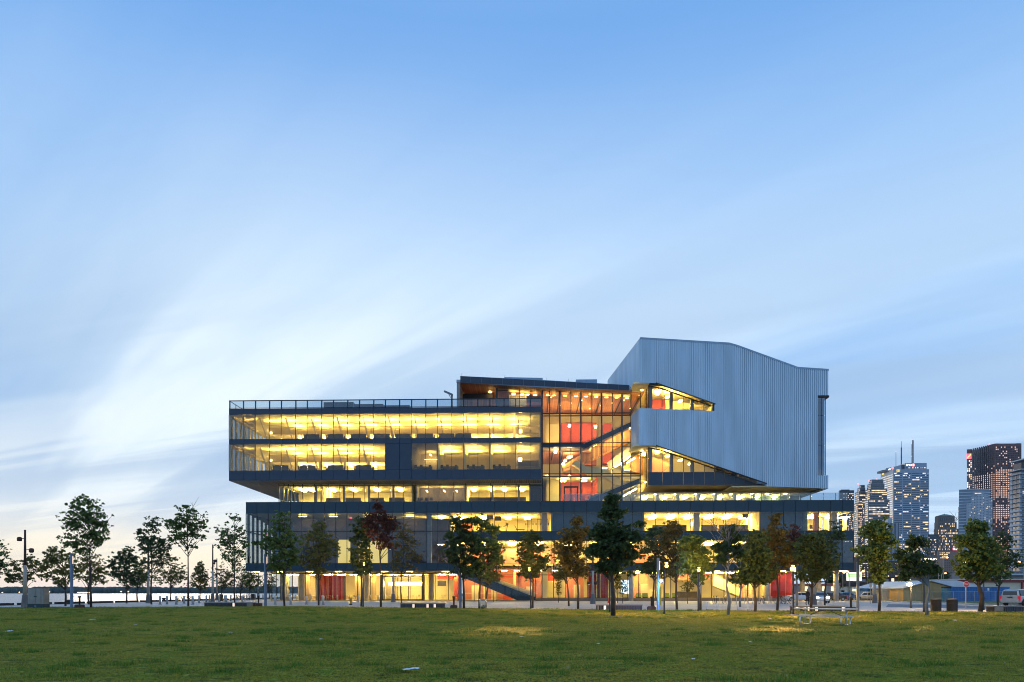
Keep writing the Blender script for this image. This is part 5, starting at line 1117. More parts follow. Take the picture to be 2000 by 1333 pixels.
def park_lamp(px, py, lx, ly_, label, e=1000, light_source=.12, pool_beam=None):
    g = Gp(px, py); k = g.y / F; h = CAM + (HY - ly_) * k; dx = (lx - px) * k
    t = thing('park_lamp', label, 'lamp post', g, 0, PL_)
    b = MB(); b.tube([(0, 0, 0), (0, 0, .25), (0, 0, h * .55), (dx * .3, 0, h - .25)], [.085, .062, .055, .045], 8, 'lamp_post_dark'); b.obj('post', t, True)
    b = MB(); b.lathe([(.05, -.28), (.08, -.16), (.09, -.13)], 10, 'lamp_head', (dx, 0, h)); b.lathe([(.15, .12), (.16, .15), (.04, .22)], 12, 'lamp_head', (dx, 0, h)); b.obj('lamp_head', t, True)
    b = MB(); b.ball((dx, 0, h), light_source, 'sodium', 10, 7); b.obj('bulb_globe', t, True)
    o = pl(SODIUM, e * 1.2, (dx, -.42, h - .02), t, .10, 150); o.rotation_euler = Vector((0, -.9, -.42)).to_track_quat('-Z', 'Y').to_euler(); pl(SODIUM, e * .5, (dx, -.08, h + .38), t, .10)
    if pool_beam:
        tg = Gp(pool_beam[0], pool_beam[1]) - g; o = pl(SODIUM, pool_beam[3], (dx, -.95, h - .05), t, .12, pool_beam[2]); o.scale = (1, pool_beam[4], 1); o.rotation_euler = (tg - Vector((dx, -.95, h))).to_track_quat('-Z', 'Y').to_euler()  # added beam with no fixture, shaped to lay a light pool on the lawn
    return t
park_lamp(709.5, 1186.5, 711, 1104, 'lit park lamp on a slim post before the red curtains of the cafe', 800, .085, (870, 1207, 10, 20000, .12))
park_lamp(1036.5, 1190, 1034, 1114, 'lit park lamp inside the round dark maple by the entrance stair', 1100, .09, (972, 1239, 9, 75000, .16))
park_lamp(1191, 1197, 1186, 1097, 'lit park lamp half hidden in the biggest near-black maple', 900)
park_lamp(1297.5, 1201, 1302, 1106, 'lit park lamp on a post in the lawn right of the blue light', 1000)
park_lamp(1364, 1196, 1365, 1114, 'lit park lamp inside the leafy maple before the lobby column', 900)
park_lamp(1549.5, 1203, 1548.5, 1111.5, 'brightest park lamp beside the tiny spruce', 2200, .17, (1506, 1233, 11, 34000, .32))
park_lamp(1586, 1191, 1586.5, 1117, 'lit park lamp just right of the brightest lamp', 900)
park_lamp(1804.5, 1198, 1804, 1117, 'lit park lamp left of the two black litter bins', 1000, .10, (1735, 1231, 9, 32000, .22))
park_lamp(1921, 1192, 1922, 1119, 'park lamp glowing inside the large maple by the stop sign', 1000, .09, (1905, 1207.5, 14, 32000, .07))
# short square lantern
g = Gp(1779, 1188); k = g.y / F; t = thing('lantern_post', 'dark post with a square white lantern before the timber shed', 'lamp post', g)
b = MB(); b.tube([(0, 0, 0), (0, 0, .2), (0, 0, 43 * k)], [.11, .075, .065], 8, 'lamp_head'); b.obj('post', t, True)
em('lantern_white', (1.0, 0.80, 0.42), 3.5); b = MB(); b.box(-.30, .02, -.14, .14, 43 * k, 49 * k, 'lantern_white'); b.obj('lantern', t); pl((1, .7, .3), 160, (-.14, -.3, 46 * k), t)
# grey light columns of the park
GC = 'tall round grey light columns along the lawn edge'
def light_column(px, py, ty, label, w=5.6):
    g = Gp(px, py); k = g.y / F; h = CAM + (HY - ty) * k
    t = thing('light_column', label, 'light column', g, 0, GC)
    b = MB(); r = w / 2 * k; b.tube([(0, 0, 0), (0, 0, .04), (0, 0, .05), (0, 0, h)], [r * 1.25, r * 1.25, r, r], 16, 'pole_steel'); b.obj('post', t, True)
    b = MB(); b.box(r * .55, r * 1.1, -r * .5, r * .1, h - .95, h - .25, 'slot_lamp'); b.obj('lamp_slot', t)
    return t, h, k
light_column(140, 1188.5, 1081, 'grey light column nearest the lake, left of the brown box post')
light_column(518.7, 1185, 1083, 'grey light column before the left end of the podium')
light_column(899, 1190, 1110, 'grey light column beside the dense dark maple and stair')
t, h, k = light_column(1285.5, 1193.5, 1090, 'grey light column carrying the blue lamp')
b = MB(); b.ball((4.2 * k, -.22, CAM + (HY - 1135) * k), .13, 'blue_lamp', 10, 7); b.obj('blue_bulb', t); pl((.06, .25, 1.0), 450, (4.2 * k, -.6, CAM + (HY - 1135) * k), t)
light_column(1675.5, 1195, 1098, 'grey light column right of the picnic table')
# concrete lamp posts with two heads
CL = 'tapered concrete lamp posts on dark bases'
def tall_lamp(px, py, ty, label, heads=None, gold=True):
    g = Gp(px, py); k = g.y / F; h = CAM + (HY - ty) * k
    t = thing('concrete_lamp_post', label, 'lamp post', g, 0, CL)
    b = MB(); b.tube([(0, 0, 0), (0, 0, .08), (0, 0, 1.15), (0, 0, 1.2)], [.34, .34, .24, .20], 8, 'pole_base'); b.obj('base', t)
    b = MB(); b.tube([(0, 0, 1.2), (0, 0, h * .55)], [.19, .125], 10, 'pole_concrete'); b.obj('post', t, True)
    b = MB(); b.tube([(0, 0, h * .55), (0, 0, h)], [.115, .085], 10, 'rust_brown'); b.ball((0, 0, h), .10, 'rust_brown', 8, 4); b.obj('upper_mast', t, True)
    for dx, dy in heads or ():
        z = CAM + (HY - dy) * k; x = (dx - px) * k
        b = MB(); b.tube([(0, 0, z + .05), (x * .75, 0, z + .08)], .035, 6, 'rust_brown'); b.lathe([(.10, -.20), (.20, -.17), (.22, .05), (.16, .19), (.05, .22)], 12, 'rust_brown', (x, 0, z)); hd = b.obj('lamp_head', t, True)
        b = MB(); b.lathe([(.15, -.225), (.15, -.205)], 12, 'slot_lamp' if dx < px else 'lamp_head', (x, 0, z)); b.obj('diffuser', hd)
    return t
tall_lamp(49, 1186.5, 1037, 'concrete lamp post with two brown heads beside the grey cabinet', [(38, 1053.5), (61.5, 1075.5)])
tall_lamp(289.5, 1178, 1062, 'concrete lamp post half hidden by the tall dark maple')
tall_lamp(415.5, 1175.6, 1065, 'taller of two neighbouring lamp posts left of the building', [(420, 1096)])
tall_lamp(423.6, 1172.6, 1092, 'shorter more distant lamp post left of the building corner', [(418, 1101)])
tall_lamp(504.5, 1170.5, 1120, 'small far lamp post under the podium overhang', [(501, 1126)])
tall_lamp(768, 1176.6, 1070, 'pale lamp post before the glazed cafe entrance', [(763, 1071)])
tall_lamp(1158, 1180, 1062, 'pale lamp post before the dark red curtained bay', [(1150, 1139), (1163, 1139)])
tall_lamp(1590, 1181.6, 1065, 'pale lamp post behind the standing person', [(1584, 1126), (1595, 1135)])
tall_lamp(1708.5, 1178.6, 1080, 'pale lamp post lit golden beside the parking sign', [(1714, 1109)])
# distant street lamps
DL = 'small orange street lamps along the far street'
for i, (px, py, Y) in enumerate(((1648.5, 1118.5, 135), (1655.5, 1117, 140), (1686, 1116, 150), (1731, 1113, 150), (1822.5, 1113.5, 130), (1850, 1089.5, 170), (1884, 1098.5, 165), (1889, 1105.5, 180), (1875, 1118, 180), (1846.5, 1120, 170), (1949.5, 1096, 165), (1964, 1102.5, 170), (1991, 1098, 150))):
    p = Wp(px, py, Y); side = -1 if i % 2 else 1
    t = thing('street_lamp', ordi(i) + ' orange street lamp from the left on the far street', 'street lamp', (p.x + side * 1.0, Y, 0), 0, DL)
    b = MB(); b.tube([(0, 0, 0), (0, 0, p.z - .4), (-side * .3, 0, p.z), (-side * .8, 0, p.z + .1)], [.11, .08, .06, .05], 6, 'pole_concrete'); b.obj('pole', t, True)
    b = MB(); b.ball((-side * 1.0, 0, p.z), .24, 'sodium_far', 8, 5, (1.2, 1, .8)); b.obj('lamp_head', t, True)
# ------------------------------------------------------------------ small street furniture
BP = 'short brown posts on square boxes'
def box_post(px, py, label):
    g = Gp(px, py); t = thing('box_post', label, 'bollard', g, 0, BP)
    b = MB(); b.box(-.29, .29, -.29, .29, 0, .30, 'rust_brown'); b.box(-.24, .24, -.24, .24, .30, .34, 'rust_brown'); b.obj('box', t)
    b = MB(); b.tube([(0, 0, .34), (0, 0, .98), (0, 0, .985), (0, 0, 1.1)], [.07, .07, .12, .12], 10, 'lamp_head'); b.obj('post', t, True)
box_post(155.5, 1188.5, 'brown box post between the lakeside light column and tallest maple'); box_post(505, 1185, 'brown box post left of the light column at the podium corner'); box_post(886.5, 1190, 'brown box post between the long bench and third light column')
box_post(1272.5, 1193, 'brown box post at the left foot of the blue lit column'); box_post(1662, 1194.5, 'brown box post between the picnic table and fifth column')
pm('bollard_steel', (0.50, 0.50, 0.50), 0.4, 0.4, 0.1, 3)
BG = 'short steel bollards round the building'
bx = [(312.6, 1181), (326.2, 1180.5), (344.5, 1181), (359.6, 1179), (376.3, 1181), (389, 1178), (403, 1176), (409.2, 1176), (428.3, 1175.5), (439.3, 1175), (441.8, 1176.2), (450.6, 1174.2), (462, 1172.6), (473.5, 1176.8), (477, 1172.4), (482, 1172), (490.3, 1171.5), (498.4, 1171.2), (505, 1171), (513.6, 1171), (528.5, 1172.8), (537.7, 1181), (554, 1173), (567.8, 1181), (580.3, 1173), (598.4, 1181), (607, 1174), (631.2, 1181.5), (659, 1173.8), (700.2, 1176.5), (716.6, 1173.5), (722.2, 1174), (738.2, 1174)]
proto = None
for i, (px, py) in enumerate(bx):
    g = Gp(px, py); lab = ordi(i) + ' steel bollard from the left, ' + ('on the lakeside promenade' if px < 500 else 'before the glazed cafe front')
    if proto is None:
        proto = thing('bollard', lab, 'bollard', g, 0, BG)
        b = MB(); b.tube([(0, 0, 0), (0, 0, .95), (0, 0, 1.0)], [.13, .13, .115], 14, 'bollard_steel'); b.tube([(0, 0, -.01), (0, 0, .03)], .18, 14, 'pole_base'); b.obj('post', proto, True)
    else: dup(proto, g, 0, lab)
# dark litter bins and benches on the promenade
pm('bin_dark', (0.035, 0.033, 0.034), 0.6, 0, .1, 3); pm('bench_wood', (0.075, 0.05, 0.04), 0.7); pm('bench_red', (0.12, 0.02, 0.015), 0.6)
for px, py, lab in ((432, 1174.5, 'black litter bin among bollards right of two lamp posts'), (494, 1171.5, 'black litter bin among bollards under the podium corner')):
    g = Gp(px, py); t = thing('litter_bin', lab, 'litter bin', g); b = MB(); b.prism([(.32 * math.cos(a * .524), .32 * math.sin(a * .524)) for a in range(12)], 'z', 0, 1.0, 'bin_dark'); b.obj('bin_body', t); b = MB(); b.lathe([(.36, 1.0), (.36, 1.06), (.2, 1.12)], 12, 'bin_dark'); b.obj('rim', t)
for px, py, w, lab in ((363, 1176, 13, 'dark picnic bench with curved red ends on the promenade'), (466.5, 1172.5, 8, 'small dark bench between bollards left of the podium')):
    g = Gp(px, py); k = g.y / F; L = w * k; t = thing('promenade_bench', lab, 'bench', g)
    b = MB(); b.box(-L, L, -.35, .35, .74, .80, 'bench_wood'); b.obj('table_top', t)
    for s in (-1, 1): b = MB(); b.box(-L, L, s * .75 - .16, s * .75 + .16, .43, .47, 'bench_wood'); b.obj('seat', t)
    for s in (-.85, .0, .85): b = MB(); b.tube([(s * L, -.8, 0), (s * L, -.75, .42), (s * L, -.2, .74), (s * L, .2, .74), (s * L, .75, .42), (s * L, .8, 0)], .06, 6, 'bench_red'); b.obj('leg_frame', t)
for px, py, lab in ((134, 1180.6, 'low black mooring bollard on the quay edge left'), (320, 1174.5, 'low black mooring bollard on the quay edge by the bollards')):
    g = Gp(px, py); b = MB(); b.lathe([(.30, 0), (.22, .12), (.20, .3), (.34, .38), (.30, .5), (.1, .55)], 12, 'bin_dark'); b.obj('mooring_bollard', None, True, g, label=lab, category='mooring bollard')
# utility cabinet
pm('cabinet_grey', (0.27, 0.26, 0.24), 0.5, 0.2, .15, 2); pm('cabinet_base', (0.03, 0.05, 0.06), 0.7)
g = Gp(75.5, 1188.6); k = g.y / F; w = 17.5 * k
t = thing('utility_cabinet', 'grey two-door utility cabinet on a dark plinth by the lake', 'cabinet', g, rad(-9))
b = MB(); b.box(-w, w, -.35, .35, 0, .40, 'cabinet_base'); b.obj('plinth', t)
b = MB(); b.box(-w + .02, w - .02, -.33, .33, .40, 1.76, 'cabinet_grey'); b.box(-w, w, -.36, .36, 1.76, 1.80, 'cabinet_grey'); b.obj('housing', t)
for s in (-1, 1):
    b = MB(); b.box(.02 * s, s * (w - .26 if s > 0 else w - .06), -.355, -.331, .44, 1.72, 'cabinet_grey'); d = b.obj('door', t)
    b = MB(); b.box(s * .05, s * .12, -.39, -.356, 1.02, 1.12, 'dark'); b.obj('handle', d)
b = MB(); b.prism([(.12 * math.cos(a * .5236), .20 + .12 * math.sin(a * .5236)) for a in range(12)], 'y', -.358, -.351, 'blind'); b.obj('round_badge', t)
# low slatted bench walls
pm('bench_dark', (0.055, 0.062, 0.075), 0.6, 0, .25, 6); pm('bench_top', (0.22, 0.21, 0.20), 0.7); pm('bench_end', (0.24, 0.21, 0.18), 0.7)
SB_ = 'long low slatted bench walls on the lawn edge'
def bench_wall(x0, x1, top, bot, strips, label, end=None, dep=.9):
    g = Gp((x0 + x1) / 2, bot); k = g.y / F; L = (x1 - x0) / 2 * k; h = (bot - top) * k; xm = (x0 + x1) / 2
    t = thing('bench_wall', label, 'bench', g, 0, SB_)
    b = MB(); b.box(-L, L, -.02, dep, h - .07, h, 'bench_top'); b.obj('seat_top', t)
    b = MB(); b.box(-L + .06, L - .06, .05, dep - .04, .0, h - .075, 'dark'); b.obj('core', t)
    b = MB(); n = int(2 * L / .13); sx_ = [((s - xm) * k) for s in strips]; ee = [((e[0] - xm) * k, (e[1] - xm) * k) for e in (end or [])]
    for i in range(n):
        x = -L + .05 + (2 * L - .1) * i / n
        if any(abs(x + .05 - s) < .20 for s in sx_) or any(e0 - .05 < x < e1 for e0, e1 in ee): continue
        b.box(x, x + .095, -.005 + random.uniform(0, .008), .045, .01, h - .075, 'bench_dark')
    b.obj('slats', t, kind='stuff')
    for e0, e1 in ee: b = MB(); b.box(e0, e1, 0, .045, .0, h - .075, 'bench_end'); b.obj('end_panel', t)
    for s in sx_: b = MB(); b.box(s - .09, s + .09, .0, .045, .02, h - .08, 'warm_strip'); b.obj('light_strip', t)
    return t
bench_wall(398, 494, 1177, 1186, [456], 'slatted bench wall with one light strip left of the podium', [(482, 493)])
bench_wall(781, 869, 1178.5, 1188.3, [807.5, 835, 849], 'slatted bench wall with three light strips before the cafe', [])
bench_wall(1165, 1256, 1181.3, 1192.6, [1181.5], 'slatted bench wall with one light strip behind the leaning maple', [(1167, 1170)])
bench_wall(1551, 1651, 1184, 1194.6, [1580.5, 1595, 1647], 'slatted bench wall with three light strips behind the picnic table', [(1552, 1563)])
bench_wall(1940.5, 2030, 1184, 1195.5, [], 'slatted bench wall before the parked minivan', [(1943, 1960)])
# litter bins (pair), clear bag, hydrant, cone
g0_ = Gp(1828, 1195.6)
for i, (px, py, lab) in enumerate(((1828, 1195.2, 'left one of two dark drum litter bins on the lawn edge'), (1859.5, 1195.6, 'right one of two dark drum litter bins on the lawn edge'))):
    g = Gp(px, py); t = thing('drum_bin', lab, 'litter bin', g, 0, 'two drum litter bins')
    b = MB(); R = .32
    for j in range(30):
        a = 6.283 * j / 30; b.bar((R * math.cos(a), R * math.sin(a), .05), (R * math.cos(a), R * math.sin(a), .92), .055, .03, 'bin_dark')
    b.obj('slats', t, kind='stuff')
    b = MB(); b.lathe([(.29, .02), (.29, .9)], 20, 'dark'); b.obj('liner', t, True)
    b = MB(); b.ring((0, 0, .05), .325, .022, (0, 0, 1), 'bin_dark', 24, 6); b.ring((0, 0, .62), .33, .015, (0, 0, 1), 'bin_dark', 24, 6); b.obj('hoop', t, True)
    b = MB(); b.lathe([(.335, .90), (.345, .96), (.22, .985), (.20, .94)], 24, 'bench_top'); b.obj('rim', t, True)
glass('bag_plastic', (0.80, 0.82, 0.84), 5.0, .25)
g = Gp(943, 1190.4); t = thing('recycling_stand', 'clear plastic recycling bag hung on a metal hoop stand', 'bin', g)
b = MB(); b.ring((0, 0, .86), .33, .02, (0, 0, 1), 'bollard_steel', 18, 5)
for a in (0, 2.1, 4.2): b.tube([(.33 * math.cos(a), .33 * math.sin(a), .86), (.34 * math.cos(a), .34 * math.sin(a), 0)], .018, 5, 'bollard_steel')
b.obj('hoop_stand', t); b = MB(); b.lathe([(.33, .86), (.31, .6), (.28, .3), (.25, .06), (.05, .03)], 14, 'bag_plastic'); b.obj('bag', t, True); b = MB()
for i in range(12): b.ball((random.uniform(-.15, .15), random.uniform(-.15, .15), random.uniform(.08, .3)), .07, ('quay_stone', 'hall_metal', 'bin_dark')[i % 3], 7, 5)
b.obj('rubbish', t)
pm('hydrant_yellow', (0.42, 0.27, 0.05), 0.5, 0, .15, 5)
g = Gp(685.2, 1182); t = thing('fire_hydrant', 'yellow fire hydrant with black foot on the paving', 'fire hydrant', g)
b = MB(); b.lathe([(.14, .12), (.11, .2), (.11, .58), (.16, .6), (.16, .64), (.13, .74), (.05, .82), (.04, .88)], 12, 'hydrant_yellow'); b.obj('barrel', t, True)
b = MB(); b.lathe([(.18, 0), (.18, .1), (.12, .13)], 12, 'dark'); b.obj('foot', t)
for s in (-1, 1): b = MB(); b.tube([(s * .09, 0, .48), (s * .2, 0, .48)], [.065, .075], 8, 'hydrant_yellow'); b.obj('hose_cap', t)
pm('cone_orange', (0.75, 0.10, 0.03), 0.5)
g = Gp(1189, 1178.2); t = thing('traffic_cone', 'small orange traffic cone against the dark plinth', 'cone', g)
b = MB(); b.box(-.22, .22, -.22, .22, 0, .04, 'cone_orange'); b.obj('base', t); b = MB(); b.lathe([(.17, .04), (.04, .68)], 12, 'cone_orange'); b.obj('cone', t, True)
# signs
pm('sign_red', (0.50, 0.02, 0.02), 0.45); pm('sign_white', (0.75, 0.75, 0.73), 0.5); pm('sign_tan', (0.55, 0.40, 0.26), 0.5); pm('sign_post', (0.42, 0.40, 0.38), 0.5, 0.2)
pm('sign_black', (0.02, 0.02, 0.025), 0.5)
def text(s, size, mat, parent, loc, name='lettering', ext=.004, rx=90, rz=0, sx=1.0):
    cu_ = bpy.data.curves.new(name, 'FONT'); cu_.body = s; cu_.size = size; cu_.extrude = ext; cu_.align_x = 'CENTER'; cu_.align_y = 'CENTER'; cu_.materials.append(M[mat])
    tmp = bpy.data.objects.new(name, cu_); C.objects.link(tmp); bpy.context.view_layer.update()
    me = bpy.data.meshes.new_from_object(tmp.evaluated_get(bpy.context.evaluated_depsgraph_get())); bpy.data.objects.remove(tmp)
    o = bpy.data.objects.new(name, me); C.objects.link(o); o.parent = parent; o.location = loc; o.rotation_euler = (rad(rx), 0, rad(rz)); o.scale = (sx, 1, 1); return o
g = Gp(1886.3, 1188); k = g.y / F; t = thing('stop_sign', 'red octagonal stop sign on a pale post', 'sign', g)
hz_ = CAM + (HY - 1141.5) * k; R = 6.0 * k
b = MB(); b.tube([(0, 0, 0), (0, 0, hz_ + R * .6)], .045, 8, 'sign_post'); b.obj('post', t)
b = MB(); b.prism([(R * math.cos(rad(22.5 + 45 * a)), hz_ + R * math.sin(rad(22.5 + 45 * a))) for a in range(8)], 'y', -.068, -.058, 'sign_white'); b.prism([(R * .92 * math.cos(rad(22.5 + 45 * a)), hz_ + R * .92 * math.sin(rad(22.5 + 45 * a))) for a in range(8)], 'y', -.073, -.0685, 'sign_red'); pn = b.obj('octagon_plate', t)
text('STOP', R * .62, 'sign_white', pn, (0, -.076, hz_))
g = Gp(1700.3, 1180.3); k = g.y / F; t = thing('parking_sign', 'back of a small tan sign plate on a thin post', 'sign', g)
b = MB(); b.tube([(0, 0, 0), (0, 0, 41 * k)], .035, 6, 'sign_post'); b.obj('post', t); b = MB(); b.box(-2.7 * k, 2.7 * k, -.05, -.036, 33.5 * k, 41.5 * k, 'sign_tan'); b.obj('plate', t)
b = MB(); b.box(1.0 * k, 4.6 * k, .06, .07, 17.5 * k, 22.5 * k, 'blind'); b.obj('blue_plate', t)
g = Gp(1720, 1174); k = g.y / F; t = thing('white_square_sign', 'small white square sign before the cream container', 'sign', g)
b = MB(); b.tube([(0, 0, 0), (0, 0, 32 * k)], .03, 6, 'sign_post'); b.obj('post', t); b = MB(); b.box(-1.8 * k, 1.8 * k, -.05, -.036, 27.5 * k, 31.5 * k, 'sign_white'); b.box(-.7 * k, .7 * k, -.054, -.0505, 28.7 * k, 30.2 * k, 'sign_black'); b.obj('plate', t)
g = Gp(1660.3, 1181); t = thing('thin_stake', 'thin tan wooden stake standing left of the fifth column', 'post', g); b = MB(); b.box(-.04, .04, -.04, .04, 0, 1.35, 'sign_tan'); b.obj('stake', t)
pm('yellow_paint', (0.50, 0.40, 0.03), 0.5)
g = Gp(1290.3, 1182); k = g.y / F; b = MB(); b.box(-1.3 * k, 1.3 * k, -.06, .06, 0, 36 * k, 'yellow_paint'); b.obj('yellow_banner_post', None, False, g, label='narrow yellow sign pylon behind the blue lit column', category='sign')
# billboard on the far street
em('billboard_green', (0.32, 0.75, 0.02), 1.0); em('billboard_white', (1.0, 0.98, 0.80), 1.25)
p = Wp(1669, 1126.5, 150); k = 150 / F
t = thing('billboard', 'lit green and white billboard on posts beyond the podium', 'billboard', (p.x, 150, 0))
b = MB(); b.box(-14 * k, 14 * k, 0, .4, p.z - 8.2 * k, p.z + 8.2 * k, 'billboard_white'); b.obj('face', t)
b = MB(); b.box(-12.8 * k, 12.8 * k, -.03, -.005, p.z - 1.5 * k, p.z + 5.2 * k, 'billboard_green'); gp_ = b.obj('green_band', t)
b = MB()
for i, x in enumerate((-10.6, -9.3, -7.9, -6.6, -4.0, -2.8, -1.5, -.2, 1.0, 2.3, 10.4)): b.box(x * k, (x + (.55, .9, .75)[i % 3]) * k, -.036, -.0305, p.z + .4 * k, p.z + (3.2, 2.6, 2.9)[i % 3] * k, 'billboard_white')
b.obj('blurred_lettering', gp_, kind='stuff')
for s in (-1, 1): b = MB(); b.tube([(s * 9 * k, .2, 0), (s * 9 * k, .2, p.z - 8 * k)], .16, 6, 'pole_concrete'); b.obj('post', t)
# bike racks: tilted steel rings and ring posts
pm('ring_steel', (0.68, 0.70, 0.74), 0.35, 0.4, .05)
RR = 'large steel ring bike racks beside the lawn'
for i, px in enumerate((1381, 1401.5, 1421.5, 1441.5, 1461.5)):
    g = Gp(px, 1191.6); lab = ordi(i) + ' big white steel ring bike rack from the left'
    t = thing('ring_rack', lab, 'bike rack', g, rad(62), RR)
    b = MB(); b.ring((0, 0, .34), .32, .028, (0, 1, 0), 'ring_steel', 28, 8); b.obj('ring', t, True); b = MB(); b.box(-.12, .12, -.08, .08, 0, .025, 'pole_base'); b.obj('foot_plate', t)
PRK = 'ring and post bike stands before the lobby'
for i, px in enumerate((1406, 1429, 1438, 1453.5, 1460.5, 1470, 1501.5, 1507.5)):
    g = Gp(px, 1179.8); t = thing('post_rack', ordi(i) + ' slim ring and post bike stand before the lobby', 'bike stand', g, rad(70), PRK)
    b = MB(); b.tube([(0, 0, 0), (0, 0, .95)], .035, 8, 'bollard_steel'); b.obj('post', t, True); b = MB(); b.ring((0, 0, .62), .2, .025, (0, 1, 0), 'bollard_steel', 16, 6); b.obj('ring', t, True)
# bicycles
pm('bike_dark', (0.05, 0.05, 0.055), 0.4, 0.2); pm('bike_light', (0.55, 0.55, 0.56), 0.35, 0.3); pm('tyre', (0.02, 0.02, 0.02), 0.8)
BK = 'bicycles parked at the stands before the lobby'
def bicycle(px, py, rz, col, label):
    t = thing('bicycle', label, 'bicycle', Gp(px, py), rad(rz), BK)
    for x in (-.52, .52):
        b = MB(); b.ring((x, 0, .34), .325, .02, (0, 1, 0), 'tyre', 22, 6); w = b.obj('wheel', t, True)
        b = MB()
        for a in range(8): b.bar((x, 0, .34), (x + .31 * math.cos(a * .785), 0, .34 + .31 * math.sin(a * .785)), .008, .008, 'bike_light')
        b.ring((x, 0, .34), .30, .012, (0, 1, 0), 'bike_light', 20, 5); b.obj('rim', w)
    b = MB(); A, B_, S_, H_ = (-.52, 0, .34), (-.06, 0, .30), (-.20, 0, .82), (.38, 0, .82)
    for p_, r_ in ((A, B_), (A, S_), (B_, S_), (B_, H_), (S_, H_), ((.52, 0, .34), (.36, 0, .95))): b.tube([p_, r_], .02, 6, col)
    b.obj('frame', t); b = MB(); b.tube([(.34, -.28, .96), (.37, 0, .98), (.34, .28, .96)], .015, 6, 'bike_dark'); b.obj('handlebar', t)
    b = MB(); b.prism([(-.34, -.07), (-.06, -.02), (-.06, .02), (-.34, .07)], 'z', .88, .93, 'tyre'); b.tube([(-.20, 0, .80), (-.21, 0, .88)], .014, 5, 'bike_dark'); b.obj('saddle', t)
bicycle(1395, 1179.5, 60, 'bike_dark', 'leftmost dark bicycle at the stands'); bicycle(1399.5, 1179.3, 75, 'bike_dark', 'second dark bicycle at the left group of stands'); bicycle(1416, 1179.3, 50, 'bike_dark', 'dark bicycle behind the pale forked tree trunk')
bicycle(1487, 1179.6, 100, 'bike_light', 'pale bicycle just left of the third round column'); bicycle(1491, 1179.4, 75, 'bike_dark', 'dark bicycle touching the third round column')
bicycle(1523.5, 1180.2, 125, 'bike_light', 'pale bicycle behind the rusty green maple trunk'); bicycle(1529, 1180.4, 115, 'bike_dark', 'middle bicycle before the red glass bay'); bicycle(1538, 1180.2, 150, 'bike_light', 'rightmost bicycle before the red glass bay')
# picnic table
pm('table_top', (0.66, 0.61, 0.55), 0.6, 0, .12, 3); pm('galvanised', (0.66, 0.69, 0.72), 0.35, 0.5, .1, 4)
g = Gp(1612, 1222); t = thing('picnic_table', 'picnic table with pale planks and curved steel legs on the lawn', 'picnic table', g, rad(-37))
LT_ = 1.22
for nm, y0, n_, z in (('table_plank', -.36, 5, .75), ('seat_plank', -.86, 2, .45), ('seat_plank', .58, 2, .45)):
    for i in range(n_):
        b = MB(); b.box(-LT_, LT_, y0 + i * .146, y0 + i * .146 + .136, z - .045, z, 'table_top'); b.obj(nm, t)
for s in (-.82, .82):
    b = MB(); b.tube([(s, 0, .05), (s, 0, .70)], .032, 8, 'galvanised')
    b.tube([(s, -.84, .40), (s, -.93, .30), (s, -.95, .18), (s, -.86, .06), (s, -.72, .03), (s, 0, .05), (s, .72, .03), (s, .86, .06), (s, .95, .18), (s, .93, .30), (s, .84, .40)], .032, 8, 'galvanised')
    b.bar((s, -.36, .69), (s, .36, .69), .05, .04, 'galvanised'); b.bar((s, -.86, .395), (s, -.56, .395), .05, .02, 'galvanised'); b.bar((s, .86, .395), (s, .56, .395), .05, .02, 'galvanised'); b.obj('leg_frame', t, True)
    b = MB(); b.tube([(s, 0, .35), (s * .12, 0, .69)], .018, 6, 'pole_base'); b.obj('brace', t)
# litter on the grass
pm('paper', (0.72, 0.74, 0.76), 0.7); pm('paper_yellow', (0.65, 0.62, 0.30), 0.7)
for i, (px, py, s, m_, lab) in enumerate(((803, 1313, .26, 'paper', 'crumpled white paper sheet lying in the near grass'), (1019, 1247, .14, 'paper_yellow', 'small yellowish scrap standing in the lawn centre'), (1466, 1258, .10, 'paper', 'white scrap below the lamplit patch of lawn'), (1330.5, 1209, .18, 'paper_yellow', 'yellow scrap near the maple catching lamplight'), (1865, 1214, .20, 'paper', 'white scrap below the right drum bin'), (42, 1192, .35, 'paper', 'white litter at the left edge by the cabinet'), (180, 1212.5, .25, 'paper', 'pale litter strip below the tallest lakeside maple'), (18, 1236, .22, 'paper', 'white litter in the left grass tuft'), (264, 1223, .12, 'paper', 'tiny white scrap in the left lawn'), (626, 1252, .10, 'paper', 'tiny white scrap in the middle left lawn'), (450, 1239, .10, 'paper', 'tiny white scrap below the left bench wall'), (1354, 1292, .09, 'paper', 'tiny white scrap in the near right lawn'), (1504, 1210.5, .16, 'paper', 'white scrap below the round dark maple'), (1169, 1261, .10, 'paper', 'tiny white scrap in the lawn below the biggest maple'), (1012, 1193.5, .20, 'paper_yellow', 'yellow leaf scrap at the lawn edge by the stair'), (1245, 1204, .2, 'paper_yellow', 'yellow scrap between the biggest maple and blue column'))):
    g = Gp(px, py, .06); b = MB(); nn = 7
    s *= .55
    P_ = [[(s * (i_ / (nn - 1) - .5) * 2 * (1 + .12 * math.sin(j_ * 2.1 + i)), s * (j_ / (nn - 1) - .5) * 1.3, .05 + s * .28 * abs(math.sin(i_ * 1.3 + j_ * .9 + i)) * (i_ / nn)) for i_ in range(nn)] for j_ in range(nn)]
    for j_ in range(nn - 1):
        for i_ in range(nn - 1): b.face([P_[j_][i_], P_[j_][i_ + 1], P_[j_ + 1][i_ + 1], P_[j_ + 1][i_]], m_)
    b.obj('litter_scrap', None, True, g, rad(20 + 37 * i % 90), label=lab, category='litter', group='scraps of litter on the lawn')
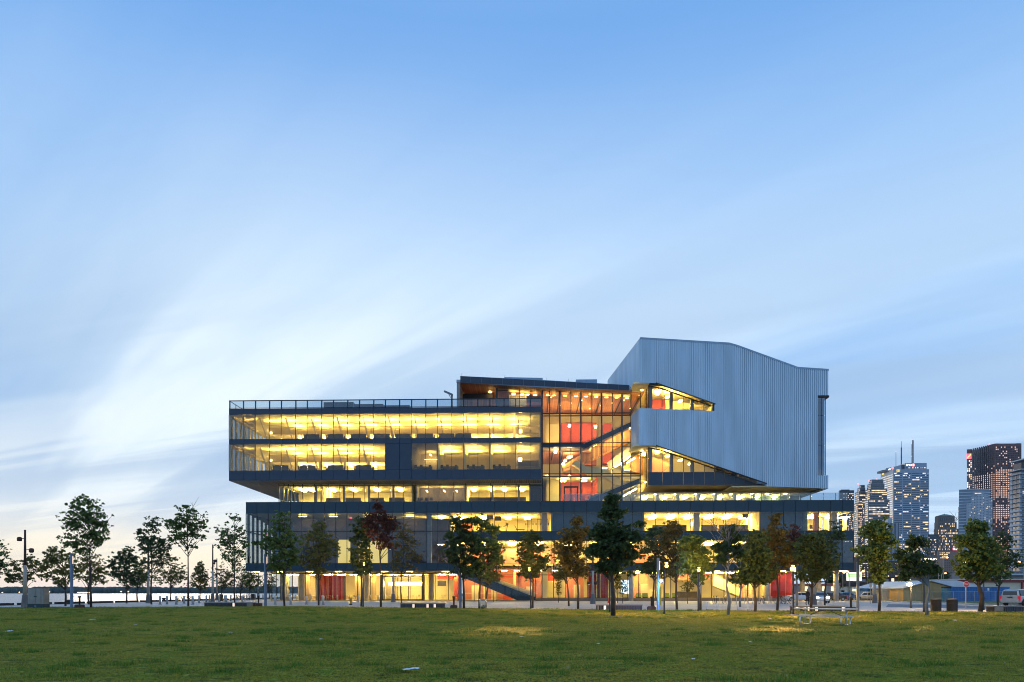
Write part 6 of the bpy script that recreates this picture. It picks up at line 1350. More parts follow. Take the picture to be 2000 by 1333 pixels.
# ------------------------------------------------------------------ person walking
pm('coat', (0.030, 0.020, 0.018), 0.9); pm('skin', (0.35, 0.20, 0.14), 0.6); pm('hair', (0.05, 0.03, 0.02), 0.8)
g = Gp(1577.5, 1182.2); per = thing('person', 'person in a dark jacket and trousers standing on the paving', 'person', g, rad(15))
def skin_mesh(name, pts, edges, radii, mat, parent, sub=2):
    me = bpy.data.meshes.new(name); me.from_pydata(pts, edges, []); o = bpy.data.objects.new(name, me); C.objects.link(o); o.parent = parent
    md = o.modifiers.new('skin', 'SKIN'); md.use_smooth_shade = True; sv_ = me.skin_vertices[0].data
    for v_, r_ in zip(sv_, radii): v_.radius = r_ if isinstance(r_, tuple) else (r_, r_)
    sv_[0].use_root = True
    ss = o.modifiers.new('sub', 'SUBSURF'); ss.levels = sub; ss.render_levels = sub; me.materials.append(M[mat]); return o
pts = [(0, 0, .95), (0, 0, 1.12), (0, 0, 1.32), (0, 0, 1.46), (0, -.01, 1.53), (.10, 0, .90), (.12, -.04, .50), (.13, .02, .09), (.13, -.12, .05), (-.10, 0, .90), (-.13, .05, .50), (-.15, .12, .09), (-.15, -.02, .05), (.19, 0, 1.42), (.25, .03, 1.16), (.22, -.10, .95), (-.19, 0, 1.42), (-.26, .03, 1.16), (-.22, -.10, .95)]
edg = [(0, 1), (1, 2), (2, 3), (3, 4), (0, 5), (5, 6), (6, 7), (7, 8), (0, 9), (9, 10), (10, 11), (11, 12), (3, 13), (13, 14), (14, 15), (3, 16), (16, 17), (17, 18)]
skin_mesh('body', pts, edg, [(.16, .12), (.15, .11), (.19, .12), (.13, .10), .06, .10, .07, .05, .045, .10, .07, .05, .045, .075, .055, .04, .075, .055, .04], 'coat', per)
b = MB(); b.ball((0, -.02, 1.65), .105, 'skin', 14, 10, (.85, 1, 1.15)); b.ball((0, -.125, 1.645), .02, 'skin', 6, 4); b.obj('head', per, True)
b = MB(); b.ball((0, .015, 1.69), .108, 'hair', 14, 8, (.88, 1, 1.0)); b.obj('hair', per, True)
for s in (-1, 1):
    b = MB(); b.ball((s * .22, -.14, .90), .04, 'skin', 8, 6, (.7, .9, 1.3))
    for f_ in range(4): b.tube([(s * .22 + (f_ - 1.5) * .012, -.155, .87), (s * .22 + (f_ - 1.5) * .012, -.17, .83), (s * .22 + (f_ - 1.5) * .012, -.16, .80)], [.009, .008, .006], 5, 'skin')
    b.tube([(s * .19, -.16, .89), (s * .175, -.175, .86)], [.010, .007], 5, 'skin'); b.obj('hand', per, True)
# ------------------------------------------------------------------ vehicles
pm('paint_silver', (0.50, 0.48, 0.45), 0.25, 0.6, .03); pm('paint_white', (0.62, 0.63, 0.65), 0.25, 0.2, .03); pm('paint_dark', (0.05, 0.05, 0.055), 0.25, 0.3, .03); pm('paint_blue', (0.03, 0.12, 0.28), 0.25, 0.3, .03)
pm('car_glass', (0.012, 0.014, 0.018), 0.08, 0, 0, spec=0.8); pm('trim_black', (0.02, 0.02, 0.02), 0.6); pm('alloy', (0.55, 0.56, 0.58), 0.3, 0.6)
em('tail_red', (0.8, 0.02, 0.03), .35, (.4, .01, .02)); em('head_lit', (1.0, 0.80, 0.5), 40)
def loft(b, secs, mat, cap=True):
    "secs: list of closed rings (equal length) of points along the car"
    st = len(b.v); n = len(secs[0]); k = b.mi(mat)
    for s in secs: b.v += [tuple(p) for p in s]
    for i in range(len(secs) - 1):
        for j in range(n): b.f.append((st + i * n + j, st + i * n + (j + 1) % n, st + (i + 1) * n + (j + 1) % n, st + (i + 1) * n + j)); b.m.append(k)
    if cap: b.f.append(tuple(st + j for j in range(n))[::-1]); b.m.append(k); e = st + (len(secs) - 1) * n; b.f.append(tuple(e + j for j in range(n))); b.m.append(k)
def car(name, label, loc, rz, paint, prof, hw, wx, wr, glass_cells, lights=False, group=None, tail=True, roofrack=False):
    "prof: (x, z_low, z_belt, z_top, half width at top) stations from rear to front, heading +x"
    t = thing(name, label, 'minivan' if name == 'minivan' else 'car', loc, rz, group)
    b = MB(); secs = []
    for x, zl, zb, zt, wt in prof:
        w = hw if abs(x) < 1.9 else hw * .93
        secs.append([(x, -w * .92, zl), (x, -w, zl + .18), (x, -w, zb - .08), (x, -w * .97, zb), (x, -wt, zt - .05), (x, -wt * .85, zt), (x, wt * .85, zt), (x, wt, zt - .05), (x, w * .97, zb), (x, w, zb - .08), (x, w, zl + .18), (x, w * .92, zl)])
    loft(b, secs, paint); bd = b.obj('body', t, False)
    for cell in glass_cells: b = MB(); b.face(cell, 'car_glass'); bb = b.obj('window', t); sd_ = bb.modifiers.new('t', 'SOLIDIFY'); sd_.thickness = .012
    for x in wx:
        for s in (-1, 1):
            b = MB(); b.tube([(x, s * (hw - .20), wr), (x, s * (hw + .012), wr)], [wr, wr], 22, 'tyre'); w = b.obj('wheel', t)
            b = MB(); b.tube([(x, s * (hw + .0125), wr), (x, s * (hw + .022), wr)], [wr * .62, wr * .60], 18, 'alloy')
            for a in range(5): b.bar((x, s * (hw + .026), wr), (x + wr * .56 * math.cos(a * 1.2566), s * (hw + .026), wr + wr * .56 * math.sin(a * 1.2566)), .05, .02, 'trim_black')
            b.obj('rim', w)
            b = MB(); b.prism([((wr + .07) * math.cos(a * math.pi / 10) + x, wr + (wr + .07) * math.sin(a * math.pi / 10)) for a in range(11)], 'y', s * (hw - .12), s * (hw + .005), 'trim_black'); b.obj('wheel_arch', t)
    x0, x1 = prof[0][0], prof[-1][0]
    b = MB(); b.box(x0 - .06, x0 + .25, -hw * .9, hw * .9, prof[0][1] + .08, prof[0][1] + .38, 'trim_black' if paint != 'paint_silver' else paint); b.obj('rear_bumper', t)
    for s in (-1, 1):
        b = MB(); zt_ = prof[0][2] - .05; b.box(x0 - .02, x0 + .16, s * hw * .80, s * (hw + .004), zt_ - .38, zt_ + .10, 'tail_red'); b.obj('tail_light', t)
        b = MB(); b.box(x1 - .12, x1 + .012, s * hw * .55, s * hw * .88, prof[-1][1] + .32, prof[-1][1] + .48, 'head_lit' if lights else 'alloy'); b.obj('headlight', t)
    b = MB(); b.box(x0 - .075, x0 - .055, -.26, .26, prof[0][1] + .48, prof[0][1] + .60, 'bin_dark'); b.box(x1 + .014, x1 + .03, -.26, .26, prof[-1][1] + .12, prof[-1][1] + .24, 'sign_white'); b.obj('number_plate', t)
    return t
VP_ = [(-2.45, .36, .98, 1.16, .84), (-2.38, .32, 1.02, 1.60, .74), (-2.10, .28, 1.05, 1.74, .72), (-.6, .27, 1.05, 1.80, .74), (.55, .27, 1.04, 1.76, .72), (1.05, .27, 1.02, 1.35, .78), (1.45, .27, 1.0, 1.08, .86), (2.25, .28, .88, .93, .84), (2.5, .34, .68, .72, .78)]
Hw = .97
gw = lambda s: [[(x0, s * (Hw * .94 + .035), 1.10), (x1, s * (Hw * .94 + .035), 1.10), (x1 - (.0 if x1 < .4 else .35), s * (.765), 1.66), (x0 + (.06 if x0 < -2 else 0), s * (.765), 1.66)] for x0, x1 in ((-2.22, -1.25), (-1.12, -.10), (.0, .85))]
g = Gp(1968, 1184.6)
vhead = rad(27)
car('minivan', 'silver minivan with dark windows parked on the right street', (54.75, 73.2, 0), vhead, 'paint_silver', VP_, Hw, (-1.5, 1.5), .34,
    gw(-1) + gw(1) + [[(-2.445, -.70, 1.13), (-2.445, .70, 1.13), (-2.385, .64, 1.55), (-2.385, -.64, 1.55)], [(1.10, -.74, 1.34), (1.10, .74, 1.34), (.62, .64, 1.70), (.62, -.64, 1.70)]])
SD = [(-2.2, .34, .78, .84, .80), (-2.05, .28, .90, .96, .78), (-1.5, .26, .92, 1.0, .76), (-.95, .26, .92, 1.38, .62), (.0, .26, .92, 1.43, .62), (.45, .26, .92, 1.36, .62), (1.05, .26, .90, .98, .76), (1.95, .28, .76, .82, .76), (2.2, .34, .60, .64, .70)]
sgl = lambda s: [[(-1.3, s * .84, .96), (-.15, s * .84, .96), (-.15, s * .655, 1.34), (-.85, s * .655, 1.32)], [(-.08, s * .84, .96), (.85, s * .84, .96), (.40, s * .655, 1.31), (-.08, s * .655, 1.34)]]
sf = [[(1.04, -.70, 1.00), (1.04, .70, 1.00), (.50, .58, 1.36), (.50, -.58, 1.36)]]
CG = 'cars on the street behind the undercroft'
for px, Y, rz, paint, lit_, lab in ((1603, 90, -108, 'paint_white', True, 'white sedan with headlights on beyond the undercroft'), (1560, 106, 175, 'paint_white', False, 'pale sedan half hidden behind the red glass bay'), (1625, 112, 182, 'paint_dark', False, 'dark sedan seen between the two undercroft columns'), (1648, 116, 176, 'paint_blue', False, 'blue car right of the big round column'), (1688, 118, 180, 'paint_white', False, 'white car before the blue container')):
    car('parked_car', lab, ((px - CX) / F * Y, Y, .02), rad(rz), paint, SD, .88, (-1.35, 1.35), .31, sgl(-1) + sgl(1) + sf, lit_, CG)
# ------------------------------------------------------------------ sheds, containers, low buildings on the far street
pm('timber_board', (0.48, 0.33, 0.15), 0.85, 0, .25, .8, stretch=(1, 1, .25)); pm('tin_roof', (0.52, 0.58, 0.66), 0.45, .2, .08, .6); pm('container_blue', (0.022, 0.14, 0.38), 0.55, 0, .2, .8); pm('container_cream', (0.55, 0.49, 0.36), 0.6, 0, .1, .8)
pm('trailer_grey', (0.30, 0.33, 0.38), 0.6, 0, .08, .5); pm('trailer_red', (0.22, 0.03, 0.03), 0.6); pm('cream_siding', (0.58, 0.52, 0.38), 0.7, 0, .08, .5); pm('dark_roof', (0.035, 0.035, 0.042), 0.8); pm('brown_brick', (0.10, 0.065, 0.05), 0.85, 0, .15, .6)
em('win_warm', (1.0, 0.74, 0.34), 1.3)
def frontbox(x0, x1, y0, y1, Y, dep): k = Y / F; return (x0 - CX) * k, (x1 - CX) * k, Y, Y + dep, CAM + (HY - y1) * k, CAM + (HY - y0) * k
def container(x0, x1, ytop, ybot, Y, mat, label, doors=False):
    a, c, v0, v1, z0, z1 = frontbox(x0, x1, ytop, ybot, Y, 2.5); z0 = .1
    t = thing('shipping_container', label, 'container', ((a + c) / 2, Y, 0)); w = (c - a) / 2
    b = MB(); b.box(-w, w, .06, 2.5, z0, z1 - .02, mat); b.box(-w, w, .0, 2.52, z1 - .12, z1, mat); b.box(-w, w, .0, .06, z0, z0 + .15, mat); b.obj('shell', t)
    b = MB(); n = max(4, int(2 * w / .42))
    for i in range(n):
        x = -w + 2 * w * i / n; s_ = 2 * w / n; p = [(x, .055), (x + s_ * .2, .0), (x + s_ * .6, .0), (x + s_ * .8, .055)]
        for (xa, ya), (xb, yb) in zip(p[:-1], p[1:]): b.face([(xa, ya, z0 + .15), (xb, yb, z0 + .15), (xb, yb, z1 - .12), (xa, ya, z1 - .12)], mat)
    b.obj('corrugated_side', t)
    return t
container(1689, 1715, 1149.5, 1170, 118, 'container_blue', 'short blue container left of the cream container')
container(1719, 1741, 1151, 1172.5, 112, 'container_cream', 'left cream container behind the mesh fence')
container(1742.5, 1765, 1151, 1172.5, 112, 'container_cream', 'right cream container behind the mesh fence')
t = container(1858.5, 1972.5, 1146.5, 1177, 104, 'container_blue', 'long bright blue container behind the stop sign')
b = MB(); k = 104 / F; b.box((1928.5 - 1915.5) * k, (1932 - 1915.5) * k, -.02, -.005, CAM + (HY - 1154) * k, CAM + (HY - 1149) * k, 'sign_white'); b.obj('notice', t)
# timber shed with a tin roof
Y = 108; k = Y / F; t = thing('timber_shed', 'tan plywood shed with gable front and pale tin roof', 'shed', ((1812 - CX) * k, Y, 0)); X_ = lambda px: (px - 1812) * k; Zz = lambda py: CAM + (HY - py) * k
b = MB(); b.prism([(X_(1764.5), .1), (X_(1858), .1), (X_(1858), Zz(1147)), (X_(1816), Zz(1135.5)), (X_(1764.5), Zz(1149))], 'y', .06, 9, 'timber_board'); b.obj('wall', t)
for i in range(8):
    x0, x1 = X_(1765 + 11.6 * i), X_(1765 + 11.6 * (i + 1)) - .02
    tp = lambda x: float(np.interp(x, [X_(1764.5), X_(1816), X_(1858)], [Zz(1149), Zz(1135.5), Zz(1147)])) - .12
    for za, f in ((.12, 0), (1.24, 1), (2.36, 2)):
        if f == 2: p = [(x0, za), (x1, za), (x1, max(za + .05, tp(x1))), (x0, max(za + .05, tp(x0)))]
        else: p = [(x0, za), (x1, za), (x1, min(za + 1.10, tp(x1))), (x0, min(za + 1.10, tp(x0)))]
        if min(p[2][1], p[3][1]) - za > .03: b = MB(); b.prism(p, 'y', .02 + .008 * ((i + f) % 2), .06, 'timber_board'); b.obj('plywood_sheet', t)
b = MB()
b.hexa([(X_(1816), -.4, Zz(1135.2)), (X_(1861), -.4, Zz(1147.5)), (X_(1861), 16, Zz(1147.5)), (X_(1816), 16, Zz(1135.2)), (X_(1816), -.4, Zz(1134.2)), (X_(1861), -.4, Zz(1146.5)), (X_(1861), 16, Zz(1146.5)), (X_(1816), 16, Zz(1134.2))], 'tin_roof')
b.hexa([(X_(1761), -.4, Zz(1150)), (X_(1816), -.4, Zz(1135.2)), (X_(1816), 16, Zz(1135.2)), (X_(1761), 16, Zz(1150)), (X_(1761), -.4, Zz(1149)), (X_(1816), -.4, Zz(1134.2)), (X_(1816), 16, Zz(1134.2)), (X_(1761), 16, Zz(1149))], 'tin_roof'); b.obj('roof', t)
Y = 116; k = Y / F; t = thing('tin_roof_shed', 'low shed with wide pale blue tin roof behind the blue container', 'shed', ((1870 - CX) * k, Y, 0)); X_ = lambda px: (px - 1870) * k; Zz = lambda py: CAM + (HY - py) * k
b = MB(); b.box(X_(1822), X_(1925), 0, 8, .05, Zz(1147), 'timber_board'); b.obj('wall', t)
b = MB(); b.prism([(X_(1818), Zz(1134)), (X_(1866), Zz(1134)), (X_(1928), Zz(1147.5)), (X_(1850), Zz(1147.5))], 'y', -.3, 9, 'tin_roof'); b.obj('roof', t)
# site trailers and low blocks
Y = 128; k = Y / F; t = thing('site_trailer', 'grey site office trailer with red band seen through the undercroft', 'trailer', ((1595 - CX) * k, Y, 0)); X_ = lambda px: (px - 1595) * k; Zz = lambda py: CAM + (HY - py) * k
b = MB(); b.box(X_(1548), X_(1641), 0, 4, .5, Zz(1144), 'trailer_grey'); b.obj('body', t); b = MB(); b.box(X_(1547), X_(1642), -.1, 4.1, Zz(1144), Zz(1141.5), 'trailer_red'); b.box(X_(1547), X_(1642), -.12, 4.1, Zz(1141.5), Zz(1140.4), 'tin_roof'); b.obj('roof', t)
for px in (1574.5, 1608, 1626): b = MB(); b.box(X_(px - 2.6), X_(px + 2.6), -.05, -.01, Zz(1154.5), Zz(1146), 'win_warm'); b.obj('window', t)
b = MB(); b.box(X_(1597), X_(1602), -.04, -.01, Zz(1153.5), Zz(1147.5), 'sign_white'); b.obj('notice', t)
b = MB(); b.box(X_(1549), X_(1640), .2, 3.8, 0, .49, 'dark'); b.obj('undercarriage', t)
Y = 135; k = Y / F; t = thing('bus_shelter', 'small grey canopy shelter right of the big round column', 'shelter', ((1654 - CX) * k, Y, 0)); X_ = lambda px: (px - 1654) * k; Zz = lambda py: CAM + (HY - py) * k
b = MB(); b.box(X_(1641), X_(1665), 0, 3, Zz(1152.5), Zz(1150), 'tin_roof'); b.obj('roof', t)
for px in (1643, 1663.5): b = MB(); b.box(X_(px) - .06, X_(px) + .06, .1, .2, 0, Zz(1152.5), 'sign_post'); b.obj('post', t)
b = MB(); b.box(X_(1646), X_(1662), 2.6, 2.8, 0, Zz(1153.5), 'dark_roof'); b.obj('back_wall', t)
Y = 165; k = Y / F; t = thing('low_brown_building', 'low dark brown building with flat roofs beyond the street', 'building', ((1722 - CX) * k, Y, 0)); X_ = lambda px: (px - 1722) * k; Zz = lambda py: CAM + (HY - py) * k
b = MB(); b.box(X_(1655), X_(1775), 0, 14, 0, Zz(1146), 'cream_siding'); b.obj('ground_wall', t)
b = MB(); b.box(X_(1652), X_(1778), -1.5, 14, Zz(1146), Zz(1139), 'dark_roof'); b.obj('lower_roof', t); b = MB(); b.box(X_(1682), X_(1788), 4, 16, Zz(1139), Zz(1128), 'brown_brick'); b.box(X_(1680), X_(1790), 3.6, 16.4, Zz(1128), Zz(1126.8), 'dark_roof'); b.obj('upper_wall', t)
for px, w_ in ((1685, 3), (1701, 6), (1728, 5), (1751, 2), (1742, 2)): b = MB(); b.box(X_(px - w_), X_(px + w_), 3.94, 3.98, Zz(1136), Zz(1130.5), 'trailer_grey'); b.obj('window', t)
b = MB(); b.box(X_(1759), X_(1764), 3.9, 3.98, Zz(1135.5), Zz(1129.5), 'win_warm'); b.obj('window', t)
for px in (1668, 1683): b = MB(); b.box(X_(px - 4), X_(px + 4), -.06, -.01, Zz(1155), Zz(1148.5), 'win_warm'); b.obj('window', t)
Y = 150; k = Y / F; t = thing('cream_depot', 'long cream low building with dark red roof band', 'building', ((1960 - CX) * k, Y, 0)); X_ = lambda px: (px - 1960) * k; Zz = lambda py: CAM + (HY - py) * k
b = MB(); b.box(X_(1868), X_(2080), 0, 20, 0, Zz(1138), 'cream_siding'); b.obj('wall', t); b = MB(); b.box(X_(1866), X_(2082), -.4, 20, Zz(1138), Zz(1133), 'trailer_red'); b.box(X_(1865), X_(2083), -.6, 20, Zz(1133), Zz(1131), 'cream_siding'); b.obj('roof', t)
b = MB(); b.box(X_(1994), X_(1996.5), -.3, -.01, 0, Zz(1138), 'trailer_red'); b.obj('downpipe', t)
# mesh fence along the verge
pm('fence_steel', (0.35, 0.36, 0.36), 0.5, .3)
def meshmat():
    m, t, b, nd, lk = newmat('fence_mesh'); nd.remove(b)
    tr = nd.new('ShaderNodeBsdfTransparent'); df = nd.new('ShaderNodeBsdfDiffuse'); df.inputs[0].default_value = (.3, .3, .3, 1); mx = nd.new('ShaderNodeMixShader'); mx.inputs[0].default_value = .12
    lk.new(tr.outputs[0], mx.inputs[1]); lk.new(df.outputs[0], mx.inputs[2]); lk.new(mx.outputs[0], nd['Material Output'].inputs[0])
meshmat()
fp = [Vector((p.x, p.y, .1)) for p in [Vector(((px - CX) / F * Y, Y, 0)) for px, Y in ((1668, 110), (1695, 108.5), (1722, 107), (1755, 105.5), (1788, 104), (1822, 102.5), (1862, 101), (1903, 100), (1945, 99), (1990, 98), (2040, 97))]]
t = thing('mesh_fence', 'wire mesh fence with thin posts before the sheds and containers', 'fence', fp[0])
for p in fp: b = MB(); q_ = p - fp[0]; b.tube([(q_.x, q_.y, 0), (q_.x, q_.y, 1.5)], .045, 6, 'fence_steel'); b.obj('post', t)
b = MB()
for p, r in zip(fp[:-1], fp[1:]): b.bar(p - fp[0] + Vector((0, 0, 1.46)), r - fp[0] + Vector((0, 0, 1.46)), .04, .04, 'fence_steel')
b.obj('top_rail', t)
b = MB()
for p, r in zip(fp[:-1], fp[1:]):
    a, c = p - fp[0], r - fp[0]; L = (c - a).length; n = int(L / .14)
    for i in range(n):
        s = a.lerp(c, i / n); b.bar((s.x, s.y, .03), (s.x, s.y, 1.44), .008, .008, 'fence_steel')
    for z in (.3, .6, .9, 1.2): b.bar((a.x, a.y, z), (c.x, c.y, z), .008, .008, 'fence_steel')
b.obj('wire', t, kind='stuff')
# dark trees behind the undercroft and the depot
for px, py, Y, w, h, lab in ((1630, 1143, 150, 16, 26, 'dark rounded tree behind the grey site trailer'), (1834, 1132, 190, 20, 13, 'dark shrub tree behind the tin roofs')):
    tree('street_tree', lab, px, 1166, [(px, py - 8, w, h * .8), (px - w * .4, py, w * .7, h * .6)], 'leaf_dark', clumps=70, per=22, cr=.9, leaf=.4, Yd=Y, trunk_r=.2)
# ------------------------------------------------------------------ skyline of the downtown
pm('tower_stone', (0.20, 0.21, 0.22), 0.7, 0, .08, .02); pm('tower_steel', (0.22, 0.30, 0.40), 0.30, .3, .05, .02); pm('tower_pale', (0.55, 0.58, 0.58), 0.5, 0, .05, .02); pm('tower_brown', (0.115, 0.042, 0.036), 0.5, 0, .1, .02)
pm('tower_tan', (0.15, 0.115, 0.09), 0.8, 0, .12, .02); pm('tower_white', (0.48, 0.52, 0.58), 0.5, 0, .06, .02); pm('tower_dark', (0.03, 0.04, 0.06), 0.4); pm('copper', (0.10, 0.20, 0.19), 0.7); pm('win_dark', (0.025, 0.042, 0.075), 0.12, 0, .1, .02, spec=.8); pm('win_sky', (0.10, 0.17, 0.25), 0.12, .2, .1, .02, spec=.9)
em('win_lit', (1.0, 0.64, 0.20), 1.25); em('win_lit_dim', (1.0, 0.62, 0.26), .75); em('win_orange', (1.0, 0.42, 0.10), 1.0); em('win_lit_low', (1.0, 0.52, 0.22), .5); em('sign_glow_white', (1.0, 0.97, 0.92), 1.6); em('sign_glow_red', (1.0, 0.10, 0.03), 1.6); em('sign_glow_yellow', (1.0, 0.62, 0.02), 1.3); em('sign_scarlet', (0.9, 0.005, 0.02), 1.0); em('beacon', (1.0, .16, .10), 2)
class Tow:
    "a tower standing at distance Y; horizontal pixel columns of the photograph give its measured width and height"
    def __init__(s, name, label, px, Y):
        s.Y = Y; s.k = Y / F; s.px = px; s.t = thing(name, label, 'skyscraper' if 'tower' in name else 'building', ((px - CX) * s.k, Y, 0), -TH); s.rs = random.Random(int(px))
    def X(s, px): return (px - s.px) * s.k
    def Z(s, py, v=0): return CAM + (HY - py) * (s.Y + v) / F
    def XD(s, px, v): return ((px - CX) / F * (s.Y + v) - (s.px - CX) * s.k - v * ST) / CT
    def prism(s, name, pts, z0, z1, mat): b = MB(); b.prism(pts, 'z', z0, z1, mat); return b.obj(name, s.t)
    def grid(s, b, p0, p1, z0, z1, nc, nr, fw, fh, prob, lit, dark, off=.25, run=False, litfn=None):
        "windows with depth: boxes whose face sits just proud of a recessed joint, p0->p1 is the wall line seen from outside left to right"
        p0, p1 = Vector((*p0, 0)), Vector((*p1, 0)); d = (p1 - p0) / nc; nrm_ = Vector((d.y, -d.x, 0)).normalized() * off; dz_ = (z1 - z0) / nr
        for r in range(nr):
            on = s.rs.random() < prob
            for c in range(nc):
                if run: on = (on if s.rs.random() < .72 else s.rs.random() < prob)
                else: on = s.rs.random() < (prob if litfn is None else litfn((c + .5) / nc, (r + .5) / nr) * prob)
                m_ = s.rs.choice(lit) if on else dark
                if m_ is None: continue
                a = p0 + d * (c + (1 - fw) / 2); e = p0 + d * (c + (1 + fw) / 2); za = z0 + dz_ * (r + (1 - fh) / 2); zb = za + dz_ * fh
                n = nrm_
                b.face([(a.x + n.x, a.y + n.y, za), (e.x + n.x, e.y + n.y, za), (e.x + n.x, e.y + n.y, zb), (a.x + n.x, a.y + n.y, zb)], m_)
                if off > .2:
                    b.face([(a.x, a.y, zb), (a.x + n.x, a.y + n.y, zb), (e.x + n.x, e.y + n.y, zb), (e.x, e.y, zb)], m_); b.face([(a.x, a.y, za), (e.x, e.y, za), (e.x + n.x, e.y + n.y, za), (a.x + n.x, a.y + n.y, za)], m_)
LITS = ['win_lit', 'win_lit', 'win_lit_dim', 'win_lit_low']
# A: stepped grey office tower beside the podium
T = Tow('stepped_tower', 'stepped grey office tower with many lit windows beside the podium end', 1700, 900); X, Zt = T.X, T.Z
def block(nm, x0, x1, d0, dep, z0, z1, mat='tower_stone', cut=0.0):
    T.prism(nm, [(T.XD(x0, d0), d0), (T.XD(x1, d0), d0), (T.XD(x1, d0), d0 + dep), (T.XD(x0, d0) + cut, d0 + dep)], z0, z1, mat)
b = MB()
for x0, x1, d0, dep, y0, y1 in ((1676, 1696, 18, 15, 1160, 979), (1678, 1692, 20, 12, 979, 956), (1680, 1690, 22, 9, 956, 948), (1682, 1689, 24, 6, 948, 942), (1696, 1737, 0, 17, 1160, 976), (1699, 1732, 2, 14, 976, 955), (1701, 1727, 4, 11, 955, 944), (1703, 1725, 6, 8, 944, 935.5)):
    block('storey_block', x0, x1, d0, dep, 0 if y0 > 1150 else Zt(y0) + .02, Zt(y1)); nr = max(1, round((y0 - y1) / 4.2)) if y0 < 1150 else 43
    lo = Zt(1156) if y0 > 1150 else Zt(y0 - .6); pr = .0 if y1 < 950 else .48
    T.grid(b, (T.XD(x0, d0) + .4, d0 - .05), (T.XD(x1, d0) - .4, d0 - .05), lo, Zt(y1 + 1.2), max(4, round((x1 - x0) / 2.6)), nr, .76, .5, pr, LITS, 'win_dark', run=True)
    T.grid(b, (T.XD(x0, d0) - .05, d0 + dep - .3), (T.XD(x0, d0) - .05, d0 + .3), lo, Zt(y1 + 1.2), max(3, int(dep / 2.6)), nr, .7, .5, pr * .55, LITS, 'win_sky')
b.obj('window_grid', T.t, kind='stuff')
b = MB()
for px, py in ((1676, 943), (1697, 936.5), (1712, 934)): b.ball((T.XD(px, 12), 12, Zt(py)), 1.0, 'beacon', 6, 4)
b.obj('beacon', T.t)
# B: steel tower with pale left face, and the marble tower rising behind it
T = Tow('marble_tower', 'upper storeys of a pale marble tower with antennas behind the steel tower', 1777, 1560); X, Zt = T.X, T.Z
T.prism('shaft', [(X(1768), 0), (X(1809.5), 0), (X(1809.5), 55), (X(1768), 55)], 0, Zt(904.8), 'tower_steel')
T.prism('shaft', [(T.XD(1731, 40), 40), (X(1762), 4), (X(1762), 55), (T.XD(1731, 40) + 8, 60)], 0, Zt(908.5), 'tower_steel'); T.prism('notch', [(X(1762), 6), (X(1768), 6), (X(1768), 50), (X(1762), 50)], 0, Zt(907), 'win_dark'); T.prism('roof_house', [(T.XD(1767, 12), 12), (T.XD(1789, 12), 12), (T.XD(1789, 12), 40), (T.XD(1767, 12) + 10, 40)], Zt(905), Zt(903.4), 'tower_stone')
b = MB(); T.grid(b, (X(1769), -.1), (X(1808), -.1), Zt(915.5), Zt(912.8), 22, 1, .85, .7, .45, ['win_lit', 'win_lit_low'], 'win_dark'); b.obj('window_grid', T.t, kind='stuff')
k_ = T.k; tx = text('BMO', 5.2 * k_, 'sign_glow_white', T.t, (X(1775), -.6, Zt(908.9)), 'lettering', .2, sx=1.0)
b = MB(); b.prism([(X(1783.5) + 3.0 * k_ * math.cos(a * .4488), Zt(908.8) + 3.0 * k_ * math.sin(a * .4488)) for a in range(14)], 'y', -.8, -.2, 'sign_glow_red'); rd_ = b.obj('roundel', T.t); b = MB(); b.box(X(1782.3), X(1784.7), -1.0, -.81, Zt(910.2), Zt(907.4), 'sign_glow_white'); b.obj('roundel_bars', T.t)
b = MB(); b.tube([(T.XD(1782.8, 20), 20, Zt(904)), (T.XD(1782.8, 20), 20, Zt(858)), (T.XD(1782.8, 20), 20, Zt(856))], [1.5, 1.4, 1.7], 6, 'tower_dark')
for i in range(24): b.ring((T.XD(1782.8, 20), 20, Zt(903 - i * 1.9)), 1.6, .35, (0, 0, 1), 'tower_dark', 8, 4)
b.tube([(T.XD(1780.3, 20), 20, Zt(904)), (T.XD(1780.3, 20), 20, Zt(864))], .45, 5, 'tower_stone'); b.obj('antenna', T.t)
b = MB(); b.tube([(T.XD(1760.5, 26), 26, Zt(907)), (T.XD(1760.5, 26), 26, Zt(870)), (T.XD(1760.5, 26), 26, Zt(869.5)), (T.XD(1760.5, 26), 26, Zt(857.5))], [1.3, 1.2, .6, .4], 6, 'tower_dark')
for i in range(16): b.ring((T.XD(1760.5, 26), 26, Zt(905 - i * 2.2)), 1.4, .35, (0, 0, 1), 'tower_dark', 8, 4)
b.obj('antenna', T.t)
b = MB(); b.tube([(T.XD(1750, 40), 40, Zt(912)), (T.XD(1750, 40), 40, Zt(877))], [.8, .7], 6, 'tower_pale'); b.obj('antenna', T.t)
b = MB()
for px, py in ((1780.3, 862.5), (1780.3, 888.5), (1750, 875.5), (1770, 903), (1787, 903), (1782.8, 855.5)): b.ball((T.XD(px, 40 if px < 1760 else 18), 40 if px < 1760 else 18, Zt(py)), 0.8, 'beacon', 6, 4)
b.obj('beacon', T.t)
T = Tow('steel_tower', 'tall blue steel tower with pale left face and yellow sign', 1780, 1320); X, Zt = T.X, T.Z
xr, xl = X(1814), X(1745.5); lb_ = ((1721 - CX) / F * 1366 - (1780 - CX) / F * 1320 - 46 * ST)
T.prism('shaft', [(xl, 0), (xr, 0), (xr, 48), (lb_, 46)], 0, Zt(917), 'tower_steel')
b = MB(); b.prism([(xl - .05, -.02), (xl - .5, -.3), (lb_ - .5, 45.9), (lb_ - .05, 46)], 'z', 0, Zt(917.2), 'tower_pale'); b.obj('bright_left_side', T.t)  # brighter left side of the same steel, its light put into a pale colour
b = MB()
for i in range(4): T.grid(b, (X(1747 + 16.8 * i), -.05), (X(1762 + 16.8 * i), -.05), Zt(1060), Zt(923), 11, 33, .96, .46, .15, LITS, 'win_dark', run=True)
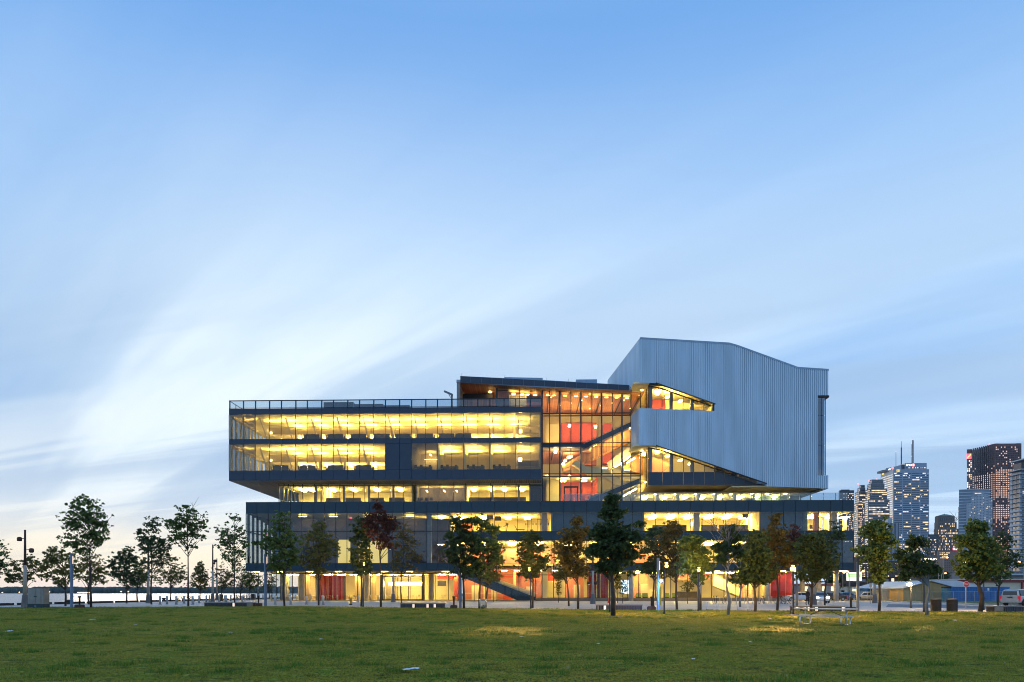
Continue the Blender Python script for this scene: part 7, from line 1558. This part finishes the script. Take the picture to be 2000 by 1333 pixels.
for i in range(4): T.grid(b, (X(1747 + 16.8 * i), -.05), (X(1762 + 16.8 * i), -.05), Zt(1156), Zt(1062), 9, 22, .94, .5, .8, LITS, 'win_dark', run=True)
p0 = Vector((lb_ - .5, 45.9)); p1 = Vector((xl - .5, -.3))
for f0, f1 in ((.06, .50), (.54, .97)): T.grid(b, p0.lerp(p1, f0), p0.lerp(p1, f1), Zt(1156), Zt(925), 4, 54, .99, .45, .12, ['win_lit_low'], 'win_sky', run=True)
b.obj('window_grid', T.t, kind='stuff')
k_ = T.k; text('CIBC', 3.4 * k_, 'sign_glow_yellow', T.t, (X(1754.5), -.6, Zt(918.8)), 'lettering', .2)
b = MB(); b.prism([(X(1751), Zt(923)), (X(1757.5), Zt(921.2)), (X(1757.5), Zt(920.6)), (X(1751), Zt(921.8))], 'y', -.8, -.3, 'sign_glow_yellow'); b.obj('sign_swoosh', T.t)
m2 = p0.lerp(p1, .22); o = text('CIBC', 3.6 * k_, 'sign_glow_yellow', T.t, (m2.x - .9, m2.y - .3, Zt(920)), 'lettering', .2, rz=-math.degrees(math.atan2(p1.y - p0.y, -(p1.x - p0.x))) + 180 if False else math.degrees(math.atan2(p1.y - p0.y, p1.x - p0.x)))
m3 = p0.lerp(p1, .72); o = text('BMO', 4.4 * k_, 'sign_glow_white', T.t, (m3.x - .9, m3.y - .3, Zt(915.0)), 'lettering', .2, rz=math.degrees(math.atan2(p1.y - p0.y, p1.x - p0.x)))
b = MB(); b.ball((p0.lerp(p1, .97).x - .5, p0.lerp(p1, .97).y, Zt(914.6)), 2.6, 'sign_glow_red', 10, 6, (1, .6, 1)); b.obj('roundel', T.t); T.prism('roof_house', [(X(1736), 24), (X(1748), 10), (X(1748), 40), (X(1736), 44)], Zt(918), Zt(914), 'tower_stone')
# C: old stone hotel with a green copper roof
T = Tow('stone_hotel', 'old stepped stone hotel with green copper roof and lit windows', 1849, 1060); X, Zt = T.X, T.Z
for x0, x1, y0, y1, d in ((1829, 1876, 1160, 1082, 0), (1832, 1873, 1082, 1033, 1.5), (1834, 1870.5, 1033, 1020, 3), (1836, 1868, 1020, 1008, 4.5)): T.prism('storey_block', [(X(x0), d), (X(x1), d), (X(x1), d + 9), (X(x0), d + 9)], 0 if y0 > 1150 else Zt(y0 + .5), Zt(y1), 'tower_tan')
b = MB(); c_ = (X(1850), 24); z_ = Zt(1007.5)
R_ = [(X(1836), 4.5), (X(1868), 4.5), (X(1868), 13.5), (X(1836), 13.5)]; tp_ = [(X(1848), 8), (X(1855), 8), (X(1855), 10), (X(1848), 10)]
b.hexa([(*p, z_) for p in R_] + [(*p, Zt(1003.8)) for p in tp_], 'copper'); b.box(X(1850.3), X(1851.7), 8.5, 9.5, Zt(1004), Zt(1002.6), 'copper'); b.obj('roof', T.t)
b = MB()
T.grid(b, (X(1830), -.05), (X(1875), -.05), Zt(1150), Zt(1084), 17, 15, .5, .52, .55, LITS, 'win_dark'); T.grid(b, (X(1833), 1.45), (X(1872), 1.45), Zt(1081), Zt(1034), 15, 9, .48, .6, .6, LITS, 'win_dark'); T.grid(b, (X(1835), 2.95), (X(1870), 2.95), Zt(1030), Zt(1021), 11, 2, .5, .5, .6, ['win_lit'], 'win_dark'); T.grid(b, (X(1838), 4.45), (X(1867), 4.45), Zt(1017), Zt(1011), 7, 1, .4, .8, .0, ['win_lit'], 'win_dark')
b.obj('window_grid', T.t, kind='stuff')
b = MB()
for px, w_ in ((1830, 3), (1841, 2.5), (1852, 2.5), (1862, 2.5), (1872, 2.5)): b.box(X(px), X(px + w_), -1.2, -.02, 0, Zt(1084 - 4 * (px % 3)), 'tower_tan')
b.obj('pier', T.t)
text('AIR CANADA', 2.8 * T.k, 'sign_scarlet', T.t, (X(1868), -2, Zt(1073)), 'lettering', .2) if False else None
b = MB(); b.box(X(1858), X(1874), -3.4, -3, Zt(1075.5), Zt(1070.6), 'sign_scarlet'); sgn = b.obj('red_sign_box', T.t); b = MB(); b.ball((X(1861), -3.6, Zt(1073)), 1.3, 'sign_glow_white', 8, 5, (1, .3, 1)); b.box(X(1864), X(1873), -3.6, -3.42, Zt(1074), Zt(1072.2), 'sign_glow_white'); b.obj('sign_mark', sgn)
# E: red-brown tower with zig-zag side and red sign
pm('win_brown', (0.050, 0.020, 0.020), 0.5, 0, .1, .02, spec=.1)
T = Tow('brown_tower', 'dark red-brown tower with saw-tooth side and red corner sign', 1945, 1280); X, Zt = T.X, T.Z
T.prism('shaft', [(X(1943), 0), (X(1994), 0), (X(1994), 45), (X(1943), 45)], 0, Zt(866.8), 'tower_brown'); nz = 11; xs0, xs1 = X(1943) - .02, T.XD(1898.5, 46)
saw = []
for i in range(nz):
    f0, f1 = i / nz, (i + 1) / nz; xa, ya = xs0 + (xs1 - xs0) * f0, 46 * f0 * 1.0; xb, yb = xs0 + (xs1 - xs0) * f1, 46 * f1
    T.prism('tooth', [(xa, ya + .02), (xb + .05, ya + 2.2), (xb + .05 + .72 * (60 - ya), 60), (xa + .72 * (60 - ya), 60)], 0, Zt(866.8) - .02 - 1.4 * (i + 1) * .0, 'tower_brown'); saw.append(((xb, ya + 2.15), (xa, ya)))
b2x0 = T.XD(1888.8, 49); b2x1 = T.XD(1898.6, 47); T.prism('corner_bay', [(b2x0, 49), (b2x1, 47), (b2x1 + 14, 66), (b2x0 + 14, 66)], 0, Zt(867.4), 'tower_brown'); T.prism('parapet', [(X(1946), 2), (X(1954), 2), (X(1954), 20), (X(1946), 20)], Zt(867), Zt(866.2), 'tower_brown'); T.prism('parapet', [(X(1986), 2), (X(1994), 2), (X(1994), 20), (X(1986), 20)], Zt(867), Zt(866), 'tower_brown')
OR = ['win_orange', 'win_orange', 'win_lit_dim', 'win_lit_low', 'win_orange']
def blocks(cx, cy):
    y = 1 - cy
    return 1.0 if (.16 < y < .36) or (.40 < y < .50) or (.64 < y < .84 and y > .60) or y > .86 else .28
b = MB(); T.grid(b, (X(1944), -.05), (X(1993.5), -.05), Zt(1156), Zt(872), 15, 70, .52, .50, .92, OR, 'win_brown', litfn=lambda cx, cy: .25 if 1 - cy < .08 else blocks(cx, cy))
for i, (pa, pb) in enumerate(saw): T.grid(b, pa, pb, Zt(1156), Zt(880 - i * .2), 1, 68, .52, .50, .95, OR, 'win_brown', litfn=lambda cx, cy: .02 if 1 - cy < .10 else blocks(cx, cy))
T.grid(b, (b2x0, 48.95), (b2x1 - .2, 46.95), Zt(1156), Zt(889), 3, 66, .62, .55, .6, ['win_lit', 'sign_glow_white', 'win_lit_low'], 'win_sky'); b.obj('window_grid', T.t, kind='stuff')
b = MB(); z0_, z1_ = Zt(887.5), Zt(876.8); b.box(T.XD(1889, 45), T.XD(1897.6, 45), 44.5, 46.8, z0_, z1_, 'sign_scarlet'); sg_ = b.obj('red_sign', T.t)
cxs = (T.XD(1889, 44) + T.XD(1897.6, 44)) / 2; hs = (z1_ - z0_) * .40; zc_ = (z0_ + z1_) / 2; path = []
for i in range(17):
    a = i / 16; ang = -.6 + a * 0; path.append((cxs + hs * .62 * math.sin(2 * math.pi * (.14 + a * .72)) * (1 if a < 2 else 1), 44.0, zc_ + hs * (1 - 2 * a)))
b = MB(); b.tube(path, [hs * .20] * 17, 6, 'sign_glow_yellow'); b.obj('sign_letter', sg_, True)
b = MB(); b.ball((X(1936.5), 6, Zt(866.5)), 1.2, 'beacon', 6, 4); b.obj('beacon', T.t)
# D: rounded blue-white residential tower
T = Tow('round_tower', 'rounded pale blue residential tower before the brown tower', 1904, 720); X, Zt = T.X, T.Z
def arc(x0, x1, bul, n=9): 
    w = X(x1) - X(x0); return [(X(x0) + w * i / n, -bul * math.sin(math.pi * i / n)) for i in range(n + 1)]
a_ = arc(1873.5, 1933.5, 5); T.prism('drum', a_ + [(X(1933.5), 8), (X(1933.5) - 6, 20), (X(1873.5) + 15, 20)], 0, Zt(957), 'win_sky'); T.prism('lower_shaft', [(X(1873), .6), (X(1936), .6), (X(1936), 14), (X(1873) + 11, 14)], 0, Zt(990), 'tower_white')
b = MB()
for i in range(17):
    z = Zt(957.5) - i * 3.05
    for (xa, ya), (xb, yb) in zip(a_[:-1], a_[1:]): b.bar((xa, ya - .2, z), (xb, yb - .2, z), 1.0, .75, 'tower_white')
b.obj('floor_band', T.t)
b = MB(); nW = 8
for i, (x0, x1, yt_) in enumerate(((1884, 1891, 985), (1891.5, 1900, 972), (1900.5, 1914, 966), (1914.5, 1922, 968), (1922.5, 1930, 975))): b.box(X(x0), X(x1), -6.2, -.5, 0, Zt(yt_), 'tower_white')
b.obj('bay', T.t)
b = MB()
for x0, x1, yt_, nc in ((1884, 1891, 985, 3), (1891.5, 1900, 972, 3), (1900.5, 1914, 966, 5), (1914.5, 1922, 968, 3), (1922.5, 1930, 975, 3)): T.grid(b, (X(x0), -6.25), (X(x1), -6.25), Zt(1120), Zt(yt_ + 1), nc, 50 if yt_ < 980 else 45, .42, .45, .07, ['win_lit'], 'win_dark', .1)
T.grid(b, (X(1873), .55), (X(1884), .55), Zt(1120), Zt(991), 4, 43, .7, .45, .05, ['win_lit'], 'win_dark', .1); T.grid(b, (X(1930), .55), (X(1936), .55), Zt(1120), Zt(991), 2, 43, .6, .5, .05, ['win_lit'], 'win_dark', .1); T.grid(b, (X(1897), -5.6), (X(1912), -5.6), Zt(966.5), Zt(964.5), 6, 1, .9, .7, .8, ['win_lit'], 'win_dark', .3)
b.obj('window_grid', T.t, kind='stuff')
# F: condominium with white balconies at the right edge
T = Tow('balcony_tower', 'condominium tower with stacked white balconies cut off by the right edge', 1990, 430); X, Zt = T.X, T.Z
T.prism('shaft', [(X(1994), 0), (X(2040), 0), (X(2040), 10), (X(1994), 10)], 0, Zt(922), 'win_sky'); T.prism('upper_shaft', [(X(1999), 2), (X(2040), 2), (X(2040), 9), (X(1999), 9)], Zt(923), Zt(903), 'tower_dark'); T.prism('roof_slab', [(X(1989), -2), (X(2000), -2), (X(2000), 10), (X(1989), 10)], Zt(918.5), Zt(917), 'tower_pale'); T.prism('roof_slab', [(X(1997), -1), (X(2042), -1), (X(2042), 11), (X(1997), 11)], Zt(898), Zt(896), 'tower_pale')
b = MB(); i = 0; z = Zt(926)
while z > 14:
    b.box(X(1994) - 1.9, X(1994) - .02, -1.0, 9.6, z - .22, z, 'tower_pale'); b.box(X(1994), X(2040), -1.3, -.02, z - .22, z, 'tower_pale')
    if i > 7: b.box(X(1994) - 1.9, X(1994) - 1.75, -.98, 8.5 - (i * 7) % 5, z + .01, z + 1.0, 'tower_white'); b.box(X(1994) - 1.85, X(1994) - .1, -1.0, -.85, z + .01, z + .95, 'tower_white')
    z -= 2.95; i += 1
b.obj('balcony', T.t)
b = MB()
for v0, v1 in ((.2, 1.4), (4.2, 4.8), (7.2, 9.4)): b.box(X(1994) - .3, X(1994) - .03, v0, v1, 0, Zt(927), 'tower_white')
for i in range(33): b.box(X(1994) - .12, X(1994) - .01, 1.6, 7.0, Zt(926) - 2.95 * i - 2.6, Zt(926) - 2.95 * i - .5, 'win_dark')
b.obj('wall_pier', T.t)
b = MB(); T.grid(b, (X(1996), -.02), (X(2030), -.02), Zt(1150), Zt(930), 6, 24, .7, .6, .08, ['win_lit_low'], 'win_dark', .1); b.obj('window_grid', T.t, kind='stuff')
# G/H/I: smaller blocks
T = Tow('dark_office_block', 'small dark office block just above the podium end', 1659, 700); X, Zt = T.X, T.Z
T.prism('shaft', [(X(1640), 0), (X(1668), 0), (X(1668), 8), (X(1645), 8)], 0, Zt(958), 'tower_dark'); T.prism('parapet', [(X(1645), 2), (X(1661), 2), (X(1661), 7), (X(1648), 7)], Zt(958.5), Zt(956), 'tower_dark'); b = MB(); T.grid(b, (X(1641), -.05), (X(1667), -.05), Zt(1060), Zt(963), 9, 26, .6, .5, .4, LITS, 'win_dark'); b.obj('window_grid', T.t, kind='stuff')
T = Tow('pinstripe_block', 'narrow white pin-striped block before the steel tower', 1746, 800); X, Zt = T.X, T.Z
T.prism('shaft', [(X(1734), 0), (X(1756), 0), (X(1756), 8), (X(1738), 8)], 0, Zt(1022), 'win_dark'); b = MB()
for i in range(9): b.box(X(1734 + i * 2.6), X(1735.1 + i * 2.6), -.6, -.02, 0, Zt(1022), 'tower_white')
b.obj('pier', T.t); T.prism('roof_house', [(X(1737), 3), (X(1745), 3), (X(1745), 20), (X(1737), 20)], Zt(1022), Zt(1012), 'tower_white')
T = Tow('dark_low_block', 'dark low block between the steel tower and stone hotel', 1822, 900); X, Zt = T.X, T.Z
T.prism('shaft', [(X(1812), 0), (X(1832), 0), (X(1832), 8), (X(1818), 8)], 0, Zt(1044), 'tower_dark'); b = MB(); T.grid(b, (X(1813), -.05), (X(1831), -.05), Zt(1150), Zt(1048), 7, 22, .6, .5, .35, LITS, 'win_dark'); b.obj('window_grid', T.t, kind='stuff')
T = Tow('lit_station_block', 'long bright block glowing between the trees below the stone hotel', 1822, 420); X, Zt = T.X, T.Z
T.prism('shaft', [(X(1790), 0), (X(1846), 0), (X(1846), 10), (X(1797), 10)], 0, Zt(1084), 'tower_tan'); b = MB(); T.grid(b, (X(1794), -.05), (X(1845), -.05), Zt(1118), Zt(1090), 9, 5, .95, .6, .9, ['lantern_white', 'sign_glow_white', 'win_lit'], 'win_dark'); b.obj('window_grid', T.t, kind='stuff')
T = Tow('brick_warehouse', 'pinkish brick warehouse with small windows behind the large maple', 1865, 330); X, Zt = T.X, T.Z
pm('pink_brick', (0.27, 0.19, 0.155), 0.85, 0, .12, .2)
T.prism('wall', [(X(1843), 0), (X(1900), 0), (X(1900), 10), (X(1849), 10)], 0, Zt(1092), 'pink_brick'); T.prism('upper_block', [(X(1852), 8), (X(1905), 8), (X(1905), 10), (X(1854), 10)], Zt(1092), Zt(1075), 'pink_brick'); b = MB(); T.grid(b, (X(1844), -.02), (X(1899), -.02), Zt(1116), Zt(1093), 14, 5, .3, .5, .08, LITS, 'win_dark', .1); T.grid(b, (X(1854), 7.95), (X(1875), 7.95), Zt(1090), Zt(1077), 5, 4, .8, .4, .7, ['win_lit'], 'win_dark', .1); b.obj('window_grid', T.t, kind='stuff')
T = Tow('brown_flats', 'brown apartment slab with columns of lit windows above the billboard', 1690, 480); X, Zt = T.X, T.Z
T.prism('wall', [(X(1676), 0), (X(1760), 0), (X(1760), 20), (X(1676), 20)], 0, Zt(1096), 'brown_brick'); T.prism('upper_block', [(X(1680), 4), (X(1700), 4), (X(1700), 18), (X(1680), 18)], Zt(1096), Zt(1088), 'brown_brick'); b = MB(); T.grid(b, (X(1678), -.02), (X(1696), -.02), Zt(1128), Zt(1099), 6, 7, .7, .45, .8, LITS, 'win_dark', .1); T.grid(b, (X(1700), -.02), (X(1758), -.02), Zt(1128), Zt(1099), 16, 6, .6, .45, .25, LITS, 'win_dark', .1); b.obj('window_grid', T.t, kind='stuff')
T = Tow('grey_parkade', 'grey roadside building at the right edge below the balcony tower', 1985, 260); X, Zt = T.X, T.Z
T.prism('wall', [(X(1955), 0), (X(2060), 0), (X(2060), 30), (X(1955), 30)], 0, Zt(1116), 'tower_stone'); b = MB(); b.box(X(1953), X(2062), -1.2, -.03, Zt(1124), Zt(1121), 'tower_pale'); b.obj('deck_edge', T.t); b = MB(); T.grid(b, (X(1976), -.03), (X(2050), -.03), Zt(1121), Zt(1117), 10, 1, .7, .6, .2, LITS, 'win_dark', .1); b.obj('window_grid', T.t, kind='stuff')
# ------------------------------------------------------------------ furniture seen behind the glass
pm('desk_wood', (0.30, 0.22, 0.13), 0.6); pm('screen_grey', (0.10, 0.085, 0.07), 0.7); pm('chair_dark', (0.07, 0.055, 0.04), 0.8); pm('chair_white', (0.75, 0.70, 0.58), 0.5); pm('chair_blue', (0.05, 0.12, 0.25), 0.6); pm('machine', (0.045, 0.045, 0.05), 0.6); pm('steel_leg', (0.35, 0.33, 0.30), 0.4, .5)
def desk_proto(w=2.6):
    t = thing('office_desk', 'x', 'desk')
    b = MB(); b.box(-w / 2, w / 2, 0, .75, .70, .74, 'desk_wood'); b.obj('desk_top', t)
    for s in (-1, 1): b = MB(); b.box(s * (w / 2 - .04) - .02, s * (w / 2 - .04) + .02, .05, .72, 0, .70, 'desk_wood'); b.obj('side_panel', t)
    b = MB(); b.box(-w / 2 + .02, w / 2 - .02, -.06, -.01, .25, 1.18, 'screen_grey'); b.obj('privacy_screen', t); return t
def monitor_proto():
    t = thing('computer_monitor', 'x', 'monitor'); b = MB(); b.box(-.30, .30, -.02, .02, .16, .54, 'dark'); b.obj('display', t); b = MB(); b.box(-.03, .03, -.02, .05, 0, .2, 'dark'); b.box(-.14, .14, -.1, .1, 0, .02, 'dark'); b.obj('stand', t); return t
def chair_proto(mat, high=1.08):
    t = thing('office_chair', 'x', 'chair'); b = MB(); b.prism([(-.25, -.22), (.25, -.22), (.25, .20), (.18, .25), (-.18, .25), (-.25, .20)], 'z', .42, .50, mat); b.obj('seat', t)
    b = MB(); b.hexa([(-.24, .22, .56), (.24, .22, .56), (.24, .27, .56), (-.24, .27, .56), (-.20, .28, high), (.20, .28, high), (.20, .32, high), (-.20, .32, high)], mat); b.bar((0, .2, .46), (0, .28, .7), .06, .03, mat); b.obj('backrest', t)
    b = MB(); b.tube([(0, 0, .08), (0, 0, .42)], .03, 6, 'steel_leg')
    for a in range(5): b.bar((0, 0, .09), (.28 * math.cos(a * 1.2566), .28 * math.sin(a * 1.2566), .05), .04, .04, 'steel_leg')
    b.obj('pedestal', t); return t
def cafe_chair(mat):
    t = thing('cafe_chair', 'x', 'chair'); b = MB(); b.box(-.21, .21, -.21, .21, .43, .46, mat); b.obj('seat', t); b = MB(); b.hexa([(-.21, .18, .52), (.21, .18, .52), (.21, .21, .52), (-.21, .21, .52), (-.19, .26, .86), (.19, .26, .86), (.19, .29, .86), (-.19, .29, .86)], mat); b.obj('backrest', t)
    for x in (-.18, .18):
        for y in (-.18, .18): b = MB(); b.bar((x, y, .43), (x * 1.15, y * 1.15, 0), .025, .025, 'steel_leg'); b.obj('leg', t)
    return t
P = dict(desk=desk_proto(), mon=monitor_proto(), chair=chair_proto('chair_dark'), cafe=cafe_chair('chair_white'), blue=chair_proto('chair_blue', .95)); used = set()
def put(kind, px, v, z, rz, label, group):
    o = P[kind]; loc = Bw(U(px, v), v, z)
    if kind in used: return dup(o, loc, rad(rz) - TH, label, group)
    used.add(kind); o.location = loc; o.rotation_euler = (0, 0, rad(rz) - TH); o['label'] = label; o['group'] = group; return o
top = [(608, 'top'), (655, 'top'), (700, 'top'), (746, 'top'), (787, 'top'), (830, 'top'), (872, 'top'), (905, 'top')]
low = [(548, 'low'), (601, 'low'), (655, 'low'), (710, 'low')]
for rowname, row, zf in (('top office storey', top, zb1), ('lower office storey', low, zb2)):
    for i, (px, _) in enumerate(row):
        who = ordi(i) + ' window-side desk from the left, ' + rowname
        put('desk', px, 2.2, zf, 0, who, 'desks behind the office windows')
        dz_ = .74
        for j, dx in enumerate((-7, 4)): put('mon', px + dx, 2.5, zf + dz_, 0, ('left' if j == 0 else 'right') + ' monitor on the ' + who, 'monitors on the office desks')
        for j, dx in enumerate((-15, 15)): put('chair', px + dx, 2.2 + .4 * j, zf, (80, -70)[j] + random.uniform(-20, 20), ('left' if j == 0 else 'right') + ' chair at the ' + who, 'chairs at the office desks')
rooms = [(829, 'first'), (880, 'second'), (931, 'third'), (982, 'fourth')]
for px, nm in rooms:
    put('desk', px, 3.2, zb2 - .1, 0, 'meeting table in the %s meeting room, lower office storey' % nm, 'tables in the meeting rooms')
    for j, (dx, dv_) in enumerate(((-16, 2.2), (-6, 2.0), (10, 2.2))): put('chair', px + dx, dv_, zb2, (170, 185, 200)[j], '%s chair from the left in the %s meeting room, lower storey' % (ordi(j), nm), 'chairs in the meeting rooms')
for j, px in enumerate((817, 824, 833, 843)): put('blue', px, 5.0, zpod + .25, 180, ordi(j) + ' blue chair from the left in the dim recessed room', 'blue chairs in the recessed storey')
cx_ = 0
for i, px in enumerate((563, 572, 580, 606, 613, 622, 631, 640, 649, 657, 666, 675, 684, 694, 703, 712, 734, 741, 758, 766, 774, 783, 791, 799, 808, 816, 860, 869, 878, 889)):
    put('cafe', px, 8.4 + (i * 37 % 17) / 9, G0, (i * 67) % 360, ordi(i) + ' pale cafe chair from the left behind the ground floor glass', 'pale chairs in the cafe')
tb = None
for i, px in enumerate((568, 610, 627, 645, 662, 680, 698, 715, 762, 778, 795, 812, 865, 883)):
    lab = ordi(i) + ' round cafe table from the left behind the ground floor glass'
    loc = Bw(U(px, 9.6), 9.6 + (i % 3) * .5, G0)
    if tb is None:
        tb = thing('cafe_table', lab, 'table', loc, 0, 'round tables in the cafe'); b = MB(); b.lathe([(.38, .72), (.38, .75)], 16, 'chair_white'); b.obj('table_top', tb); b = MB(); b.tube([(0, 0, .02), (0, 0, .72)], .035, 8, 'steel_leg'); b.lathe([(.25, 0), (.24, .02)], 12, 'steel_leg'); b.obj('pedestal', tb)
    else: dup(tb, loc, 0, lab)
# exercise room on the third storey
def machine(px, lab, kind):
    v = 2.6; t = thing(kind, lab, 'exercise machine', Bw(U(px, v), v, zp[2]), -TH, 'machines in the exercise room'); b = MB()
    if kind == 'treadmill':
        b.box(-.8, .8, -.35, .35, .05, .2, 'machine'); b.obj('deck', t); b = MB(); b.bar((.6, 0, .15), (.8, 0, 1.35), .08, .5, 'machine'); b.box(.55, .9, -.35, .35, 1.25, 1.45, 'machine'); b.obj('console', t); b = MB(); b.bar((.75, -.32, 1.2), (.1, -.32, .95), .05, .05, 'machine'); b.bar((.75, .32, 1.2), (.1, .32, .95), .05, .05, 'machine'); b.obj('handrail', t)
    elif kind == 'weight_bench':
        b.box(-.7, .7, -.15, .15, .42, .52, 'machine'); b.obj('bench_pad', t); b = MB(); b.bar((-.5, 0, .5), (-.9, 0, 1.1), .28, .08, 'machine'); b.obj('back_pad', t); b = MB(); b.bar((-.5, 0, 0), (-.5, 0, .42), .06, .3, 'steel_leg'); b.bar((.5, 0, 0), (.5, 0, .42), .06, .3, 'steel_leg'); b.obj('leg', t)
    else:
        for x in (-.3, .3): b.bar((x, 0, 0), (x, 0, 2.2), .07, .07, 'machine')
        b.bar((-.5, 0, 2.1), (.5, 0, 2.1), .06, .06, 'machine'); b.bar((-.6, 0, 1.35), (.6, 0, 1.35), .05, .05, 'machine'); b.obj('rack_frame', t); b = MB()
        for x in (-.62, -.54, .54, .62): b.tube([(x - .03, 0, 1.35), (x + .03, 0, 1.35)], .2, 12, 'machine')
        b.obj('weight_plate', t)
for px, kind, lab in ((982, 'treadmill', 'treadmill in the left of the lit exercise room'), (1016, 'weight_bench', 'inclined bench in the middle of the exercise room'), (1034, 'weight_rack', 'crowded weight rack in the exercise room'), (1054, 'weight_rack', 'left tall stand at the right end of the exercise room'), (1064, 'weight_rack', 'right tall stand at the right end of the exercise room')): machine(px, lab, kind)
for px, py, lab in ((957, 1011, 'left wall television in the exercise room'), (972, 1013, 'right wall television in the exercise room'), (1456, 1008, 'dark television hung in the right lit classroom'), (1355, 1024, 'bright screen in the right lit classroom')):
    v = 3.0; t = thing('television', lab, 'television', Bw(U(px, v), v, Z(py, px, v)), -TH + rad(12)); b = MB(); b.box(-.55, .55, -.04, .04, -.36, .36, 'dark' if py < 1020 else 'screen_glow'); b.obj('panel', t); b = MB(); b.bar((0, .05, 0), (0, .5, .5), .05, .05, 'machine'); b.obj('bracket', t)
# classroom desks on the right
for i, px in enumerate((1290, 1325, 1385, 1420, 1445)): put('desk', px, 3.0, zp[2], 0, ordi(i) + ' desk from the left in the right lit classroom', 'desks in the right classroom'); put('chair', px + 8, 2.2, zp[2], 150, ordi(i) + ' chair from the left in the right lit classroom', 'chairs in the right classroom')
for i, px in enumerate((1585, 1592, 1602)): put('chair', px, 2.4, zp[2], 20 * i, ordi(i) + ' chair from the left in the lit corner room of the podium', 'chairs in the corner room')
for i, px in enumerate((930, 948, 972, 990, 1012)): put('desk', px, 6.0, zpod + .2, 0, ordi(i) + ' table from the left in the bright recessed studio', 'tables in the recessed studio')
for i, px in enumerate((650, 690, 735, 775)): put('desk', px, 6.0, zpod + .2, 0, ordi(i) + ' bench desk from the left in the recessed laboratory', 'desks in the recessed laboratory')
# reception desk and lobby seats
v = 7.0; t = thing('reception_desk', 'long reception desk in the lit lobby', 'desk', Bw(U(1343, v), v, zs), -TH); b = MB(); b.box(-1.7, 1.7, 0, .7, 0, 1.05, 'screen_grey'); b.obj('counter', t); b = MB(); b.box(-1.8, 1.8, -.1, .75, 1.05, 1.1, 'chair_white'); b.obj('counter_top', t)
pm('lime', (0.30, 0.40, 0.03), 0.6)
for i, px in enumerate((1247, 1260, 1302, 1318)):
    v = 6.0; t = thing('lobby_seat', ordi(i) + ' lime green lobby seat from the left', 'seat', Bw(U(px, v), v, zs), -TH, 'lime seats in the lobby'); b = MB(); b.box(-.45, .45, -.3, .3, .12, .42, 'lime'); b.obj('seat', t); b = MB(); b.box(-.45, .45, .2, .32, .42, .8, 'lime'); b.obj('backrest', t); b = MB(); b.box(-.4, .4, -.25, .25, 0, .12, 'dark'); b.obj('base', t)
for k_, o in P.items():
    if k_ not in used: bpy.data.objects.remove(o)
# ------------------------------------------------------------------ evening air over the lake and the city
m = bpy.data.materials.new('haze'); m.use_nodes = True; M['haze'] = m; m.node_tree.nodes.clear()
pv = m.node_tree.nodes.new('ShaderNodeVolumePrincipled'); pv.inputs['Color'].default_value = (0.72, 0.86, 1.0, 1); pv.inputs['Density'].default_value = 0.00005; pv.inputs['Anisotropy'].default_value = 0.2
ou = m.node_tree.nodes.new('ShaderNodeOutputMaterial'); m.node_tree.links.new(pv.outputs[0], ou.inputs['Volume'])
b = MB(); b.box(-2700, 1700, -260, 1760, -3.5, 400, 'haze'); b.obj('haze', kind='stuff')
S.cycles.volume_bounces = 0
